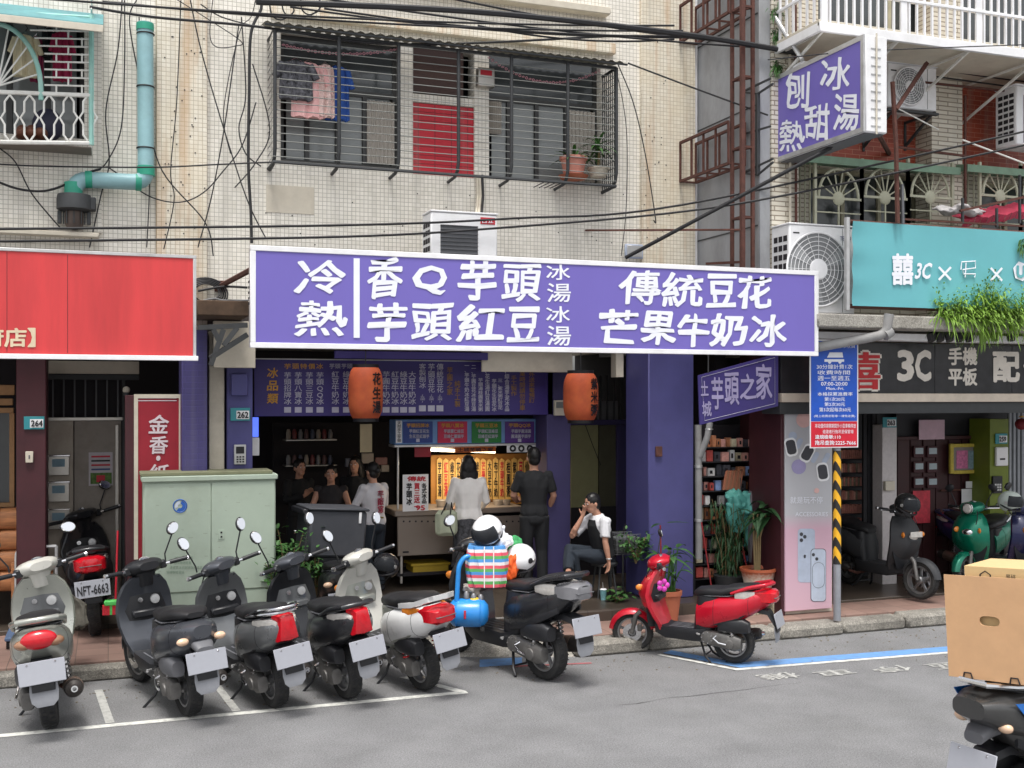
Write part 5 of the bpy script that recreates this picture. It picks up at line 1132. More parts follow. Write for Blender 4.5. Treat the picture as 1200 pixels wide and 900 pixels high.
# 土城芋頭之家 sign, hung askew
t = thing('hanging_sign', 'tilted purple board with white brush lettering under the right end of the shop sign', 'sign', P(865, 460, 11.6)); c4 = [P(818, 440, 11.3), P(912, 414, 10.98), P(912, 476, 10.98), P(820, 498, 11.3)]
nb_ = (c4[1] - c4[0]).cross(c4[3] - c4[0]).normalized(); nb_ = nb_ if nb_.y > 0 else -nb_
MB().plate(c4, nb_ * .05).build('board', signpd, t, smooth=False)
def fq(px, py):
    u = (px - 818) / 94; top_ = c4[0].lerp(c4[1], u); bot = c4[3].lerp(c4[2], u); pt, pb_ = 440 - 26 * u, 498 - 22 * u
    return top_.lerp(bot, (py - pt) / (pb_ - pt))
for (s, cx, cy, w_, h_) in (('土', 825, 455, 9, 17), ('城', 827, 479, 11, 18), ('芋', 840, 461, 14, 38), ('頭', 857, 455, 17, 38), ('之', 876, 453, 19, 30), ('家', 895, 447, 19, 42)):
    letter(MB(), s, fq, cx - w_ / 2, cy - h_ / 2, cx + w_ / 2, cy + h_ / 2, .02, nrm=-nb_, brush=.04).build('character', M('dim white letter', S(164, 156, 196), .6), t, smooth=False)
for a, b in ((4, 4),): 
    fr = [fq(822, 442), fq(908, 419), fq(908, 473), fq(824, 493)]; MB().tube([p - nb_ * .004 for p in fr], .003, 4, closed=True).build('border_line', lettg, t)
for u in (830, 900): p = fq(u, 440 - 26 * (u - 818) / 94); MB().tube([p, p + Vector((0, 0, .22))], .008, 5).build('hanger', darkst, t)

# ================================================================= accessory display and phone shop
t = thing('accessory_display', 'tall black rack crowded with phone accessories behind the drain pipes', 'display rack', P(850, 660, 12.6)); Ya = 12.0
ybox('back_panel', dark, t, 812, 498, 886, 700, Ya + .3, .03); ybox('side_panel', dark2, t, 812, 498, 815, 700, Ya, .3)
cols2 = [S(246, 240, 236), S(232, 170, 158), S(206, 90, 82), S(130, 154, 200), S(90, 90, 98), S(226, 214, 182), S(190, 126, 90)]
for r_ in range(10):
    py = 524 + r_ * 17; ybox('shelf_board', dark2, t, 814, py, 884, py + 1.2, Ya, .3, .002); px = 816
    while px < 880:
        w_ = random.uniform(4, 9); h_ = random.uniform(9, 14); col = random.choice(cols2)
        if random.random() < .96:
            i_ = cols2.index(col); pk = ybox('package', M('pack print %d' % i_, col, .5, var=.25, scale=20), t, px, py - h_, px + w_, py - .2, Ya + random.uniform(.02, .12), .06, .004)
            if random.random() < .6: ybox('print', blk, pk, px + w_ * .3, py - h_ * .7, px + w_ * .65, py - h_ * .3, Ya + .0, .004, 0)
        px += w_ + random.uniform(.4, 2)
for i in range(9): a = 851 + i * 2.3; MB().plate([P(a, 553, Ya - .05), P(a + 2, 551, Ya - .05), P(a + .5 - 2, 574, Ya - .05), P(a - 4, 574, Ya - .05)], (0, .02, 0)).build('magazine', M('tan print %d' % (i % 2), S(176 - 20 * (i % 2), 110, 84), .6), t)
# maroon partition, pipes and poster board
pp_ = MB().box(XY(921, 11.05) - .06, 11.06, .15, XY(921, 11.05), 11.75, 3.38, .005); pp_.build('partition', maroon, nb)
B('partition', maroond, nb, XY(882, 12.0), 12.0, .15, XY(890, 12.0), 12.3, 3.38, .004)
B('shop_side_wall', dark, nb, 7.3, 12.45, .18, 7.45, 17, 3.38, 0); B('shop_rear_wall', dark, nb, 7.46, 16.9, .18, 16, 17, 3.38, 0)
for pts, r, lab in (([P(818, 498, 11.9), P(819, 640, 11.9), P(819, 655, 11.9)], .045, 'thick grey pipe standing at the right side of the big purple pillar'), ([P(896, 480, 11.7), P(898, 560, 11.7), P(903, 690, 11.7)], .04, 'grey drain pipe standing against the maroon partition')):
    t = thing('drain_pipe', lab, 'pipe', pts[-1]); MB().tube(pts, r, 12).build('pipe', M('grey plastic pipe', S(150, 150, 150), .6, dirt=.4), t)
    for k in (0, 1): MB().tube([pts[0].lerp(pts[-1], .3 + .4 * k), pts[0].lerp(pts[-1], .32 + .4 * k)], r * 1.15, 12).build('coupling', alum, t)
t = thing('drain_pipe', 'grey elbow pipe rising from the tilted board to the pillar pipe', 'pipe', P(822, 540, 11.85)); MB().tube([P(832, 495, 11.8), P(829, 512, 11.8), P(820, 535, 11.88)], .04, 12).build('pipe', MATS['grey plastic pipe'], t); MB().ring(P(831, 503, 11.8), (0, 0, 1), .042, .008, 14, 6).build('collar', alum, t)
t = thing('drain_pipe', 'grey plastic elbow pipe crossing in front of the parking sign', 'pipe', P(1040, 375, 10.3)); MB().tube(pipe_run([P(958, 407, 10.5), P(1038, 392, 10.3), P(1042, 368, 10.28)], .1), .055, 14).build('pipe', MATS['grey plastic pipe'], t); MB().tube([P(1036, 393, 10.3), P(1043, 388, 10.3)], .068, 14).build('coupling', MATS['grey plastic pipe'], t)
# poster
Yp = 11.04; t = thing('poster_board', 'pink and grey poster board with phones and earphones on the pillar of the phone shop', 'poster', P(947, 715, Yp)); x0, x1 = XY(920, Yp), XY(975, Yp); zt, zb3 = P(920, 476, Yp).z, .2
m = bpy.data.materials.new('poster print'); m.use_nodes = True; n_ = m.node_tree; bs = n_.nodes['Principled BSDF']; tc = n_.nodes.new('ShaderNodeTexCoord'); sp = n_.nodes.new('ShaderNodeSeparateXYZ'); n_.links.new(tc.outputs['Object'], sp.inputs[0])
mr = n_.nodes.new('ShaderNodeMapRange'); mr.inputs[1].default_value = 0; mr.inputs[2].default_value = zt - .7; n_.links.new(sp.outputs[2], mr.inputs[0]); rp = n_.nodes.new('ShaderNodeValToRGB'); n_.links.new(mr.outputs[0], rp.inputs[0])
rp.color_ramp.elements[0].position = .0; rp.color_ramp.elements[0].color = (*S(214, 178, 192), 1); rp.color_ramp.elements[1].position = .6; rp.color_ramp.elements[1].color = (*S(186, 186, 190), 1)
e_ = rp.color_ramp.elements.new(.5); e_.color = (*S(206, 168, 184), 1); n_.links.new(rp.outputs[0], bs.inputs['Base Color']); bs.inputs['Roughness'].default_value = .35
B('board', m, t, x0, Yp, zb3, x1, Yp + .06, zt, .004)
B('pillar', cream, nb, x0 + .01, Yp + .061, .15, x1 + .05, Yp + .5, 3.38, .005)
fp = FY(Yp - .003)
def rrect(cx, cy, w_, h_, r_, f, n=5, rot=0):
    pts = []
    for (sx, sy, a0) in ((1, -1, 0), (-1, -1, 90), (-1, 1, 180), (1, 1, 270)):
        for k in range(n + 1):
            a = math.radians(a0 + 90 * k / n); dx, dy = sx * (w_ / 2 - r_) + r_ * math.cos(a), sy * (h_ / 2 - r_) - r_ * math.sin(a)
            c_, s_ = math.cos(rot), math.sin(rot); pts.append(f(cx + dx * c_ - dy * s_, cy + dx * s_ + dy * c_))
    return pts
pg, pd, pl, pk_ = M('poster phone grey', S(176, 186, 204), .4), M('poster dark print', S(62, 62, 68), .5), M('poster lilac print', S(158, 150, 190), .5), M('poster blush print', S(220, 178, 172), .5)
def flat(pts, mat, name='print', e=0.0): MB().add([p - Vector((0, e, 0)) for p in pts], [tuple(range(len(pts)))]).build(name, mat, t, smooth=False)
flat(rrect(945, 651, 20, 63, 4, fp), pg); flat(rrect(959, 674, 18, 62, 4, fp), pd, e=.001); flat(rrect(959, 674, 17, 61, 4, fp), M('poster phone pale', S(190, 200, 216), .4), e=.002)
for cx, cy in ((939, 626), (943, 629), (939, 633)): flat(rrect(cx, cy, 4, 4.4, 2, fp), pd, e=.003)
for cx, cy in ((953, 650), (957, 655)): flat(rrect(cx, cy, 3.6, 4, 1.8, fp), pd, e=.003)
flat(rrect(943, 652, 2.5, 4, 1, fp), pd, e=.003)
MB().tube([p - Vector((0, .003, 0)) for p in rrect(959, 674, 14, 30, 7, fp)], .002, 4, closed=True).build('print', pd, t)
for cx, cy, r_, mt in ((942, 492, 9, pk_), (929, 511, 5, pg), (936, 547, 8.5, pl), (957, 575, 3, pk_)): flat(rrect(cx, cy, r_ * 2, r_ * 2.05, r_, fp), mt, e=.001)
for cx, cy, ro in ((927, 524, -.2), (946, 531, .5), (964, 553, -.15)): flat(rrect(cx, cy, 14, 22, 5, fp, rot=ro), white, e=.002); flat(rrect(cx, cy, 11, 17, 4, fp, rot=ro), pd, e=.003)
for cx, cy in ((936, 520), (952, 520), (955, 536), (968, 537)): flat(rrect(cx, cy, 6, 14, 3, fp, rot=.5), pg, e=.0015)
letter(MB(), '就是玩不停', fp, 926, 582, 964, 590, 0).build('lettering', lett, t, smooth=False); letter(MB(), 'ACCESSORIES', fp, 932, 600, 970, 605, 0).build('lettering', lett, t, smooth=False)

# black sign 囍 3C 手機平板 配
Yk = 10.98; t = thing('shop_sign', 'black sign with red double happiness and white 3C lettering over the phone shop', 'sign', P(1060, 470, Yk)); x0 = XY(915, Yk); zt = 3.35; zm_, zl_ = P(1060, 461, Yk).z, P(1060, 471, Yk).z
bk = M('glossy black sign panel', S(46, 46, 50), .16, var=.2, coat=.4)
xs_ = [x0, x0 + 1.0, x0 + 2.2, x0 + 3.4, 13]
for a, b in zip(xs_, xs_[1:]): B('sign_panel', bk, t, a + .002, Yk, zm_, b - .002, Yk + .05, zt, .003)
B('trim_strip', M('beige trim strip', S(212, 198, 182), .5), t, x0, Yk - .03, zl_, 13, Yk + .06, zm_ - .001, .004); B('soffit_edge', darkst, t, x0, Yk + .02, zl_ - .14, 13, Yk + .4, zl_ - .001, .004)
f = FY(Yk - .002); wh = M('ivory letter', S(226, 218, 208), .5); rdd = M('red enamel letter', S(190, 34, 40), .5)
letter(MB(), '囍', f, 962, 410, 1034, 459, .05).build('character', wh, t, smooth=False); letter(MB(), '囍', f, 964.5, 412.5, 1031.5, 456.5, .018, eps=.014).build('character', rdd, t, smooth=False)
letter(MB(), '3', f, 1051, 410, 1071, 447, .04).build('character', wh, t, smooth=False); letter(MB(), 'C', f, 1072, 410, 1091, 447, .04).build('character', wh, t, smooth=False)
for s, a, b in (('手機', 407, 428), ('平板', 431, 452)): letter(MB(), s, f, 1111, a, 1145, b, .035).build('lettering', wh, t, smooth=False)
letter(MB(), '配', f, 1163, 412, 1195, 448, .04).build('character', wh, t, smooth=False); letter(MB(), '件', f, 1199, 413, 1230, 449, .04).build('character', wh, t, smooth=False)
for i, px in enumerate((1091, 1101, 1112, 1124, 1135, 1152, 1165, 1184)):
    s_ = thing('spot_lamp', 'small black spot lamp hung under the canopy, number %s from the left' % ('one', 'two', 'three', 'four', 'five', 'six', 'seven', 'eight')[i], 'lamp', P(px, 392, 10.62), 'spot lamps under the canopy'); c = P(px, 396, 10.62)
    MB().lathe([(.045, -.04), (.07, .03), (.03, .06)], c, (0, .5, 1), 14).build('lamp_head', blackpl, s_); MB().tube([c + Vector((0, 0, .04)), c + Vector((.02, 0, .14)), c + Vector((0, 0, .16))], .008, 5).build('arm', blackpl, s_)
# storefront right
Yf = 12.9
B('floor_wall', dark2, nb, XY(983, Yf), Yf + .1, .18, 16, Yf + .2, 3.38, 0)
t = thing('case_rack', 'wall rack packed with phone cases seen behind the parking sign pole', 'display rack', P(1000, 620, Yf))
for i in range(7):
    ybox('shelf_board', dark, t, 978, 538 + i * 16, 1012, 539.5 + i * 16, Yf - .1, .18)
    for j in range(13): ybox('package', M('case pack %d' % ((i * j) % 4), [S(170, 110, 96), S(150, 96, 84), S(120, 110, 90), S(186, 140, 124)][(i * j) % 4], .5, var=.3, scale=20), t, 979 + j * 2.4, 527 + i * 16 + (j % 2), 981 + j * 2.4, 537.6 + i * 16, Yf - .08, .06, 0)
t = thing('roller_shutter', 'grey folding shutter stack beside the case rack', 'shutter', P(1023, 620, 12.5))
for i in range(4): ybox('slat', dark2, t, 1012 + i * 5, 485, 1016.4 + i * 5, 665, 12.5 + .03 * (i % 2), .04)
ybox('pillar_face', M('speckled stone pillar', S(200, 194, 194), .5, scale=30, var=.1), nb, 1034, 498, 1051, 690, 12.3, .3)
plate_sign('263', 1034, 489, 1050, 501, 12.29, 'teal house number plate 263 on the speckled stone pillar')
t = thing('junction_box', 'beige box low on the speckled stone pillar', 'junction box', P(1043, 575, 12.3)); ybox('case', cream, t, 1038, 564, 1049, 575, 12.24, .055)
t = thing('entrance_door', 'dark maroon entrance door with vertical panels behind the green scooter', 'door', P(1090, 650, 12.9))
for i in range(7): ybox('panel', maroond, t, 1052 + i * 15, 515, 1066 + i * 15, 700, 12.8 + .02 * (i % 2), .06)
ybox('lintel', maroond, t, 1050, 511, 1160, 515, 12.76, .1); ybox('transom', dark2, t, 1050, 480, 1160, 511, 12.85, .05); ybox('mid_rail', rust, t, 1103, 573, 1158, 575, 12.76, .03)
k = 0
NMl = ('top left', 'top right', 'middle left', 'middle right', 'lower left', 'lower right')
for j in range(3):
    for i in range(2):
        s_ = thing('mailbox', 'small white label mailbox on the maroon door, %s of six' % NMl[j * 2 + i], 'mailbox', P(1077 + i * 16, 530 + j * 18, 12.76), 'mailboxes on the maroon door'); ybox('box', maroon, s_, 1071 + i * 16, 523 + j * 18, 1083 + i * 16, 536 + j * 18, 12.76, .035); ybox('label', M('mailbox label', S(176, 190, 196), .6), s_, 1073 + i * 16, 525 + j * 18, 1082 + i * 16, 532 + j * 18, 12.756, .003, 0)
for args, lab, mt in (((1077, 492, 1107, 515), 'large pale pink paper on the transom over the mailboxes', M('pink paper', S(206, 176, 190), .8)), ((1127, 573, 1139, 597), 'white paper taped low on the maroon door', white), ((1132, 564, 1142, 572), 'small white card above the taped paper', white), ((1070, 575, 1090, 613), 'red lettered leaflet behind the black helmet', M('red leaflet', S(196, 60, 74), .6, var=.3, scale=14))):
    o = ybox('paper_sheet', mt, None, *args, 12.74, .004, 0); tag(o, lab, 'paper')
t = thing('bulletin_frame', 'yellow framed notice case with pink and blue papers', 'notice board', P(1135, 555, 12.7)); yl = M('yellow frame', S(196, 176, 74), .6, var=.2, scale=20)
ybox('back', M('grey cork', S(140, 134, 130), .8), t, 1117, 523, 1153, 553, 12.72, .02, 0)
for q in ((1114, 520, 1118, 555), (1152, 520, 1156, 555), (1118, 520, 1152, 524), (1118, 551, 1152, 555)): ybox('frame', yl, t, *q, 12.7, .04)
ybox('paper', M('pink notice', S(206, 120, 160), .8, var=.3, scale=30), t, 1121, 528, 1134, 549, 12.715, .004, 0); ybox('paper', M('blue notice', S(130, 156, 166), .8, var=.3, scale=30), t, 1135, 528, 1149, 549, 12.715, .004, 0)
ybox('pillar_face', M('lime green pillar paint', S(108, 122, 38), .5), nb, 1160, 491, 1182, 700, 12.4, .4); plate_sign('259', 1166, 508, 1180, 520, 12.39, 'teal house number plate 259 on the lime green pillar')
t = thing('intercom', 'white intercom box on the lime green pillar', 'intercom', P(1175, 545, 12.38)); ybox('body', white, t, 1168, 524, 1182, 546, 12.35, .045, .01); ybox('slot', blk, t, 1172, 537, 1178, 539, 12.346, .003, 0)
t = thing('intercom', 'black keypad below the white intercom on the lime green pillar', 'intercom', P(1169, 576, 12.38)); ybox('body', blackpl, t, 1164, 558, 1175, 578, 12.36, .035)
for i in range(3):
    for j in range(3): ybox('button', alum, t, 1166 + i * 2.7, 567 + j * 3, 1168 + i * 2.7, 569 + j * 3, 12.356, .003, 0)
t = thing('roller_shutter', 'corrugated silver shutter at the right edge', 'shutter', P(1195, 600, 12.4))
for i in range(8): x = XY(1183 + i * 5, 12.5); MB().tube([(x, 12.5, .2), (x, 12.5, 3.2)], .028, 8, cap=False).build('slat', M('galvanised slat', S(150, 154, 160), .4, .5), t)
t = thing('paper_lantern', 'round dark red lantern at the right edge of the phone shop front', 'lantern', P(1197, 497, 11.9)); MB().ell(P(1197, 497, 11.9), (.085, .085, .08)).build('shade', M('dark red paper', S(120, 30, 40), .6), t); MB().lathe([(.03, 0), (.03, .02)], P(1197, 489, 11.9), n=12).build('cap', gold, t)
t = thing('awning_banner', 'dark red banner strip hung above the yellow notice case', 'banner', P(1150, 485, 12.4)); MB().plate([P(1113, 479, 12.4), P(1205, 481, 11.8), P(1205, 474, 11.8), P(1113, 473.5, 12.4)], (0, .02, 0)).build('strip', maroon, t)

# ---------------- parking sign on its pole
c = G(981, 727, .15); Yq2 = c.y; t = thing('parking_sign', 'blue and red motorcycle parking fee sign on a yellow black striped pole', 'parking sign', c)
xp = c.x; zt, zb4 = P(980, 398, Yq2).z, P(980, 525, Yq2).z
MB().tube([(xp, Yq2, .15), (xp, Yq2, zt)], .042, 16).build('pole', M('galvanised pole', S(158, 160, 166), .45, .4, dirt=.3), t)
ym_, km_ = M('yellow reflective tape', S(240, 180, 40), .5), M('black tape', S(40, 38, 38), .5)
za, zb5 = P(980, 661, Yq2).z, P(980, 528, Yq2).z; n = 20; zz = za; k = 0; stp = (zb5 - za) / 12
for k in range(-2, 12):
    m = MB(); seg = 16; lo_ = []; hi_ = []
    for i in range(seg + 1):
        a = 2 * math.pi * i / seg; off_ = abs(((a / math.pi + .85) % 2) - 1) * stp * 2.0
        l_, h_ = za + k * stp + off_, za + (k + 1) * stp + off_
        l_, h_ = min(max(l_, za), zb5), min(max(h_, za), zb5)
        p = (xp + .0445 * math.cos(a), Yq2 + .0445 * math.sin(a)); lo_.append((*p, l_)); hi_.append((*p, h_))
    for i in range(seg): m.quad(lo_[i], lo_[i + 1], hi_[i + 1], hi_[i])
    m.build('tape_band', ym_ if k % 2 else km_, t)
Y2 = Yq2 - .06; x0, z0, x1, z1 = RC(949, 398, 1006, 525, Y2)
th = R(4); 
B('board', white, t, x0, Y2, z0, x1, Y2 + .012, z1, .004); bl, rd = M('blue sign enamel', S(28, 84, 190), .35), M('red sign enamel', S(206, 30, 52), .35)
ybox('blue_field', bl, t, 950.5, 400, 1004.5, 493.5, Y2 - .003, .002, 0); ybox('red_field', rd, t, 950.5, 494, 1004.5, 523.5, Y2 - .003, .002, 0)
f = FY(Y2 - .004); m = MB()
for s, a, b, y0, y1, o_ in (('本路段機車停車收費', 955, 1002, 402, 408, .005), ('30分鐘計費1次', 957, 999, 427, 432.5, .005), ('收費時間', 958, 996, 434, 439, .005), ('週一至週五', 958, 996, 440.5, 446, .005), ('07:00-20:00', 962, 993, 447.5, 452, .015), ('Mon.-Fri.', 968, 989, 453.5, 457, .01), ('本格採累進費率', 958, 999, 459.5, 464, .005), ('第1次20元', 966, 990, 465.5, 470, .01), ('第2次30元', 966, 990, 471.5, 476, .01), ('第3次起每次60元', 960, 997, 477.5, 482.5, .005), ('(晚上收費前取車一律免收費)', 954, 1002, 486, 489.5, 0),
                      ('本站僅供排開期間外小型車輛停放', 955, 1003, 496.5, 501.5, 0), ('逾違者行拖吊至保管場', 964, 1000, 503.5, 508, 0), ('違規檢舉:110', 955, 985, 509.5, 514.5, .015), ('拖吊查詢:2225-7666', 955, 1003, 516, 521.5, .015)):
    letter(MB(), s, f, a, y0, b, y1, o_, eps=.003).build('lettering', lett, t, smooth=False)
# little scooter pictogram
pq = lambda *q: [f(*p) - Vector((0, .003, 0)) for p in q]
MB().add(pq((969, 419), (972, 413), (987, 413), (988, 419)), [(0, 1, 2, 3)]).add(pq((966, 421), (989, 421), (989, 424), (966, 424)), [(0, 1, 2, 3)]).build('pictogram', lett, t, smooth=False)
for a in (972, 984): MB().lathe([(.022, 0), (.022, .002)], f(a, 424) - Vector((0, .003, 0)), (0, -1, 0), 14).build('pictogram', lett, t, smooth=False)
for zz in (z0 + .25, z1 - .25): B('clamp', alum, t, xp - .06, Y2 + .0125, zz, xp + .06, Yq2 + .05, zz + .04)
# ================================================================= motor scooters
def wheel(root, x, r, tw, name, spokes=5, disc=False, mt=None, steer=None):
    T = steer or Matrix.Identity(4); c = Vector((x, 0, r)); Y = Vector((0, 1, 0))
    def fin(mb): mb.v = [T @ v for v in mb.v]; return mb
    hub = fin(MB().lathe([(.035, -.05), (.045, -.04), (.045, .04), (.035, .05)], c, Y, 16)).build(name, mt or rimm, root, local=True)
    ri = r - tw * .62
    prof = [(ri, -tw * .38), (ri + tw * .3, -tw * .5), (r - tw * .12, -tw * .42), (r - .004, -tw * .2), (r, 0), (r - .004, tw * .2), (r - tw * .12, tw * .42), (ri + tw * .3, tw * .5), (ri, tw * .38), (ri - .004, 0), (ri, -tw * .38)]
    fin(MB().lathe(prof, c, Y, 40, cap=False)).build('tyre', rubber, hub, local=True)
    m = MB()
    for i in range(34):
        a = 2 * math.pi * i / 34
        for s in (-1, 1):
            d = Vector((math.cos(a + s * .05), 0, math.sin(a + s * .05))); e = Vector((-d.z, 0, d.x)); p = c + d * (r + .0005) + Y * s * tw * .22
            m.plate([p - e * .004 - Y * tw * .14, p + e * .004 - Y * tw * .14, p + e * .009 + Y * tw * .14, p + e * .001 + Y * tw * .14], d * .0025)
    fin(m).build('tread', blackpl, hub, local=True, kind='stuff')
    fin(MB().lathe([(ri + .004, -tw * .36), (ri - .016, -tw * .34), (ri - .022, -tw * .1), (ri - .022, tw * .1), (ri - .016, tw * .34), (ri + .004, tw * .36), (ri + .003, 0), (ri + .004, -tw * .36)], c, Y, 32, cap=False)).build('rim', mt or rimm, hub, local=True)
    for k in range(spokes):
        a = 2 * math.pi * k / spokes + .3; d = Vector((math.cos(a), 0, math.sin(a))); e = Vector((-d.z, 0, d.x))
        fin(MB().loft([[c + d * rr + e * ww * sx + Y * .012 * sy for sx, sy in ((-1, -1), (1, -1), (1, 1), (-1, 1))] for rr, ww in ((.03, .02), (ri * .6, .011), (ri - .018, .017))])).build('spoke', mt or rimm, hub, local=True)
    if disc: fin(MB().lathe([(.045, .048), (.1, .048), (.1, .052), (.045, .052)], c, Y, 28, cap=False)).build('brake_disc', chrome, hub, local=True); fin(MB().box(x - .11, .035, r + .02, x - .06, .07, r + .1, .008)).build('brake_caliper', engm, hub, local=True)
    return hub
def scooter(label, rear, heading, body, lean=0, scale=1.04, wb=1.2, trim=blackpl, floor=blackpl, tail='trapezoid', rail='grab', plate=True, plate_txt=None, steer=0, fender=None, mirrors=(1, 1), stand='side', z0=0.0, spring=engm, shield=None, seat=seatm, flap=True, tl=redlens, seatcover=False, name='motor_scooter', head=None, round_head=False, category='scooter', group='scooters parked along the street', wheelm=None, plate_dim=(.29, .15), mirror_yaw=0, sport=False, front_plate=False, lever=True, mangle=.5, mh=.2, tail_h=0, flapm=None):
    a = math.atan2(heading[1], heading[0]); mtx = Matrix.Translation((rear[0], rear[1], z0)) @ Matrix.Rotation(a, 4, 'Z') @ Matrix.Rotation(R(lean), 4, 'X') @ Matrix.Scale(scale, 4)
    t = thing(name, label, category, mat=mtx, group=group); A = dict(parent=t, local=True)
    shield = shield or body; fender = fender or body; head = head or body; xw = wb
    r = .222; rx = .0
    # steering assembly turned about the steering axis
    ax0, ax1 = Vector((xw, 0, r)), Vector((xw - .30, 0, .98)); ax = (ax1 - ax0).normalized()
    ST = Matrix.Translation(ax1) @ Matrix.Rotation(R(steer), 4, ax) @ Matrix.Translation(-ax1)
    def st(mb): mb.v = [ST @ v for v in mb.v]; return mb
    wheel(t, 0, r, .115, 'rear_wheel', mt=wheelm); wheel(t, xw, r, .1, 'front_wheel', disc=True, steer=ST, mt=wheelm)
    for s in (-1, 1):
        st(MB().tube([Vector((xw, s * .07, r)), Vector((xw - .05, s * .07, r + .2)), Vector((xw - .1, s * .055, .46))], [.022, .026, .026], 10)).build('fork_leg', engm, **A)
    # front fender
    secs = []
    for k in range(15):
        q = R(8 + k * 11.5); rr = r + .035; cx, cz = xw + math.cos(q) * rr, r + math.sin(q) * rr; wd = .052 + .022 * math.sin(math.pi * k / 14)
        d = Vector((math.cos(q), 0, math.sin(q))); sec = []
        for j in range(9): p = -1 + j / 4; sec.append(Vector((cx, p * wd, cz)) - d * (.045 * abs(p) ** 3))
        for j in range(9): p = 1 - j / 4; sec.append(Vector((cx, p * (wd - .006), cz)) - d * (.045 * abs(p) ** 3 + .006))
        secs.append(sec)
    st(MB().loft(secs)).build('front_fender', fender, **A)
    # front body: panel facing forward and leg shield behind
    F = [(.30, .35, .04, .14), (.36, .34, .06, .17), (.44, .30, .09, .2), (.55, .25, .13, .225), (.66, .225, .15, .23), (.77, .24, .13, .215), (.86, .27, .10, .18), (.93, .30, .06, .12)]
    secs = []
    for z, xo, dp, hy in F:
        xb = xw - xo - .03; s_ = []
        for j in range(13): p = -1 + j / 6; s_.append((xb + dp * (1 - abs(p) ** 2.2) + .02, p * hy, z))
        for j in range(13): p = 1 - j / 6; s_.append((xb - .035 + .02 * abs(p), p * (hy - .012), z))
        secs.append(s_)
    MB().loft(secs).build('front_panel', shield, **A)
    MB().loft([[(xw - .245 - q, y, z) for q, y in ((.0, -w_), (.05, -w_ * .7), (.065, 0), (.05, w_ * .7), (.0, w_), (-.012, w_), (-.012, -w_))] for z, q0, w_ in ((.32, 0, .14), (.5, 0, .195), (.66, 0, .2), (.8, 0, .165), (.88, 0, .12))]).build('leg_shield', trim, **A)
    MB().box(xw - .345, -.12, .60, xw - .27, .12, .66, .012).build('glove_box', trim, **A)
    MB().lathe([(.022, 0), (.02, .006)], (xw - .318, .05, .74), (-1, 0, .1), 16).build('key_switch', chrome, **A)
    MB().lathe([(.04, 0), (.035, .012), (.01, .014)], (xw - .31, -.07, .73), (-1, 0, .1), 18).build('vent_cap', alum, **A)
    for s in (-1, 1):
        MB().ell((xw - .14, s * .135, .73), (.045, .02, .035), 12, 8, Matrix.Rotation(R(s * 30), 3, 'Z')).build('turn_signal', amber, **A)
    MB().ell((xw - .12, 0, .70), (.035, .07, .05), 14, 8).build('badge_lamp', clear if not round_head else chrome, **A)
    if front_plate: MB().box(xw - .075, -.09, .70, xw - .06, .09, .77, .012).build('front_lamp_panel', clear, **A)
    # floorboard and skirts
    MB().loft([[(x, y, z + dz) for y, dz in ((-w_, .02), (-w_ * .96, .055), (w_ * .96, .055), (w_, .02), (w_ * .8, -.07), (-w_ * .8, -.07))] for x, w_, z in ((xw - .30, .13, .335), (xw - .42, .155, .29), (.38, .16, .285), (.26, .14, .30))]).build('floorboard', floor, **A)
    for i in range(4): MB().box(.40, -.1 + i * .06, .343, xw - .45, -.085 + i * .06, .347, .002).build('floor_rib', greypl, **A)
    # underseat front box
    MB().loftz([(.30, .31, 0, .10, .13), (.45, .27, 0, .13, .145), (.6, .22, 0, .16, .15), (.69, .20, 0, .17, .145)], 3.2).build('underseat_panel', trim, **A)
    # side body and tail
    th = tail_h
    if sport: st_ = [(.35, .51, .13, .13), (.24, .54, .16, .16), (.05, .585, .18, .16), (-.12, .64, .165, .135), (-.28, .71, .13, .10), (-.39, .765, .085, .06), (-.46, .79, .04, .03)]
    else: st_ = [(.36, .49, .13, .15), (.26, .52, .16, .17), (.10, .56, .185, .16), (-.10, .61, .18, .14), (-.26, .655 + th, .15, .115), (-.37, .69 + th, .105, .08), (-.42, .71 + th, .06, .045)]
    st_ = [(q[0], q[1] - .01, q[2] * 1.1, q[3] * 1.05) for q in st_]
    MB().loftx(st_, 2.7, 28).build('body_shell', body, **A)
    for xq in (.16, -.2):      # panel gaps
        for q0, q1 in zip(st_, st_[1:]):
            if q1[0] <= xq <= q0[0]:
                u = (q0[0] - xq) / (q0[0] - q1[0]); zc_, a_, b_ = [q0[k] + (q1[k] - q0[k]) * u for k in (1, 2, 3)]
                MB().loftx([(xq + .002, zc_, a_ + .0012, b_ + .0012), (xq - .002, zc_, a_ + .0012, b_ + .0012)], 2.7, 28).build('panel_gap', blk, **A)
    for s in (-1, 1):
        MB().loftx([(.30, .42, .012, .05, s * .125), (.1, .47, .014, .05, s * .165), (-.12, .54, .014, .04, s * .16), (-.28, .61 + th, .01, .025, s * .12)], 3, 12).build('side_trim', trim, **A)
        MB().box(.02, s * .168, .60, .12, s * .174, .63, .002).build('side_emblem', chrome, **A)
    if seatcover or True:
        zz = .06 * sport
        MB().loftx([(.40, .70, .07, .03), (.36, .72, .11, .045), (.22, .735, .135, .05), (.08, .745, .15, .045), (.02, .765, .15, .05), (-.12, .79 + zz * .6, .145, .045), (-.24, .80 + zz + th * .5, .11, .035), (-.29, .80 + zz + th * .5, .06, .02)], 3., 24).build('seat', seat, **A)
        MB().loftx([(.39, .69, .075, .006), (.22, .70, .142, .006), (.02, .715, .157, .006), (-.2, .755 + zz, .125, .006)], 3., 16).build('seat_seam', greypl, **A)
    zt = .78 + th + (.06 if sport else 0)
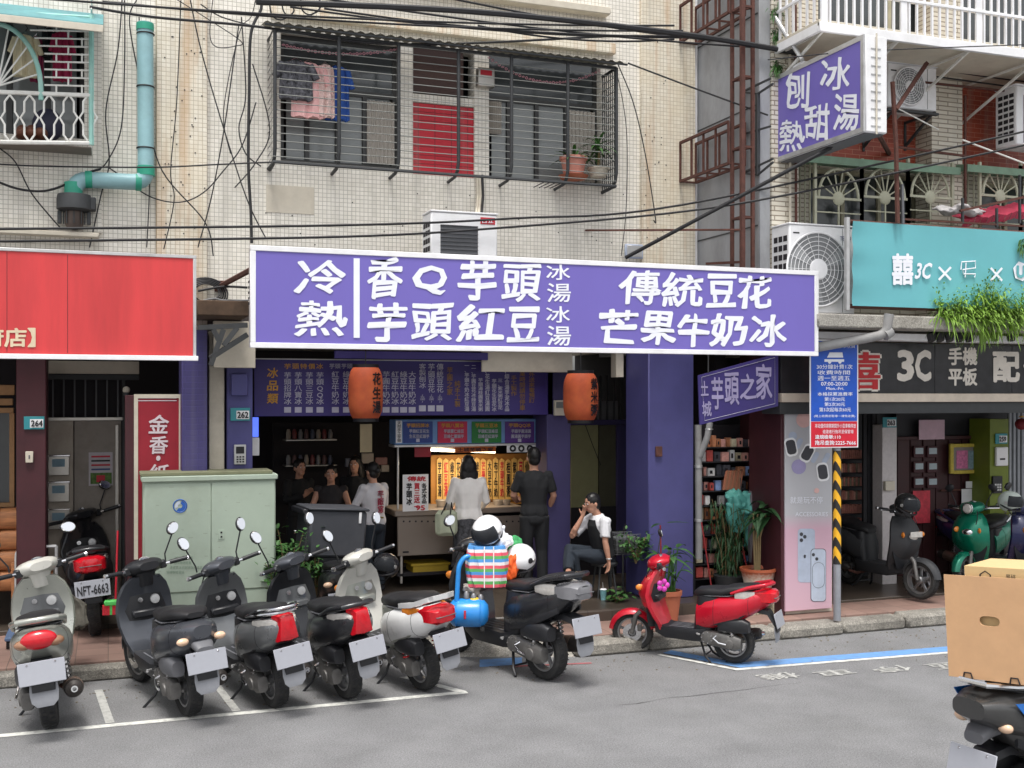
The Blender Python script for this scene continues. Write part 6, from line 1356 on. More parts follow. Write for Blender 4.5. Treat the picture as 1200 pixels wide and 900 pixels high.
    if rail == 'grab':
        MB().tube([(-.02, .165, zt - .06), (-.2, .165, zt + .01), (-.36, .12, zt + .045), (-.42, 0, zt + .055), (-.36, -.12, zt + .045), (-.2, -.165, zt + .01), (-.02, -.165, zt - .06)], [.014, .02, .022, .02, .022, .02, .014], 10).build('grab_rail', body if tail != 'oval' else body, **A)
    elif rail == 'chrome':
        for dz, ex in ((0, 0), (.035, .02)): MB().tube(pipe_run([(-.0, .15, zt - .03), (-.25, .155, zt + .02 + dz), (-.44 - ex, .08, zt + .05 + dz), (-.44 - ex, -.08, zt + .05 + dz), (-.25, -.155, zt + .02 + dz), (-.0, -.15, zt - .03)] and [Vector(p) for p in ((-.0, .15, zt - .03), (-.25, .155, zt + .02 + dz), (-.44 - ex, .08, zt + .05 + dz), (-.44 - ex, -.08, zt + .05 + dz), (-.25, -.155, zt + .02 + dz), (-.0, -.15, zt - .03))], .06), .012, 8).build('grab_rail', chrome, **A)
    elif rail == 'fin':
        MB().loft([[Vector((x, y, z)) + Vector((0, 0, dz)) for dz in (-.02, .02)] + [Vector((x - .05, y * .82, z + .03)), Vector((x - .045, y * .8, z - .01))] for x, y, z in ((.0, .16, zt - .04), (-.22, .175, zt), (-.40, .12, zt + .06), (-.46, .0, zt + .075), (-.40, -.12, zt + .06), (-.22, -.175, zt), (.0, -.16, zt - .04))]).build('grab_rail', body, **A)
    # tail lamps
    zl = .70 + th + (.06 if sport else 0); xl = -.375
    if tail == 'trapezoid':
        MB().loft([[(x, y * w_, zl + dz) for y, dz in ((-.7, h_), (-.35, h_ + .012), (.35, h_ + .012), (.7, h_), (1, -h_), (0, -h_ - .01), (-1, -h_))] for x, w_, h_ in ((xl + .09, .085, .09), (xl - .03, .085, .095), (xl - .065, .072, .08), (xl - .075, .05, .05))]).build('tail_lamp', tl, **A)
        for s in (-1, 1): MB().loftx([(-.13, zl + .01, .008, .03, s * .152), (-.24, zl + .015, .016, .045, s * .137), (-.35, zl + .02, .02, .05, s * .09), (-.4, zl + .02, .012, .035, s * .068)], 2.5, 12).build('turn_signal', clear, **A)
    elif tail == 'oval':
        MB().ell((xl - .02, 0, zl), (.05, .115, .065), 24, 12).build('tail_lamp', tl, **A)
        for s in (-1, 1): MB().ell((xl + .0, s * .10, zl - .025), (.045, .06, .035), 16, 8, Matrix.Rotation(R(-s * 25), 3, 'Z')).build('turn_signal', M('smoked amber lens', S(150, 110, 84), .2, coat=.5), **A)
    elif tail == 'small':
        MB().box(xl - .05, -.045, zl - .14, xl + .0, .045, zl - .10, .01).build('tail_lamp', tl, **A); MB().loftx([(-.3, zl - .07, .08, .05), (-.42, zl - .10, .075, .035), (-.46, zl - .13, .06, .03)], 3, 16).build('tail_lamp_housing', greypl, **A)
        for s in (-1, 1): MB().tube([(xl + .02, s * .05, zl - .06), (xl, s * .12, zl - .055)], .01, 6).ell((xl - .01, s * .135, zl - .055), (.03, .045, .028), 12, 8).build('turn_signal', M('pale amber lens', S(226, 190, 160), .2, coat=.5), **A)
    elif tail == 'wrap':
        MB().loft([[(x, y * w_, zl + dz) for y, dz in ((-1, h_ * .6), (-.6, h_), (.6, h_), (1, h_ * .6), (1, -h_ * .7), (.6, -h_), (-.6, -h_), (-1, -h_ * .7))] for x, w_, h_ in ((xl + .12, .14, .055), (xl + .04, .135, .07), (xl - .04, .115, .072), (xl - .08, .08, .055), (xl - .09, .04, .03))]).build('tail_lamp', tl, **A)
        MB().box(xl - .094, -.09, zl - .008, xl - .06, .09, zl - .002, .002).build('lamp_divider', greypl, **A)
        for s in (-1, 1): MB().loftx([(-.06, zl - .0, .008, .03, s * .158), (-.16, zl + .005, .016, .045, s * .155), (-.26, zl + .005, .014, .045, s * .13)], 2.5, 12).build('turn_signal', amber if body.name.startswith('white') else clear, **A)
    # rear fender, flap and number plate
    MB().loft([[(x, y, z + dz) for y, dz in ((-w_, -.03), (-w_ * .9, .012), (w_ * .9, .012), (w_, -.03))] for x, w_, z in ((-.12, .06, .53), (-.26, .07, .56 + th), (-.37, .075, .545 + th), (-.44, .075, .47), (-.47, .072, .40))]).build('rear_fender', blackpl, **A)
    pz = .50
    if plate:
        PM = Matrix.Translation((-.475, 0, pz)) @ Matrix.Rotation(R(14), 4, 'Y'); pw, ph = plate_dim
        pl = MB().box(-.004, -pw / 2, -ph / 2, .004, pw / 2, ph / 2, .003, m=PM).build('licence_plate', platem, **A)
        if plate_txt:
            m = MB(); gtext(m, plate_txt, PM @ Vector((-.005, 0, -.01)), (PM.to_3x3() @ Vector((0, -pw * .88, 0))), PM.to_3x3() @ Vector((0, 0, ph * .55)), .02); m.build('plate_number', blk, pl, local=True, smooth=False)
        for s in (-1, 1): MB().lathe([(.008, 0), (.006, .004)], PM @ Vector((-.004, s * pw * .3, ph * .38)), (-1, 0, 0), 8).build('bolt', chrome, pl, local=True)
    if flap: MB().loft([[(x, s * w_, z) for s in (-1, 1)] + [(x + .006, s * w_, z) for s in (1, -1)] for x, w_, z in ((-.45, .085, .43), (-.455, .09, .36), (-.46, .082, .30), (-.455, .05, .265))]).build('mud_flap', flapm or M('pale grey flap', S(150, 152, 158), .6, dirt=.3), **A)
    # engine
    MB().loftx([(.36, .27, .03, .05, .07), (.28, .27, .05, .075, .09), (.1, .255, .05, .08, .115), (-.05, .24, .05, .085, .125), (-.12, .235, .04, .06, .125)], 2.8, 20).build('transmission_case', engm, **A)
    MB().lathe([(.07, 0), (.065, .02), (.03, .028)], (.24, .13, .27), (0, 1, 0), 22).build('clutch_cover', engm, **A)
    MB().lathe([(.05, 0), (.045, .018), (.02, .022)], (0, .165, .23), (0, 1, 0), 18).build('gear_cover', engm, **A)
    for k in range(7): MB().lathe([(.006, 0), (.006, .01)], (.24 + .055 * math.cos(k * .9), .15, .27 + .055 * math.sin(k * .9)), (0, 1, 0), 6).build('bolt', chrome, **A)
    MB().box(.22, -.08, .2, .42, .09, .36, .03).build('crankcase', engm, **A)
    MB().loftx([(.12, .40, .055, .06, .11), (.02, .41, .06, .075, .12), (-.14, .42, .06, .075, .125), (-.2, .41, .045, .055, .12)], 3.5, 18).build('air_filter_box', blackpl if body.name != 'graphite paint' else greypl, **A)
    MB().tube([(.14, .15, .30), (.16, .185, .28), (.10, .2, .24), (.02, .205, .23)], .009, 6).build('kick_starter', chrome, **A)
    # shock absorbers
    for s in (1, -1):
        a_, b_ = Vector((-.03, s * .15, .27)), Vector((-.0, s * .13, .56)); MB().tube([a_, b_], .015, 8).build('shock_absorber', chrome, **A)
        MB().tube([a_.lerp(b_, .15 + .75 * i / 60) + Vector((.026 * math.cos(i * .72), .026 * math.sin(i * .72), 0)) for i in range(61)], .0062, 5).build('spring', spring, **A)
    # exhaust on the right
    MB().lathe([(.02, -.27), (.045, -.24), (.062, -.19), (.064, .1), (.055, .15), (.03, .17)], (-.08, -.17, .27), (-1, -.06, .16), 22).build('muffler', M('muffler black', S(60, 56, 54), .5, .4, dirt=.4, dcol=S(120, 84, 64)), **A)
    MB().lathe([(.022, .168), (.022, .2), (.014, .2), (.014, .17)], (-.08, -.17, .27), (-1, -.06, .16), 14).build('exhaust_tip', chrome, **A)
    MB().lathe([(.066, -.1), (.067, .05), (.064, .06)], (-.08, -.172, .275), (-1, -.06, .16), 22).build('heat_shield', M('tarnished shield', S(140, 120, 108), .35, .7, dirt=.4), **A)
    MB().tube([(.38, -.05, .22), (.28, -.12, .18), (.18, -.16, .2)], .016, 8).build('exhaust_pipe', rust, **A)
    # stands
    if stand == 'centre':
        for s in (-1, 1): MB().tube([(.33, s * .06, .2), (.26, s * .12, .06), (.20, s * .15, .015)], .012, 6).build('stand_leg', blackpl, **A)
        MB().tube([(.27, -.11, .08), (.27, .11, .08)], .009, 6).build('stand_bar', blackpl, **A)
    else: MB().tube([(.38, .07, .2), (.36, .14, .1), (.40, .22, .012)], .011, 6).box(.36, .2, .0, .44, .25, .012, .004).build('side_stand', blackpl, **A)
    MB().tube([(.36, .12, .3), (.33, .19, .31), (.30, .2, .31)], .01, 6).build('footpeg', alum, **A)
    # handlebar head
    hx, hz = ax1.x, .99
    st(MB().loftx([(hx + .11, hz - .02, .06, .035), (hx + .07, hz - .01, .125, .062), (hx, hz + .01, .165, .066), (hx - .07, hz + .025, .13, .055), (hx - .12, hz + .03, .08, .032)], 2.5, 24)).build('headset', head, **A)
    st(MB().loftz([(hz - .14, hx + .0, 0, .05, .06), (hz - .06, hx, 0, .07, .08), (hz - .01, hx, 0, .08, .1)], 2.4, 16)).build('neck', head, **A)
    if round_head: st(MB().lathe([(.0, .03), (.045, .025), (.062, .0), (.06, -.05)], (hx + .12, 0, hz + .0), (1, 0, .05), 24)).build('headlamp', clear, **A); st(MB().ring((hx + .12, 0, hz), (1, 0, .05), .063, .008, 26, 6)).build('headlamp_ring', chrome, **A)
    else: st(MB().loftx([(hx + .115, hz - .02, .03, .018), (hx + .09, hz - .012, .08, .034), (hx + .05, hz - .005, .115, .042)], 2.3, 20)).build('headlamp', clear, **A)
    DM = Matrix.Rotation(R(-38), 3, 'Y'); st(MB().ell((hx - .055, 0, hz + .052), (.045, .075, .018), 24, 8, DM)).build('instrument_dial', M('dial face', S(90, 96, 106), .15, coat=.8, var=.4, scale=30), **A)
    st(MB().ring((hx - .055, 0, hz + .058), (-.55, 0, .83), .05, .007, 26, 6)).build('dial_ring', chrome, **A)
    for s in (-1, 1):
        g0, g1 = Vector((hx - .02, s * .12, hz + .0)), Vector((hx - .09, s * .34, hz + .02))
        st(MB().tube([g0, g0.lerp(g1, .4)], .014, 8)).build('handlebar', chrome, **A)
        st(MB().tube([g0.lerp(g1, .38), g1], .018, 12)).build('grip', blackpl, **A); st(MB().lathe([(.02, 0), (.018, .018), (.008, .02)], g1, g1 - g0, 12)).build('bar_end', chrome, **A)
        st(MB().box(g0.x - .03, min(g0.y, g0.y + s * .06), hz - .03, g0.x + .02, max(g0.y, g0.y + s * .06), hz + .035, .01)).build('switch_box', blackpl, **A)
        if lever: st(MB().tube([g0 + Vector((.04, s * .03, -.01)), g0.lerp(g1, .5) + Vector((.065, 0, -.01)), g1 + Vector((.045, 0, -.02))], [.009, .008, .006], 6)).build('brake_lever', chrome, **A)
        if mirrors[0 if s == 1 else 1]:
            mx = Vector((hx + .02, s * .2, hz + .02)); mt_ = Vector((hx + .0, s * .27, hz + mh)); st(MB().tube([mx, mx + Vector((0, 0, .05)), mt_], .0065, 6)).build('mirror_stem', blackpl, **A)
            MM = Matrix.Rotation(R(-s * (6 + mirror_yaw)), 3, 'Z') @ Matrix.Rotation(R(12), 3, 'Y'); cM = mt_ + Vector((0, s * .01, .05))
            sh = MB().ell(cM, (.022, .062, .046), 20, 10, MM @ Matrix.Rotation(R(-s * mangle * 60), 3, 'X')); mo = st(sh).build('mirror', blackpl, **A)
            g_ = MB().lathe([(.0, .0), (1, .0)], (0, 0, 0), (1, 0, 0), 24); RM = MM @ Matrix.Rotation(R(-s * mangle * 60), 3, 'X')
            v2 = []; u = [(0, math.cos(2 * math.pi * k / 24) * .056, math.sin(2 * math.pi * k / 24) * .040) for k in range(24)]
            g_ = MB().add([cM + RM @ (Vector(p) + Vector((-.0165, 0, 0))) for p in u] + [cM + RM @ (Vector(p) * .9 + Vector((-.0235, 0, 0))) for p in u], [tuple(range(24, 48))] + [(k, (k + 1) % 24, 24 + (k + 1) % 24, 24 + k) for k in range(24)])
            st(g_).build('mirror_glass', mirr, mo, local=True, smooth=False)
    st(MB().tube([Vector((hx + .06, .1, hz - .01)), Vector((hx + .12, .12, hz - .12)), Vector((hx + .12, .07, .7))], .006, 6)).build('brake_hose', blackpl, **A)
    return t, mtx
silver = paint('silver grey paint', S(176, 178, 170), .5); graph = paint('graphite paint', S(76, 79, 86), .4); blackp = paint('black paint', S(38, 39, 43), .2)
greyp = paint('mid grey paint', S(120, 122, 124), .5); whitep2 = paint('white gloss paint', S(226, 226, 226), 0.); redp2 = paint('red gloss paint', S(196, 18, 44), .2)
greenp = paint('green metallic paint', S(0, 124, 96), .4); navyp = paint('navy gloss paint', S(30, 34, 78), .2); mattek = M('matt black paint', S(54, 55, 58), .6, var=.05); whitish = paint('pearl beige paint', S(206, 204, 196), .1)
def H(deg): return (-math.sin(R(deg)), math.cos(R(deg)))       # degrees to the left of straight in
def at_(px, py, z=0.): g = G(px, py, z); return (g.x, g.y)
row = 'scooters parked in the marked bays'
scooter('silver grey scooter with an oval red tail lamp, leftmost in the parked row', at_(60, 852), H(2), silver, lean=-6, tail='oval', trim=greyp, floor=greyp, steer=16, rail='grab', group=row, mh=.2, wb=1.22, scale=1.17, mangle=.2, head=whitish)
s2 = scooter('graphite scooter with bare handlebars beside the leftmost silver scooter', at_(222, 838), H(15), graph, lean=-4, tail='small', rail='none', steer=8, group=row, shield=graph, head=blackpl, mirrors=(0, 1), scale=1.14, flapm=None, trim=blackpl, mangle=-.6, mh=.22)
scooter('grey scooter with a red tail lamp and chrome rail in front of the green cabinet', at_(323, 828), H(15), greyp, lean=-7, tail='trapezoid', rail='chrome', steer=14, group=row, trim=blackpl, head=graph, scale=1.12, mangle=-1.2, mh=.24)
scooter('black scooter with a red tail lamp in front of the leafy shrub', at_(408, 818), H(14), blackp, lean=-7, tail='trapezoid', rail='grab', steer=14, group=row, trim=greyp, head=graph, scale=1.12, mangle=-1.1, mh=.26)
scooter('white tailed scooter with a red coil spring and wrap around tail lamp', at_(497, 808), H(17), whitep2, lean=-7, tail='wrap', rail='fin', steer=12, group=row, trim=silver, shield=whitish, head=whitish, spring=M('red spring paint', S(190, 36, 40), .5), scale=1.12, mangle=-1.1, mh=.24)
s6 = scooter('black scooter loaded with a striped bag, a blue air tank and helmets', at_(640, 796), H(21), blackp, lean=-1, tail='wrap', rail='grab', steer=6, group=None, tl=M('smoked clear lens', S(120, 120, 124), .15, coat=.8), stand='centre', sport=True, scale=1.19, wb=1.2, mirrors=(1, 0), trim=blackpl, flapm=None)
s7 = scooter('red scooter facing left in front of the big purple pillar', at_(860, 777), H(42), redp2, lean=-1, tail='wrap', rail='grab', steer=16, group=None, stand='centre', scale=.98, wb=1.12, tail_h=.03, trim=blackpl, floor=blackpl, head=redp2, mirrors=(0, 1), mh=.2)
scooter('black scooter with a white plate NFT-6663 parked on the pavement beside the steel gate', at_(112, 744, .15), H(3), blackp, z0=.15, lean=-5, tail='wrap', rail='grab', steer=18, plate_txt='NFT-6663', group=None, mirrors=(0, 1), scale=1.18, mh=.2, plate_dim=(.29, .15), seat=seatm, flap=False)
scooter('dark scooter with a tilted plate and delivery box parked behind the row', at_(402, 752, .14), H(-6), blackp, z0=.14, lean=-4, tail='small', rail='none', steer=-10, plate_txt='MYF-6820', group=None, mirrors=(1, 0), scale=1.05, flap=False)
def back(px, py, z, th, d):   # rear contact from the front contact
    f = G(px, py, z); return (f.x - d * math.cos(R(th)), f.y - d * math.sin(R(th)))
s11 = scooter('matt black scooter with a helmet on its mirror facing out of the phone shop', back(1078, 702, .18, -86, 1.28), (math.cos(R(-86)), math.sin(R(-86))), mattek, z0=.18, tail='small', rail='none', steer=12, stand='centre', group=None, scale=1.08, wb=1.2, mirrors=(0, 0), shield=mattek, floor=mattek, front_plate=True)
scooter('green retro scooter with a round headlamp behind the cardboard boxes', back(1130, 692, .18, -150, 1.25), (math.cos(R(-150)), math.sin(R(-150))), greenp, z0=.18, tail='oval', rail='chrome', steer=-10, round_head=True, group=None, scale=1.06, wb=1.18, fender=greenp, mh=.2, lever=True)
scooter('navy blue scooter with a helmet on its bars at the right edge', back(1222, 694, .18, -86, 1.3), (math.cos(R(-86)), math.sin(R(-86))), navyp, z0=.18, tail='trapezoid', rail='grab', steer=8, group=None, scale=1.08, mirrors=(0, 1))
# ================================================================= people
def V(*a): return Vector(a)
def hand(mb, w, d, n, curl=.5, side=1, s=1.):
    d = d.normalized(); n = (n - d * n.dot(d)).normalized(); l = d.cross(n) * side
    mb.loft([[w + d * a * s + (l * math.cos(k * math.pi / 5) * b + n * math.sin(k * math.pi / 5) * c) * s for k in range(10)] for a, b, c in ((-.01, .022, .018), (.03, .036, .017), (.075, .04, .014), (.095, .036, .012))])
    for i, (o, L) in enumerate(((-.029, .064), (-.010, .076), (.010, .071), (.028, .056))):
        p = w + (d * .085 + l * o) * s; pts = [p]; a = 0
        for k, f in enumerate((.45, .32, .27)):
            a += curl * (.55, .8, .6)[k] + .06 * i; p = p + (d * math.cos(a) + n * math.sin(a) + l * o * .9) * L * f * s * 1.05; pts.append(p)
        mb.tube(pts, [.0098 * s, .0092 * s, .0085 * s, .0072 * s], 8)
    p = w + (d * .028 - l * .03) * s; q = p + (d * .03 - l * .026 + n * .014) * s; mb.tube([w + (d * .01 - l * .014) * s, p, q, q + (d * .028 - l * .006 + n * .02) * s], [.014 * s, .0125 * s, .0105 * s, .008 * s], 8)
def person(label, pos, rot, h, J=None, top=None, sleeve='long', bottom=None, bkind='trousers', hair='short', skinm=skin, hands=True, turn=0, tilt=0, shoes=blk, slim=1., curl=.5, group=None, top_len=.02, face=True, hairmat=hairm):
    s = h / 1.7; mtx = Matrix.Translation(pos) @ Matrix.Rotation(rot, 4, 'Z') @ Matrix.Scale(s, 4); t = thing('person', label, 'person', mat=mtx, group=group)
    D = dict(pel=V(0, 0, .93), chest=V(0, .01, 1.25), neck=V(0, .01, 1.43), head=V(0, .03, 1.585))
    for k, sx in (('l', -1), ('r', 1)):
        D['sh' + k] = V(sx * .165, 0, 1.385); D['el' + k] = V(sx * .205, -.01, 1.11); D['wr' + k] = V(sx * .2, .07, .87); D['hd' + k] = V(0, .2, -1)
        D['hip' + k] = V(sx * .085, 0, .9); D['kn' + k] = V(sx * .095, .02, .49); D['an' + k] = V(sx * .1, -.02, .085); D['tr' + k] = V(sx * .02, .2, -.04)
    if J: D.update(J)
    w_ = slim; up = (D['neck'] - D['pel']).normalized(); rt = (D['shr'] - D['shl']).normalized(); fw = up.cross(rt).normalized(); fw = fw if True else fw
    def torso(mb, gr, lo=0., hi=1.):
        L = (D['neck'] - D['pel']).length; st = ((-.12, .135, .095), (0, .155, .105), (.1, .148, .1), (.22, .132, .09), (.4, .142, .098), (.62, .162, .108), (.8, .172, .1), (.9, .15, .082), (.97, .085, .065), (1.02, .052, .052))
        secs = []
        for u, a, b in st:
            if u < lo - .13 or u > hi + .03: continue
            c = D['pel'] + (D['neck'] - D['pel']) * u; a = a * w_ + gr; b = b * w_ + gr
            c2 = c if u < .5 else c
            secs.append([c2 + rt * a * math.cos(k * math.pi / 12) + fw * b * math.sin(k * math.pi / 12) for k in range(24)])
        mb.loft(secs)
    # body, one continuous surface
    m = MB(); torso(m, 0)
    for k in 'lr':
        m.tube([D['sh' + k], D['sh' + k].lerp(D['el' + k], .35), D['el' + k], D['el' + k].lerp(D['wr' + k], .35), D['wr' + k]], [.052, .045, .037, .038, .025], 14)
        m.tube([D['hip' + k], D['hip' + k].lerp(D['kn' + k], .4), D['kn' + k], D['kn' + k].lerp(D['an' + k], .35), D['an' + k]], [.09, .078, .054, .055, .034], 14); m.tube([D['an' + k], D['an' + k] + D['tr' + k] * .5, D['an' + k] + D['tr' + k]], [.035, .034, .02], 10)
        if hands: hand(m, D['wr' + k], D['hd' + k], fw if abs(D['hd' + k].normalized().dot(fw)) < .8 else up, curl, 1 if k == 'r' else -1)
        else: m.ell(D['wr' + k] + D['hd' + k].normalized() * .06, (.03, .03, .05))
    hc = D['head']; HM = Matrix.Rotation(R(turn), 3, 'Z') @ Matrix.Rotation(R(tilt), 3, 'X'); hp = lambda x, y, z: hc + HM @ V(x, y, z)
    m.tube([D['neck'] - up * .05, D['neck'], hp(0, -.01, -.07)], [.058, .052, .05], 14)
    m.ell(hc + HM @ V(0, 0, .015), (.074, .092, .105), 24, 16, HM); m.ell(hp(0, .03, -.055), (.053, .055, .06), 18, 12, HM); m.ell(hp(0, .093, -.012), (.011, .018, .022), 10, 8, HM); m.tube([hp(0, .085, .03), hp(0, .1, -.015)], [.007, .012], 8)
    for sx in (-1, 1): m.ell(hp(sx * .077, -.005, -.01), (.012, .02, .03), 10, 8, HM)
    rbuild(m, 'body', skinm, t, .0085, 2)
    if face:
        for sx in (-1, 1): MB().ell(hp(sx * .03, .084, .012), (.012, .008, .007), 10, 6, HM).build('eye', white, t, local=True); MB().ell(hp(sx * .03, .0915, .012), (.005, .003, .005), 8, 6, HM).build('iris', blk, t, local=True); MB().tube([hp(sx * .015, .092, .033), hp(sx * .03, .093, .038), hp(sx * .047, .084, .034)], .004, 5).build('eyebrow', hairmat, t, local=True)
        MB().tube([hp(-.022, .083, -.052), hp(0, .0895, -.05), hp(.022, .083, -.052)], [.003, .006, .003], 6).build('lips', M('lips', S(160, 84, 80), .5), t, local=True)
    # hair
    m = MB(); m.ell(hp(0, -.016, .034), (.083, .1, .1), 24, 16, HM)
    if hair == 'short': m.ell(hp(0, -.045, -.02), (.074, .06, .075), 20, 12, HM)
    if hair == 'bob':
        m.ell(hp(0, -.04, -.03), (.105, .08, .13), 20, 12, HM); m.ell(hp(0, -.055, -.12), (.118, .055, .12), 20, 12, HM)
        for sx in (-1, 1): m.ell(hp(sx * .075, -.01, -.07), (.03, .05, .11), 14, 10, HM)
        for i in range(16): q = -1 + i / 7.5; m.tube([hp(q * .09, -.06 + .04 * abs(q), -.1), hp(q * .1, -.06 + .05 * abs(q), -.2 - .02 * math.sin(i * 2.1))], [.022, .012], 6)
    if hair == 'tied': m.ell(hp(0, -.11, .02), (.04, .04, .04), 14, 10, HM); m.ell(hp(0, -.045, -.02), (.076, .06, .07), 20, 12, HM)
    if hair: rbuild(m, 'hair', hairmat, t, .009, 2, .004, 40)
    # clothes
    if top:
        m = MB(); torso(m, .018, 0 - top_len, .99)
        for k in 'lr':
            a, b, c = D['sh' + k], D['el' + k], D['wr' + k]
            m.ell(a + V(0, 0, -.012), (.072, .068, .062), 14, 10)
            if sleeve == 'long': m.tube([a.lerp(b, .1), a.lerp(b, .4), b, b.lerp(c, .5), b.lerp(c, .93)], [.062, .06, .055, .05, .042], 14)
            elif sleeve == 'half': m.tube([a.lerp(b, .1), a.lerp(b, .4), a.lerp(b, .8)], [.064, .064, .064], 14)
            elif sleeve == 'none': pass
        rbuild(m, 'top', top, t, .011, 3, .013, 9)
    if bottom:
        m = MB(); pel = D['pel']
        if bkind == 'trousers':
            torso(m, .01, -.2, .12); m.ell(pel - up * .06, (.15 * w_ + .01, .115 * w_ + .01, .1))
            for k in 'lr': a, b, c = D['hip' + k], D['kn' + k], D['an' + k]; m.tube([a, a.lerp(b, .45), b, b.lerp(c, .5), b.lerp(c, .96)], [.102, .09, .072, .066, .062], 16)
        else:
            m.loft([[V(pel.x + a * math.cos(k * math.pi / 12), pel.y + b * math.sin(k * math.pi / 12), z) for k in range(24)] for z, a, b in ((1.0, .15, .1), (.9, .18, .13), (.6, .2, .15), (.3, .22, .17))])
        rbuild(m, bkind if bkind == 'skirt' else 'trousers', bottom, t, .012, 2, .008, 9)
    for k in 'lr':
        a = D['an' + k]; tr = D['tr' + k]; m = MB().tube([a + tr * -.25 + V(0, 0, -.03), a + tr * .3 + V(0, 0, -.02), a + tr * .8 + V(0, 0, -.01), a + tr * 1.2], [.042, .045, .042, .026], 12); rbuild(m, 'shoe', shoes, t, .009, 2)
    return t, mtx, D
gz = lambda px, py, z=.28: Vector(G(px, py, z))
cwhite = M('off white knit', S(248, 244, 240), .9, var=.05); cblack = M('black shirt cloth', S(30, 31, 34), .85, var=.15); cgrey = M('pale grey shirt', S(206, 204, 208), .85, var=.05); cdark = M('dark navy trousers', S(34, 42, 52), .85, var=.12)
flor = M('black and white leaf print skirt', S(70, 70, 74), .85, var=.95, scale=22); stripe = M('dark striped vest', S(44, 40, 42), .8)
# customers at the counter
w1, mw, D1 = person('woman in an off white knit top and printed skirt seen from behind at the counter', gz(549, 692), R(-5), 1.68, dict(ell=V(-.24, .03, 1.12), wrl=V(-.2, .2, 1.0), elr=V(.24, .03, 1.12), wrr=V(.2, .22, 1.02), hdl=V(.2, 1, .1), hdr=V(-.2, 1, .1)), cwhite, 'long', flor, 'skirt', 'bob', turn=0, slim=1.08, face=True)
m2p, _, _ = person('man in black shirt and trousers seen from behind at the right end of the counter', gz(626, 693), R(-8), 1.78, dict(ell=V(-.25, .02, 1.14), wrl=V(-.16, .22, 1.05), elr=V(.24, .0, 1.13), wrr=V(.2, .12, .95), hdl=V(.2, 1, .1)), cblack, 'half', cblack, 'trousers', 'short', slim=1.0, top_len=.0)
# shoulder bag of the woman
t = thing('handbag', 'pale olive cloth shoulder bag hanging at the left side of the woman in off white', 'handbag', gz(527, 640)); c = P(524, 612, 13.1)
m = MB().box(c.x - .15, c.y - .04, c.z - .17, c.x + .13, c.y + .05, c.z + .15, .04); rbuild(m, 'bag', M('pale olive canvas', S(176, 182, 158), .85), t, .012, 3, .014, 9, local=False)
for s_ in (-.06, .06): MB().tube([c + V(s_ - .03, -.04, .1), c + V(s_ * .5 + .02, -.02, .24), c + V(s_ + .03, .05, .12)], .008, 6).build('strap', blk, t)
# seated man
sp_ = P(710, 655, 12.2); base = V(sp_.x, 12.25, .28)
JS = dict(pel=V(0, 0, .52), chest=V(.0, .08, .83), neck=V(0, .1, 1.0), head=V(0, .17, 1.15), shl=V(-.17, .09, .955), shr=V(.17, .09, .955),
          hipl=V(-.09, .05, .5), knl=V(-.08, .46, .55), anl=V(-.06, .42, .10), trl=V(0, .2, -.05), hipr=V(.09, .05, .5), knr=V(.05, .47, .6), anr=V(-.2, .62, .38), trr=V(-.16, .12, -.05),
          ell=V(-.22, .12, .70), wrl=V(-.24, .08, .47), hdl=V(-.02, .1, -1), elr=V(.15, .38, .74), wrr=V(.07, .27, .98), hdr=V(-.2, -.2, 1))
ms_, mms, DS = person('seated man in black vest and white sleeves leaning his head on one hand', base, R(97), 1.68, JS, M('white cotton sleeve', S(222, 222, 226), .85), 'half', cdark, 'trousers', 'short', curl=.35, tilt=-12, top_len=-.05)
mv = MB(); pel, nk = DS['pel'], DS['neck']; up = (nk - pel).normalized(); fw = up.cross(V(1, 0, 0)).normalized()
mv.loft([[pel + (nk - pel) * u + V(1, 0, 0) * a * math.cos(k * math.pi / 12) + fw * b * math.sin(k * math.pi / 12) for k in range(24)] for u, a, b in ((-.05, .18, .14), (.2, .165, .13), (.5, .175, .135), (.8, .165, .13), (.93, .13, .1))]); rbuild(mv, 'vest', cblack, ms_, .011, 2, .006, 9)
MB().ring(DS['wrl'] + V(0, 0, .03), (0, 0, 1), .03, .008, 18, 6).build('wristwatch', alum, ms_, local=True)
t = thing('stool', 'low dark stool under the seated man', 'stool', base); 
MB().lathe([(.16, 0), (.17, .03), (.16, .05)], base + V(0, 0, .38), n=24).build('seat', darkst, t)
for k in range(4): a = k * math.pi / 2 + .7; MB().tube([base + V(.11 * math.cos(a), .11 * math.sin(a), .385), base + V(.17 * math.cos(a), .17 * math.sin(a), 0)], .012, 6).build('leg', darkst, t)
# things round the seated man
t = thing('paper_cup', 'pale blue paper cup with a straw standing on the arcade step', 'cup', gz(707, 703)); c = gz(707, 703); MB().lathe([(.03, 0), (.042, .12), (.045, .125), (.04, .122)], c, n=20).build('cup', M('pale blue cup print', S(150, 206, 214), .5, var=.25, scale=22), t); MB().lathe([(.045, .125), (.03, .135), (.005, .136)], c, n=20).build('lid', white, t); MB().tube([c + V(0, 0, .13), c + V(-.01, 0, .21)], .004, 6).build('straw', alum, t)
t = thing('backpack', 'dark backpack with a yellow tag on the bench behind the seated man', 'backpack', P(742, 635, 12.6)); c = P(741, 628, 12.6); m = MB().ell(c, (.13, .12, .22)).ell(c + V(.02, -.1, -.07), (.09, .05, .1)); rbuild(m, 'bag', M('dark nylon', S(44, 46, 50), .7), t, .014, 3, .008, 8, local=False); MB().ell(P(744, 630, 12.42), (.04, .012, .03), 12, 8).build('tag', MATS['yellow plastic'], t); MB().box(P(740, 0, 12.4).x, 12.42, P(0, 646, 12.4).z, P(750, 0, 12.4).x, 12.47, P(0, 634, 12.4).z, .015).build('bottle_pocket', greypl, t)
t = thing('folding_table', 'cream edged folding table standing between the seated man and the purple pillar', 'table', P(745, 660, 12.6))
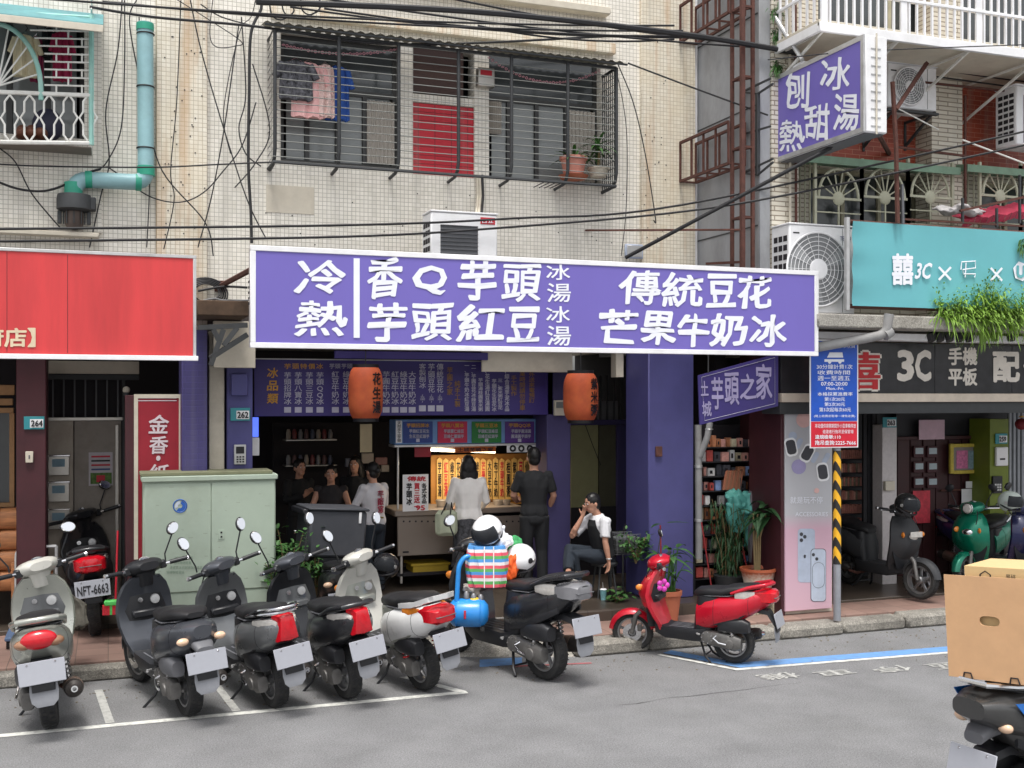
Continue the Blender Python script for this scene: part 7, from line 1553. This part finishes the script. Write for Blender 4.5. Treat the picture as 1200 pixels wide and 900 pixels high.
B('top', darkst, t, P(728, 0, 12.5).x, 12.45, .95, P(757, 0, 12.5).x, 12.9, .98); B('edge_panel', cream, t, P(752, 0, 12.4).x, 12.42, P(0, 655, 12.4).z, P(757, 0, 12.4).x, 12.449, P(0, 600, 12.4).z)
for px in (730, 754): 
    for y in (12.5, 12.85): MB().tube([(P(px, 0, 12.5).x, y, .95), (P(px, 0, 12.5).x, y, .28)], .012, 6).build('leg', darkst, t)
t = thing('wire_basket', 'dark grey wire basket hanging in front of the folding table', 'basket', P(730, 680, 12.1)); bx0, bx1 = P(720, 0, 12.1).x, P(752, 0, 12.1).x; bz0, bz1 = P(0, 690, 12.0).z, P(0, 662, 12.0).z
for i in range(9): x = bx0 + (bx1 - bx0) * i / 8; MB().tube([(x, 12.05, bz1), (x + (.02 if i < 4 else -.02), 12.05, bz0), (x + (.02 if i < 4 else -.02), 12.28, bz0), (x, 12.3, bz1)], .004, 5).build('wire', greypl, t)
for k in range(5): z = bz0 + (bz1 - bz0) * k / 4; MB().tube([(bx0, 12.05, z), (bx1, 12.05, z), (bx1, 12.3, z), (bx0, 12.3, z)], .004, 5, closed=True).build('wire', greypl, t)
B('liner', M('grey net liner', S(84, 88, 88), .8), t, bx0 + .015, 12.06, bz0 + .01, bx1 - .015, 12.29, bz1 - .04, .01)
# staff and customers on the left
red_p = M('red print', S(190, 60, 90), .6)
w3p, mw3, D3 = person('shop assistant in a pale grey shirt with red printing on the back', gz(438, 694), R(28), 1.6, dict(elr=V(.26, .08, 1.14), wrr=V(.12, .24, 1.05), ell=V(-.26, .08, 1.14), wrl=V(-.12, .24, 1.05), hdl=V(.5, 1, 0), hdr=V(-.5, 1, 0)), cgrey, 'long', cdark, 'trousers', 'tied', slim=1.08, top_len=.1)
m = MB(); vs, fs = glyphs('芋\n頭\n家', .03, .98, 1.0)
m.add([V(-a * .11, -.145 - abs(a) * -.02, 1.2 + b * .3) for a, b, l_ in vs], [f[::-1] for f in fs]).build('back_print', red_p, w3p, local=True, smooth=False)
m = MB(); m.tube([V(-.02, -.15, 1.0), V(.03, -.152, .99)], .012, 6); m.build('belt_clip', M('khaki strap', S(140, 126, 80), .8), w3p, local=True)
person('dark haired person in black standing behind the shop assistant', gz(417, 680), R(150), 1.63, None, cblack, 'long', cblack, 'trousers', 'bob')
person('woman in a sleeveless dark striped top behind the delivery box', gz(388, 690), R(165), 1.55, dict(ell=V(-.27, .08, 1.1), wrl=V(-.2, .26, .98), elr=V(.27, .08, 1.1), wrr=V(.2, .26, .98), hdl=V(.2, 1, -.1), hdr=V(-.2, 1, -.1)), stripe, 'none', cdark, 'trousers', 'tied')
person('dim figure in black clothes deepest on the left inside the dessert shop', gz(350, 682), R(200), 1.6, dict(elr=V(.24, .1, 1.15), wrr=V(.05, .26, 1.22), hdr=V(-.5, .3, .6)), cblack, 'long', cblack, 'trousers', 'short')

# ================================================================= loads and helmets
def helmet(label, c, r, mat, face, visor=None, rot=None, open_=True):
    t = thing('helmet', label, 'helmet', c); F_ = Vector(face).normalized(); Q = F_.to_track_quat('Y', 'Z').to_matrix()
    if rot: Q = Q @ rot
    m = MB(); n, k_ = 28, 16; vs = []; fs = []
    def rimz(a):      # shell reaches down except over the face
        return .62 + .20 * (1 - max(0, math.cos(a - math.pi / 2)) ** .6)
    for layer, sc in ((0, 1.), (1, .88)):
        for j in range(k_ + 1):
            for i in range(n):
                a = 2 * math.pi * i / n; th = math.pi * rimz(a) * j / k_; vs.append(c + Q @ V(r * sc * math.sin(th) * math.cos(a), r * 1.12 * sc * math.sin(th) * math.sin(a), r * 1.02 * sc * math.cos(th)))
    L = (k_ + 1) * n
    for j in range(k_):
        for i in range(n): a, b, c_, d = j * n + i, j * n + (i + 1) % n, (j + 1) * n + (i + 1) % n, (j + 1) * n + i; fs += [(a, b, c_, d), (L + d, L + c_, L + b, L + a)]
    for i in range(n): a, b = k_ * n + i, k_ * n + (i + 1) % n; fs.append((a, b, L + b, L + a))
    m.add(vs, fs).build('shell', mat, t)
    MB().ring(c + Q @ V(0, -.02 * 0, -r * .42), Q @ V(0, .35, 1), r * .93, .012, 26, 6).build('rim_trim', blk, t)
    lin = MB(); lin.ell(c + Q @ V(0, -.01, .0), (r * .84, r * .92, r * .84), 20, 12, Q).build('lining', M('helmet lining', S(26, 26, 30), .9), t)
    if visor is not None:
        vs = []; fs = []
        for j in range(7):
            for i in range(15):
                a = R(15 + 150 * i / 14); th = R(52 + 56 * j / 6); vs.append(c + Q @ (V(math.sin(th) * math.cos(a), math.sin(th) * math.sin(a) * 1.12, math.cos(th)) * r * 1.06))
        for j in range(6):
            for i in range(14): fs.append((j * 15 + i, j * 15 + i + 1, (j + 1) * 15 + i + 1, (j + 1) * 15 + i))
        MB().add(vs, fs).build('visor', visor, t)
    for sx in (-1, 1): MB().lathe([(.02, 0), (.018, .012)], c + Q @ V(sx * r * .99, .02, 0), Q @ V(sx, 0, 0), 14).build('visor_pivot', alum, t)
    MB().tube([c + Q @ V(-r * .8, .02, -r * .5), c + Q @ V(-r * .3, .06, -r * 1.15), c + Q @ V(r * .3, .06, -r * 1.15), c + Q @ V(r * .8, .02, -r * .5)], .006, 5).build('chin_strap', blk, t)
    return t
smk = M('smoked visor', S(60, 62, 66), .08, var=.1, trans=.35, spec=.8)
hw_ = M('white gloss helmet', S(236, 236, 238), .18, var=.02, coat=.5)
Yc6 = 10.35
helmet('white open face helmet resting on top of the striped bag', P(571, 622, Yc6), .15, hw_, (-.5, -.4, -.35), smk)
hl = helmet('white helmet with an orange patch and round black badge on the loaded scooter seat', P(610, 655, Yc6), .15, hw_, (-.6, -.6, -.1), None)
c = P(610, 655, Yc6); MB().lathe([(.028, 0), (.024, .006), (.012, .008)], c + V(.05, -.15, .0), (.28, -1, 0), 18).build('badge', blk, hl)
# striped bag
t = thing('striped_bag', 'striped red, white and blue woven bag on the loaded scooter', 'bag', P(570, 680, Yc6)); bc = P(571, 662, Yc6); ax_ = V(.93, -.3, 0).normalized(); ay_ = V(.3, .93, 0).normalized()
cl_ = [S(226, 92, 110), S(84, 150, 214), S(96, 176, 96), S(232, 226, 226)]; seq = [0, 2, 3, 0, 1, 2, 0, 3, 1, 2, 0, 3, 1]; n = 26; hgt = .40
mats_ = [M('bag stripe %s' % x, c_, .7, var=.06) for x, c_ in zip(('red', 'blue', 'green', 'white'), cl_)]
for i, s_ in enumerate(seq):
    z0, z1 = -hgt / 2 + hgt * i / 13, -hgt / 2 + hgt * (i + 1) / 13; secs = []
    for z in (z0, (z0 + z1) / 2, z1):
        q = 1 + .08 * math.cos(z * 9) - .35 * max(0, z - .12); sc = []
        for k, (a, b) in enumerate(super_pts(.19 * q, .14 * q, 4, 36)): sc.append(bc + ax_ * (a + .012 * math.sin(k * 1.3 + z * 20)) + ay_ * (b + .01 * math.sin(k * 2.1 + z * 14)) + V(0, 0, z))
        secs.append(sc)
    MB().loft(secs, cap=(i in (0, 12))).build('stripe', mats_[s_], t)
for k in (-.03, .06): MB().tube([bc + ax_ * k - ay_ * .155 + V(0, 0, .2 - u * .4) for u in [j / 6 for j in range(7)]], .006, 5).build('cord', cwhite, t)
t = thing('plastic_bag', 'knotted white plastic bag stuffed between the two helmets', 'plastic bag', P(588, 632, Yc6)); c = P(586, 634, Yc6); m = MB().ell(c, (.13, .11, .09)).ell(c + V(.02, 0, .09), (.04, .04, .06)).ell(c + V(-.04, 0, .06), (.05, .04, .05)); rbuild(m, 'bag', M('white plastic film', S(232, 234, 240), .4, var=.03), t, .01, 2, .03, 12, local=False)
t = thing('green_bag', 'green and blue cloth bundle behind the white plastic bag', 'bag', P(600, 634, 10.5)); c = P(600, 636, 10.55); m = MB().ell(c, (.11, .08, .07)); rbuild(m, 'cloth', M('green cloth', S(60, 150, 90), .8, var=.3, scale=9), t, .01, 2, .025, 14, local=False)
t = thing('orange_cloth', 'orange cloth tucked under the right helmet', 'cloth', P(601, 668, 10.2)); c = P(601, 664, 10.25); m = MB().ell(c, (.06, .06, .12)).ell(c + V(-.03, 0, -.05), (.04, .05, .08)); rbuild(m, 'cloth', M('orange cloth', S(236, 96, 34), .7, var=.2), t, .009, 2, .03, 14, local=False)
# air tank
t = thing('air_tank', 'blue air compressor tank with a blue tube handle on the scooter footboard', 'air tank', P(549, 717, 10.3)); c = P(549, 718, 10.3); bl2 = M('blue tank enamel', S(40, 140, 220), .3, var=.05, coat=.3, dirt=.15); d = V(.92, -.35, 0).normalized()
MB().lathe([(.01, -.2), (.08, -.19), (.125, -.15), (.138, -.1), (.138, .1), (.125, .15), (.08, .19), (.01, .2)], c, d, 30).build('tank', bl2, t)
MB().ring(c + d * .12, d, .139, .004, 30, 5).build('weld', bl2, t); MB().ring(c - d * .12, d, .139, .004, 30, 5).build('weld', bl2, t)
h0 = c + V(-.12, 0, .12); MB().tube(pipe_run([h0, h0 + V(.02, 0, .34), h0 + V(.08, 0, .43), h0 + V(.17, 0, .43)], .05), .024, 10).build('handle', bl2, t)
for a, b in ((-.02, .17), (.05, .15), (.12, .14)): MB().lathe([(.03, 0), (.028, .05), (.015, .07)], c + d * a + V(0, 0, b - .03), (0, 0, 1), 12).build('valve', rimm, t)
MB().ell(c + V(.06, -.02, .125), (.06, .05, .025), 14, 8).build('yellow_patch', M('yellow paint splash', S(206, 176, 50), .5), t); MB().box(c.x - .09, c.y - .145, c.z - .03, c.x - .07, c.y - .13, c.z + .05, .003).build('label', redl, t)
for s_ in (-1, 1): MB().lathe([(.04, -.02), (.04, .02)], c + d * s_ * .12 + V(0, -.05, -.15), d, 16).build('foot', rubber, t)
t = thing('work_gloves', 'grey cloth gloves stuffed behind the blue tank handle', 'gloves', P(550, 690, 10.3)); c = P(553, 688, 10.35); m = MB().ell(c, (.09, .06, .05)).ell(c + V(.03, 0, -.06), (.05, .05, .05)); rbuild(m, 'cloth', M('grey glove cloth', S(170, 164, 156), .8), t, .01, 2, .03, 16, local=False)
# delivery box
t = thing('delivery_box', 'dark grey delivery box on the scooter behind the parked row', 'delivery box', P(385, 650, 12.0)); dbm = M('dark grey box cloth', S(62, 64, 70), .75, var=.1, dirt=.12, dcol=S(110, 108, 104))
BMt = Matrix.Translation(P(388, 623, 12.1)) @ Matrix.Rotation(R(4), 4, 'Y') @ Matrix.Rotation(R(8), 4, 'Z'); MB().box(-.32, -.24, -.25, .32, .24, .25, .025, m=BMt).build('box', dbm, t); MB().box(-.34, -.26, .251, .34, .26, .28, .012, m=BMt).build('lid', dbm, t); MB().box(-.4, -.22, .2, -.341, .22, .26, .01, m=BMt).build('side_flap', blackpl, t); MB().box(.22, -.252, .12, .25, -.241, .24, .004, m=BMt).build('buckle', white, t)
MB().box(-.2, -.2, -.33, .2, .2, -.251, .01, m=BMt).build('carrier_plate', blackpl, t)
# black and white helmets on the right hand scooters, helmets of the parked row
helmet('black open face helmet hung on the bars of the matt black scooter', P(1063, 591, 11.3), .14, M('black gloss helmet', S(40, 40, 42), .2, coat=.5), (.3, -1, -.2), smk)
helmet('white and grey helmet on the bars of the navy scooter at the right edge', P(1184, 588, 11.3), .14, M('silver grey helmet', S(186, 196, 190), .25, coat=.4), (.3, -1, -.1), smk)
helmet('black helmet hung in front of the white tailed scooter', P(453, 663, 11.3), .13, MATS['black gloss helmet'], (-.8, -.6, .1), smk)
# grey rain poncho bag over front of left scooter
t = thing('rain_cover', 'translucent grey plastic rain cover hanging on the front of the leftmost scooter', 'rain cover', P(92, 705, 11.2)); m = MB()
for k in range(9): q = k / 8; m.tube([P(74 + 10 * q, 684 + 2 * k, 11.25), P(80 + 16 * q + 2 * math.sin(k * 2), 712, 11.3), P(80 + 22 * q, 736 - 2 * (k % 3), 11.25)], [.02, .035 + .015 * (k % 2), .018], 8)
rbuild(m, 'sheet', M('grey rain plastic', S(136, 132, 122), .3, trans=.3, var=.3, scale=14), t, .012, 2, .03, 14, local=False)
# pink trinket on red scooter
t = thing('pink_charm', 'pink plastic flower charm hanging on the red scooter', 'charm', P(777, 684, 10.2)); pk2 = M('pink plastic', S(214, 70, 180), .4)
for i in range(5): a = i * 1.26; MB().ell(P(777, 686, 10.15) + V(.045 * math.cos(a), 0, .04 * math.sin(a)), (.03, .02, .03), 12, 8).build('petal', pk2, t)

# ================================================================= plants
def bush(label, c, r, n, mat, cat='plant', name='shrub', L=.07, wd=.018, stems=8, potm=None, flat=1.):
    t = thing(name, label, cat, c); sm = MB(); lm = MB()
    for i in range(stems):
        a = random.uniform(0, 6.28); tip = c + V(r[0] * .8 * math.cos(a), r[1] * .8 * math.sin(a), r[2] * random.uniform(.8, 1.9)); mid = c.lerp(tip, .5) + V(random.uniform(-.05, .05), 0, .05)
        sm.tube([c, mid, tip], [.01, .007, .004], 5)
        for k in range(n // stems):
            u = random.uniform(.25, 1.05); p = c.lerp(mid, u * 2) if u < .5 else mid.lerp(tip, u * 2 - 1); p = p + V(random.gauss(0, .05), random.gauss(0, .05), random.gauss(0, .05))
            leaf(lm, p, V(random.uniform(-1, 1), random.uniform(-1, 1), random.uniform(-.3, .9)), L * random.uniform(.6, 1.2), wd * random.uniform(.7, 1.2), .2, .2, 3)
    sm.build('stem', stemm, t); lm.build('leaves', mat, t, smooth=False); return t
bush('leafy green shrub growing beside the pale green cabinet', P(335, 712, 11.75), (.28, .25, .42), 620, leafm, L=.075, wd=.022, stems=14)
bush('small upright shrub sprig behind the black scooter', P(370, 700, 11.9), (.12, .1, .42), 160, leafm, L=.07, wd=.02, stems=6)
# bamboo palm in front of the display
c = P(856, 695, 11.85); c.z = .28; t = thing('bamboo_plant', 'tall bushy green bamboo plant in front of the accessory rack', 'plant', c); m = MB(); lm = MB()
for i in range(22):
    a = random.uniform(0, 6.28); tip = c + V(.27 * math.cos(a) * random.random() ** .5, .2 * math.sin(a), random.uniform(.7, 1.2)); mid = c.lerp(tip, .5) + V(0, 0, .1); m.tube([c + V(.08 * math.cos(a), .06 * math.sin(a), 0), mid, tip], [.008, .006, .003], 5)
    for k in range(30): u = random.uniform(.12, 1); p = c.lerp(tip, u) + V(random.gauss(0, .03), random.gauss(0, .03), 0); leaf(lm, p, V(random.uniform(-1, 1), random.uniform(-1, 1), random.uniform(-1.2, .2)), random.uniform(.07, .15), .011, .8, .2, 3)
m.build('cane', stemm, t); lm.build('leaves', leafd, t, smooth=False)
MB().lathe([(.16, 0), (.2, .22), (.21, .24), (.18, .24)], c - V(0, 0, .0), n=20).build('pot', darkst, t)
# breeze block with white pot and dracaena
c = P(887, 713, 11.3); c.z = .15
t = thing('breeze_block', 'hollow concrete breeze blocks under the glazed flower pot', 'block', c); bm_ = M('pale concrete block', S(180, 172, 150), .9, bump=.6, dirt=.3)
for dx in (-.22, 0.0, .2):
    x0 = c.x + dx; w_ = .19
    MB().box(x0, c.y - .1, .15, x0 + .035, c.y + .12, .34, .004).box(x0 + w_ - .035, c.y - .1, .15, x0 + w_, c.y + .12, .34, .004).box(x0 + .036, c.y - .098, .151, x0 + w_ - .036, c.y + .118, .185, .003).box(x0 + .036, c.y - .098, .305, x0 + w_ - .036, c.y + .118, .339, .003).build('block', bm_, t)
pc_ = V(c.x + .03, c.y + .02, .341)
gl = bpy.data.materials.new('glazed pot drip'); gl.use_nodes = True; g_ = gl.node_tree; b_ = g_.nodes['Principled BSDF']; tcn = g_.nodes.new('ShaderNodeTexCoord'); spn = g_.nodes.new('ShaderNodeSeparateXYZ'); g_.links.new(tcn.outputs['Object'], spn.inputs[0]); nn = g_.nodes.new('ShaderNodeTexNoise'); nn.inputs['Scale'].default_value = 14; ad_ = g_.nodes.new('ShaderNodeMath'); ad_.operation = 'MULTIPLY_ADD'; ad_.inputs[1].default_value = .12; g_.links.new(nn.outputs['Fac'], ad_.inputs[0]); g_.links.new(spn.outputs[2], ad_.inputs[2])
rp = g_.nodes.new('ShaderNodeValToRGB'); rp.color_ramp.elements[0].position = .26; rp.color_ramp.elements[0].color = (*S(206, 196, 180), 1); rp.color_ramp.elements[1].position = .36; rp.color_ramp.elements[1].color = (*S(172, 92, 62), 1); g_.links.new(ad_.outputs[0], rp.inputs[0]); g_.links.new(rp.outputs[0], b_.inputs['Base Color']); b_.inputs['Roughness'].default_value = .3
t = thing('potted_plant', 'cream glazed flower pot with brown drip rim and a drooping broad leaved plant', 'potted plant', pc_); MB().lathe([(.13, 0), (.2, .3), (.215, .31), (.215, .34), (.19, .34), (.18, .3)], pc_, n=28).build('pot', gl, t); MB().lathe([(.185, .3), (.01, .31)], pc_, n=16).build('soil', soil, t)
for k in range(4): MB().tube([pc_ + V(.02 * k - .03, .02, .3), pc_ + V(.03 * k - .05, .02, .7), pc_ + V(.06 * k - .08, -.02, .98)], [.014, .012, .01], 6).build('stem', stemm, t)
for i in range(26):
    a = i * .5; tp = pc_ + V(random.uniform(-.08, .14), random.uniform(-.05, .05), random.uniform(.9, 1.06)); leaf(MB(), tp, V(math.cos(a), math.sin(a) * .6, random.uniform(-.2, .7)), random.uniform(.2, .36), .045, .75, .15, 5).build('leaf', leafd, t, smooth=False)
# turquoise umbrella / cloth on the wall beside
t = thing('raincoat', 'turquoise raincoat hung up beside the maroon partition', 'raincoat', P(868, 600, 11.75)); m = MB()
for (a, b, r1, r2) in (((858, 578), (866, 592), .09, .12), ((875, 578), (872, 600), .09, .12), ((860, 590), (864, 622), .1, .07), ((876, 592), (876, 640), .08, .05)): m.tube([P(*a, 11.8), P(*b, 11.8)], [r1, r2], 12)
rbuild(m, 'cloth', M('turquoise plastic cloth', S(92, 170, 160), .5, var=.15, scale=5), t, .014, 2, .05, 9, local=False)
MB().tube([P(868, 560, 11.85), P(868, 578, 11.8)], .006, 5).build('hook', darkst, t)
t = thing('grey_umbrella', 'folded grey patio umbrella leaning behind the glazed pot', 'umbrella', P(885, 690, 11.6)); MB().loftz([(.45, P(886, 0, 11.7).x, 11.72, .05, .05), (1.0, P(886, 0, 11.7).x + .02, 11.72, .13, .1), (1.5, P(886, 0, 11.7).x + .03, 11.72, .12, .09), (1.78, P(886, 0, 11.7).x + .03, 11.72, .05, .05)], 2, 9).build('canopy', M('grey umbrella cloth', S(112, 108, 112), .8), t, ang=20); MB().tube([(P(886, 0, 11.7).x, 11.72, .3), (P(886, 0, 11.7).x + .02, 11.72, 1.9)], .014, 6).build('pole', alum, t)
for px, a, b in ((822, 612, 690), (870, 640, 700)): tag(MB().tube([P(px, a, 11.7), P(px + 12, b, 11.7)], .009, 6).build('plant_stake', M('red stake', S(150, 40, 44), .6), None), 'red stake leaning %s the bamboo plant' % ('left of' if px < 850 else 'right of'), 'stake')
# banana leaf plant and terracotta pot behind the red scooter
c = P(783, 720, 11.2); c.z = .15; t = thing('potted_plant', 'terracotta pot with broad green leaves behind the red scooter', 'potted plant', c); pot(t, c, .15, .36, terra)
for i in range(22):
    a = i * .9; b = random.uniform(.2, 1.2); s0 = c + V(random.uniform(-.05, .1), 0, .34); tp = s0 + V(.22 * math.cos(a) * random.random(), .1 * math.sin(a), random.uniform(.15, .5)); MB().tube([s0, tp], [.008, .005], 5).build('stem', leafm, t)
    leaf(MB(), tp, V(math.cos(a), math.sin(a) * .5 - .2, random.uniform(0, .8)), random.uniform(.14, .28), .045, .6, .2, 5).build('leaf', leafm, t, smooth=False)
MB().tube([c + V(-.08, 0, .3), c + V(-.1, 0, 1.1)], .009, 6).build('stake', MATS['red stake'], t)
leaf(MB(), c + V(-.03, -.05, 1.13), V(1, -.1, .06), .28, .05, .1, .1, 6).build('leaf', leafd, t, smooth=False); leaf(MB(), c + V(-.12, -.05, 1.12), V(-1, -.1, .1), .14, .04, .4, .1, 5).build('leaf', leafd, t, smooth=False)
bush('low potted foliage between the seated man and the red scooter', P(745, 660, 11.9), (.16, .12, .2), 200, leafm, L=.07, wd=.02, stems=7)
bush('small round leaved weed beside the paper cup on the step', P(724, 708, 11.9), (.07, .07, .06), 40, leafm, L=.08, wd=.035, stems=4)

# ================================================================= scooter with cardboard boxes in the foreground
fgp = Vector(G(1168, 965)); th_ = R(12)
Q0 = P(1150, 730, 1.0); 
def gd(px, py, depth): return CO + ray(px, py) * (depth / FPX)
rr0 = gd(1150, 808, 6.5); heading = (math.cos(R(8)), math.sin(R(8)))
blu2 = paint('blue gloss trim', S(20, 110, 200), .2)
sf = scooter('dark grey scooter with blue trim cut off by the bottom right corner', (rr0.x + .46, rr0.y + .08), heading, paint('smoke grey paint', S(70, 70, 70), .4), lean=0, tail='small', rail='none', group=None, scale=1.12, wb=1.25, mirrors=(0, 0), sport=True, seat=seatm, plate_txt=None, head=blackpl, tl=M('dull red reflector', S(150, 40, 60), .3), flap=False)
tf, mf = sf
for s_ in (-1, 1):
    pts = [V(-.02, s_ * .178, .74), V(-.30, s_ * .135, .80), V(-.22, s_ * .16, .66)]
    MB().plate(pts, V(0, s_ * .012, 0)).build('blue_trim', blu2, tf, local=True, smooth=False); c_ = sum(pts, V(0, 0, 0)) / 3
    MB().plate([c_ + (p - c_) * .66 + V(0, s_ * .0125, 0) for p in pts], V(0, s_ * .008, 0)).build('side_lamp', clear, tf, local=True, smooth=False)
MB().tube([V(.05, .13, .86), V(-.3, .13, .9), V(-.46, .08, .92), V(-.46, -.08, .92), V(-.3, -.13, .9), V(.05, -.13, .86)], .016, 8).build('rear_rack', chrome, tf, local=True)
for y in (-.08, .08): MB().tube([V(-.46, y, .92), V(.0, y, .9)], .012, 6).build('rack_bar', blackpl, tf, local=True)
cb = M('brown cardboard', S(204, 162, 122), .85, var=.07, scale=5, dirt=.3, dcol=S(176, 132, 96), bump=.1, bscale=8); cb2 = M('pale cardboard', S(206, 176, 128), .85, var=.05, scale=3)
gpm = MATS['smoke grey paint']
MB().loftx([(.30, .66, .16, .17), (.1, .70, .21, .17), (-.15, .73, .215, .14), (-.36, .765, .18, .10), (-.5, .79, .10, .05)], 3.2, 28).build('tail_cowl', gpm, tf, local=True)
for s_ in (-1, 1):
    q = [V(.02, s_ * .225, .82), V(-.38, s_ * .19, .84), V(-.2, s_ * .222, .64)]; MB().plate(q, V(0, s_ * .006, 0)).build('blue_panel', blu2, tf, local=True, smooth=False); cq = sum(q, V(0, 0, 0)) / 3; MB().plate([cq + (p - cq) * .68 + V(0, s_ * .007, 0) for p in q], V(0, s_ * .006, 0)).build('lamp_lens', clear, tf, local=True, smooth=False)
BM2 = mf @ Matrix.Translation((-.20, .0, .93)) @ Matrix.Rotation(R(18), 4, 'Z') @ Matrix.Rotation(R(-3), 4, 'X')
t = thing('cardboard_box', 'brown cardboard box with an oval hand hole strapped on the foreground scooter', 'cardboard box', mat=BM2)
H1 = .5
def slab(m, name, mat, t, x0, y0, z0, x1, y1, z1): return MB().box(x0, y0, z0, x1, y1, z1, .003).build(name, mat, t, local=True)
# rear wall with oval hand hole and two notches
m = MB(); ow, oh = .36, H1; n = 40; outer = []; inner = []
def onrect(a, hw, hh):
    c_, s_ = math.cos(a), math.sin(a); k = min(hw / abs(c_) if abs(c_) > 1e-6 else 1e9, hh / abs(s_) if abs(s_) > 1e-6 else 1e9); return c_ * k, s_ * k
angs = sorted([2 * math.pi * i / n for i in range(n)] + [math.atan2(sy * .27, sx * .23) % (2 * math.pi) for sx in (-1, 1) for sy in (-1, 1)])
for a in angs:
    y, z = onrect(a, .23, .27); outer.append((y, z + .27)); iy = .052 * math.copysign(abs(math.cos(a)) ** .6, math.cos(a)); iz = .026 * math.copysign(abs(math.sin(a)) ** .9, math.sin(a)); inner.append((iy, iz + .31))
N2 = len(angs); vs = [(-.2, y, z) for y, z in outer] + [(-.2, y, z) for y, z in inner] + [(-.192, y, z) for y, z in outer] + [(-.192, y, z) for y, z in inner]
fs = []
for i in range(N2): j = (i + 1) % N2; fs += [(i, j, N2 + j, N2 + i), (2 * N2 + j, 2 * N2 + i, 3 * N2 + i, 3 * N2 + j), (N2 + i, N2 + j, 3 * N2 + j, 3 * N2 + i), (i, 2 * N2 + i, 2 * N2 + j, j)]
m.add(vs, fs).build('box_side', cb, t, local=True, smooth=False)
slab(m, 'box_side', cb, t, .222, -.23, 0, .23, .23, H1); slab(m, 'box_side', cb, t, -.191, .222, .001, .221, .23, H1 - .001); slab(m, 'box_side', cb, t, -.191, -.23, .001, .221, -.222, H1 - .001); slab(m, 'box_bottom', cb, t, -.19, -.22, .002, .22, .22, .01)
for y in (-.14, .1): MB().tube([V(-.205, y, .0), V(-.2035, y + .01, .03), V(-.2035, y + .045, .03), V(-.205, y + .05, 0)], .004, 5).build('notch', blk, t, local=True)
slab(m, 'flap', cb, t, -.191, -.1, H1 + .001, -.05, .16, H1 + .008)
t2 = thing('cardboard_box', 'pale cardboard box with small black print standing inside the brown box', 'cardboard box', mat=BM2)
slab(m, 'carton', cb2, t2, -.17, -.21, .02, .2, .13, H1 + .09); m = MB(); gtext(m, '⌂', V(-.1705, .02, H1 + .045), V(0, -.06, 0), V(0, 0, .05), 0); gtext(m, '易碎', V(-.1705, -.11, H1 + .045), V(0, -.05, 0), V(0, 0, .025), 0); m.build('print', blk, t2, local=True, smooth=False)

m = MB()
for i in range(260):
    x, y = random.uniform(-1, 9), YC - abs(random.gauss(0, .5)) - .02
    if x < 3.5: y = 11.2 - abs(random.gauss(0, .6))
    r_ = random.uniform(.004, .014); m.ell((x, y, .003), (r_, r_ * random.uniform(.5, 1.2), r_ * .5), 5, 4)
o = m.build('road_grit', M('grit', S(120, 112, 100), .9, var=.4, scale=3), None, kind='stuff'); tag(o, 'small grit and crumbs scattered along the gutter')
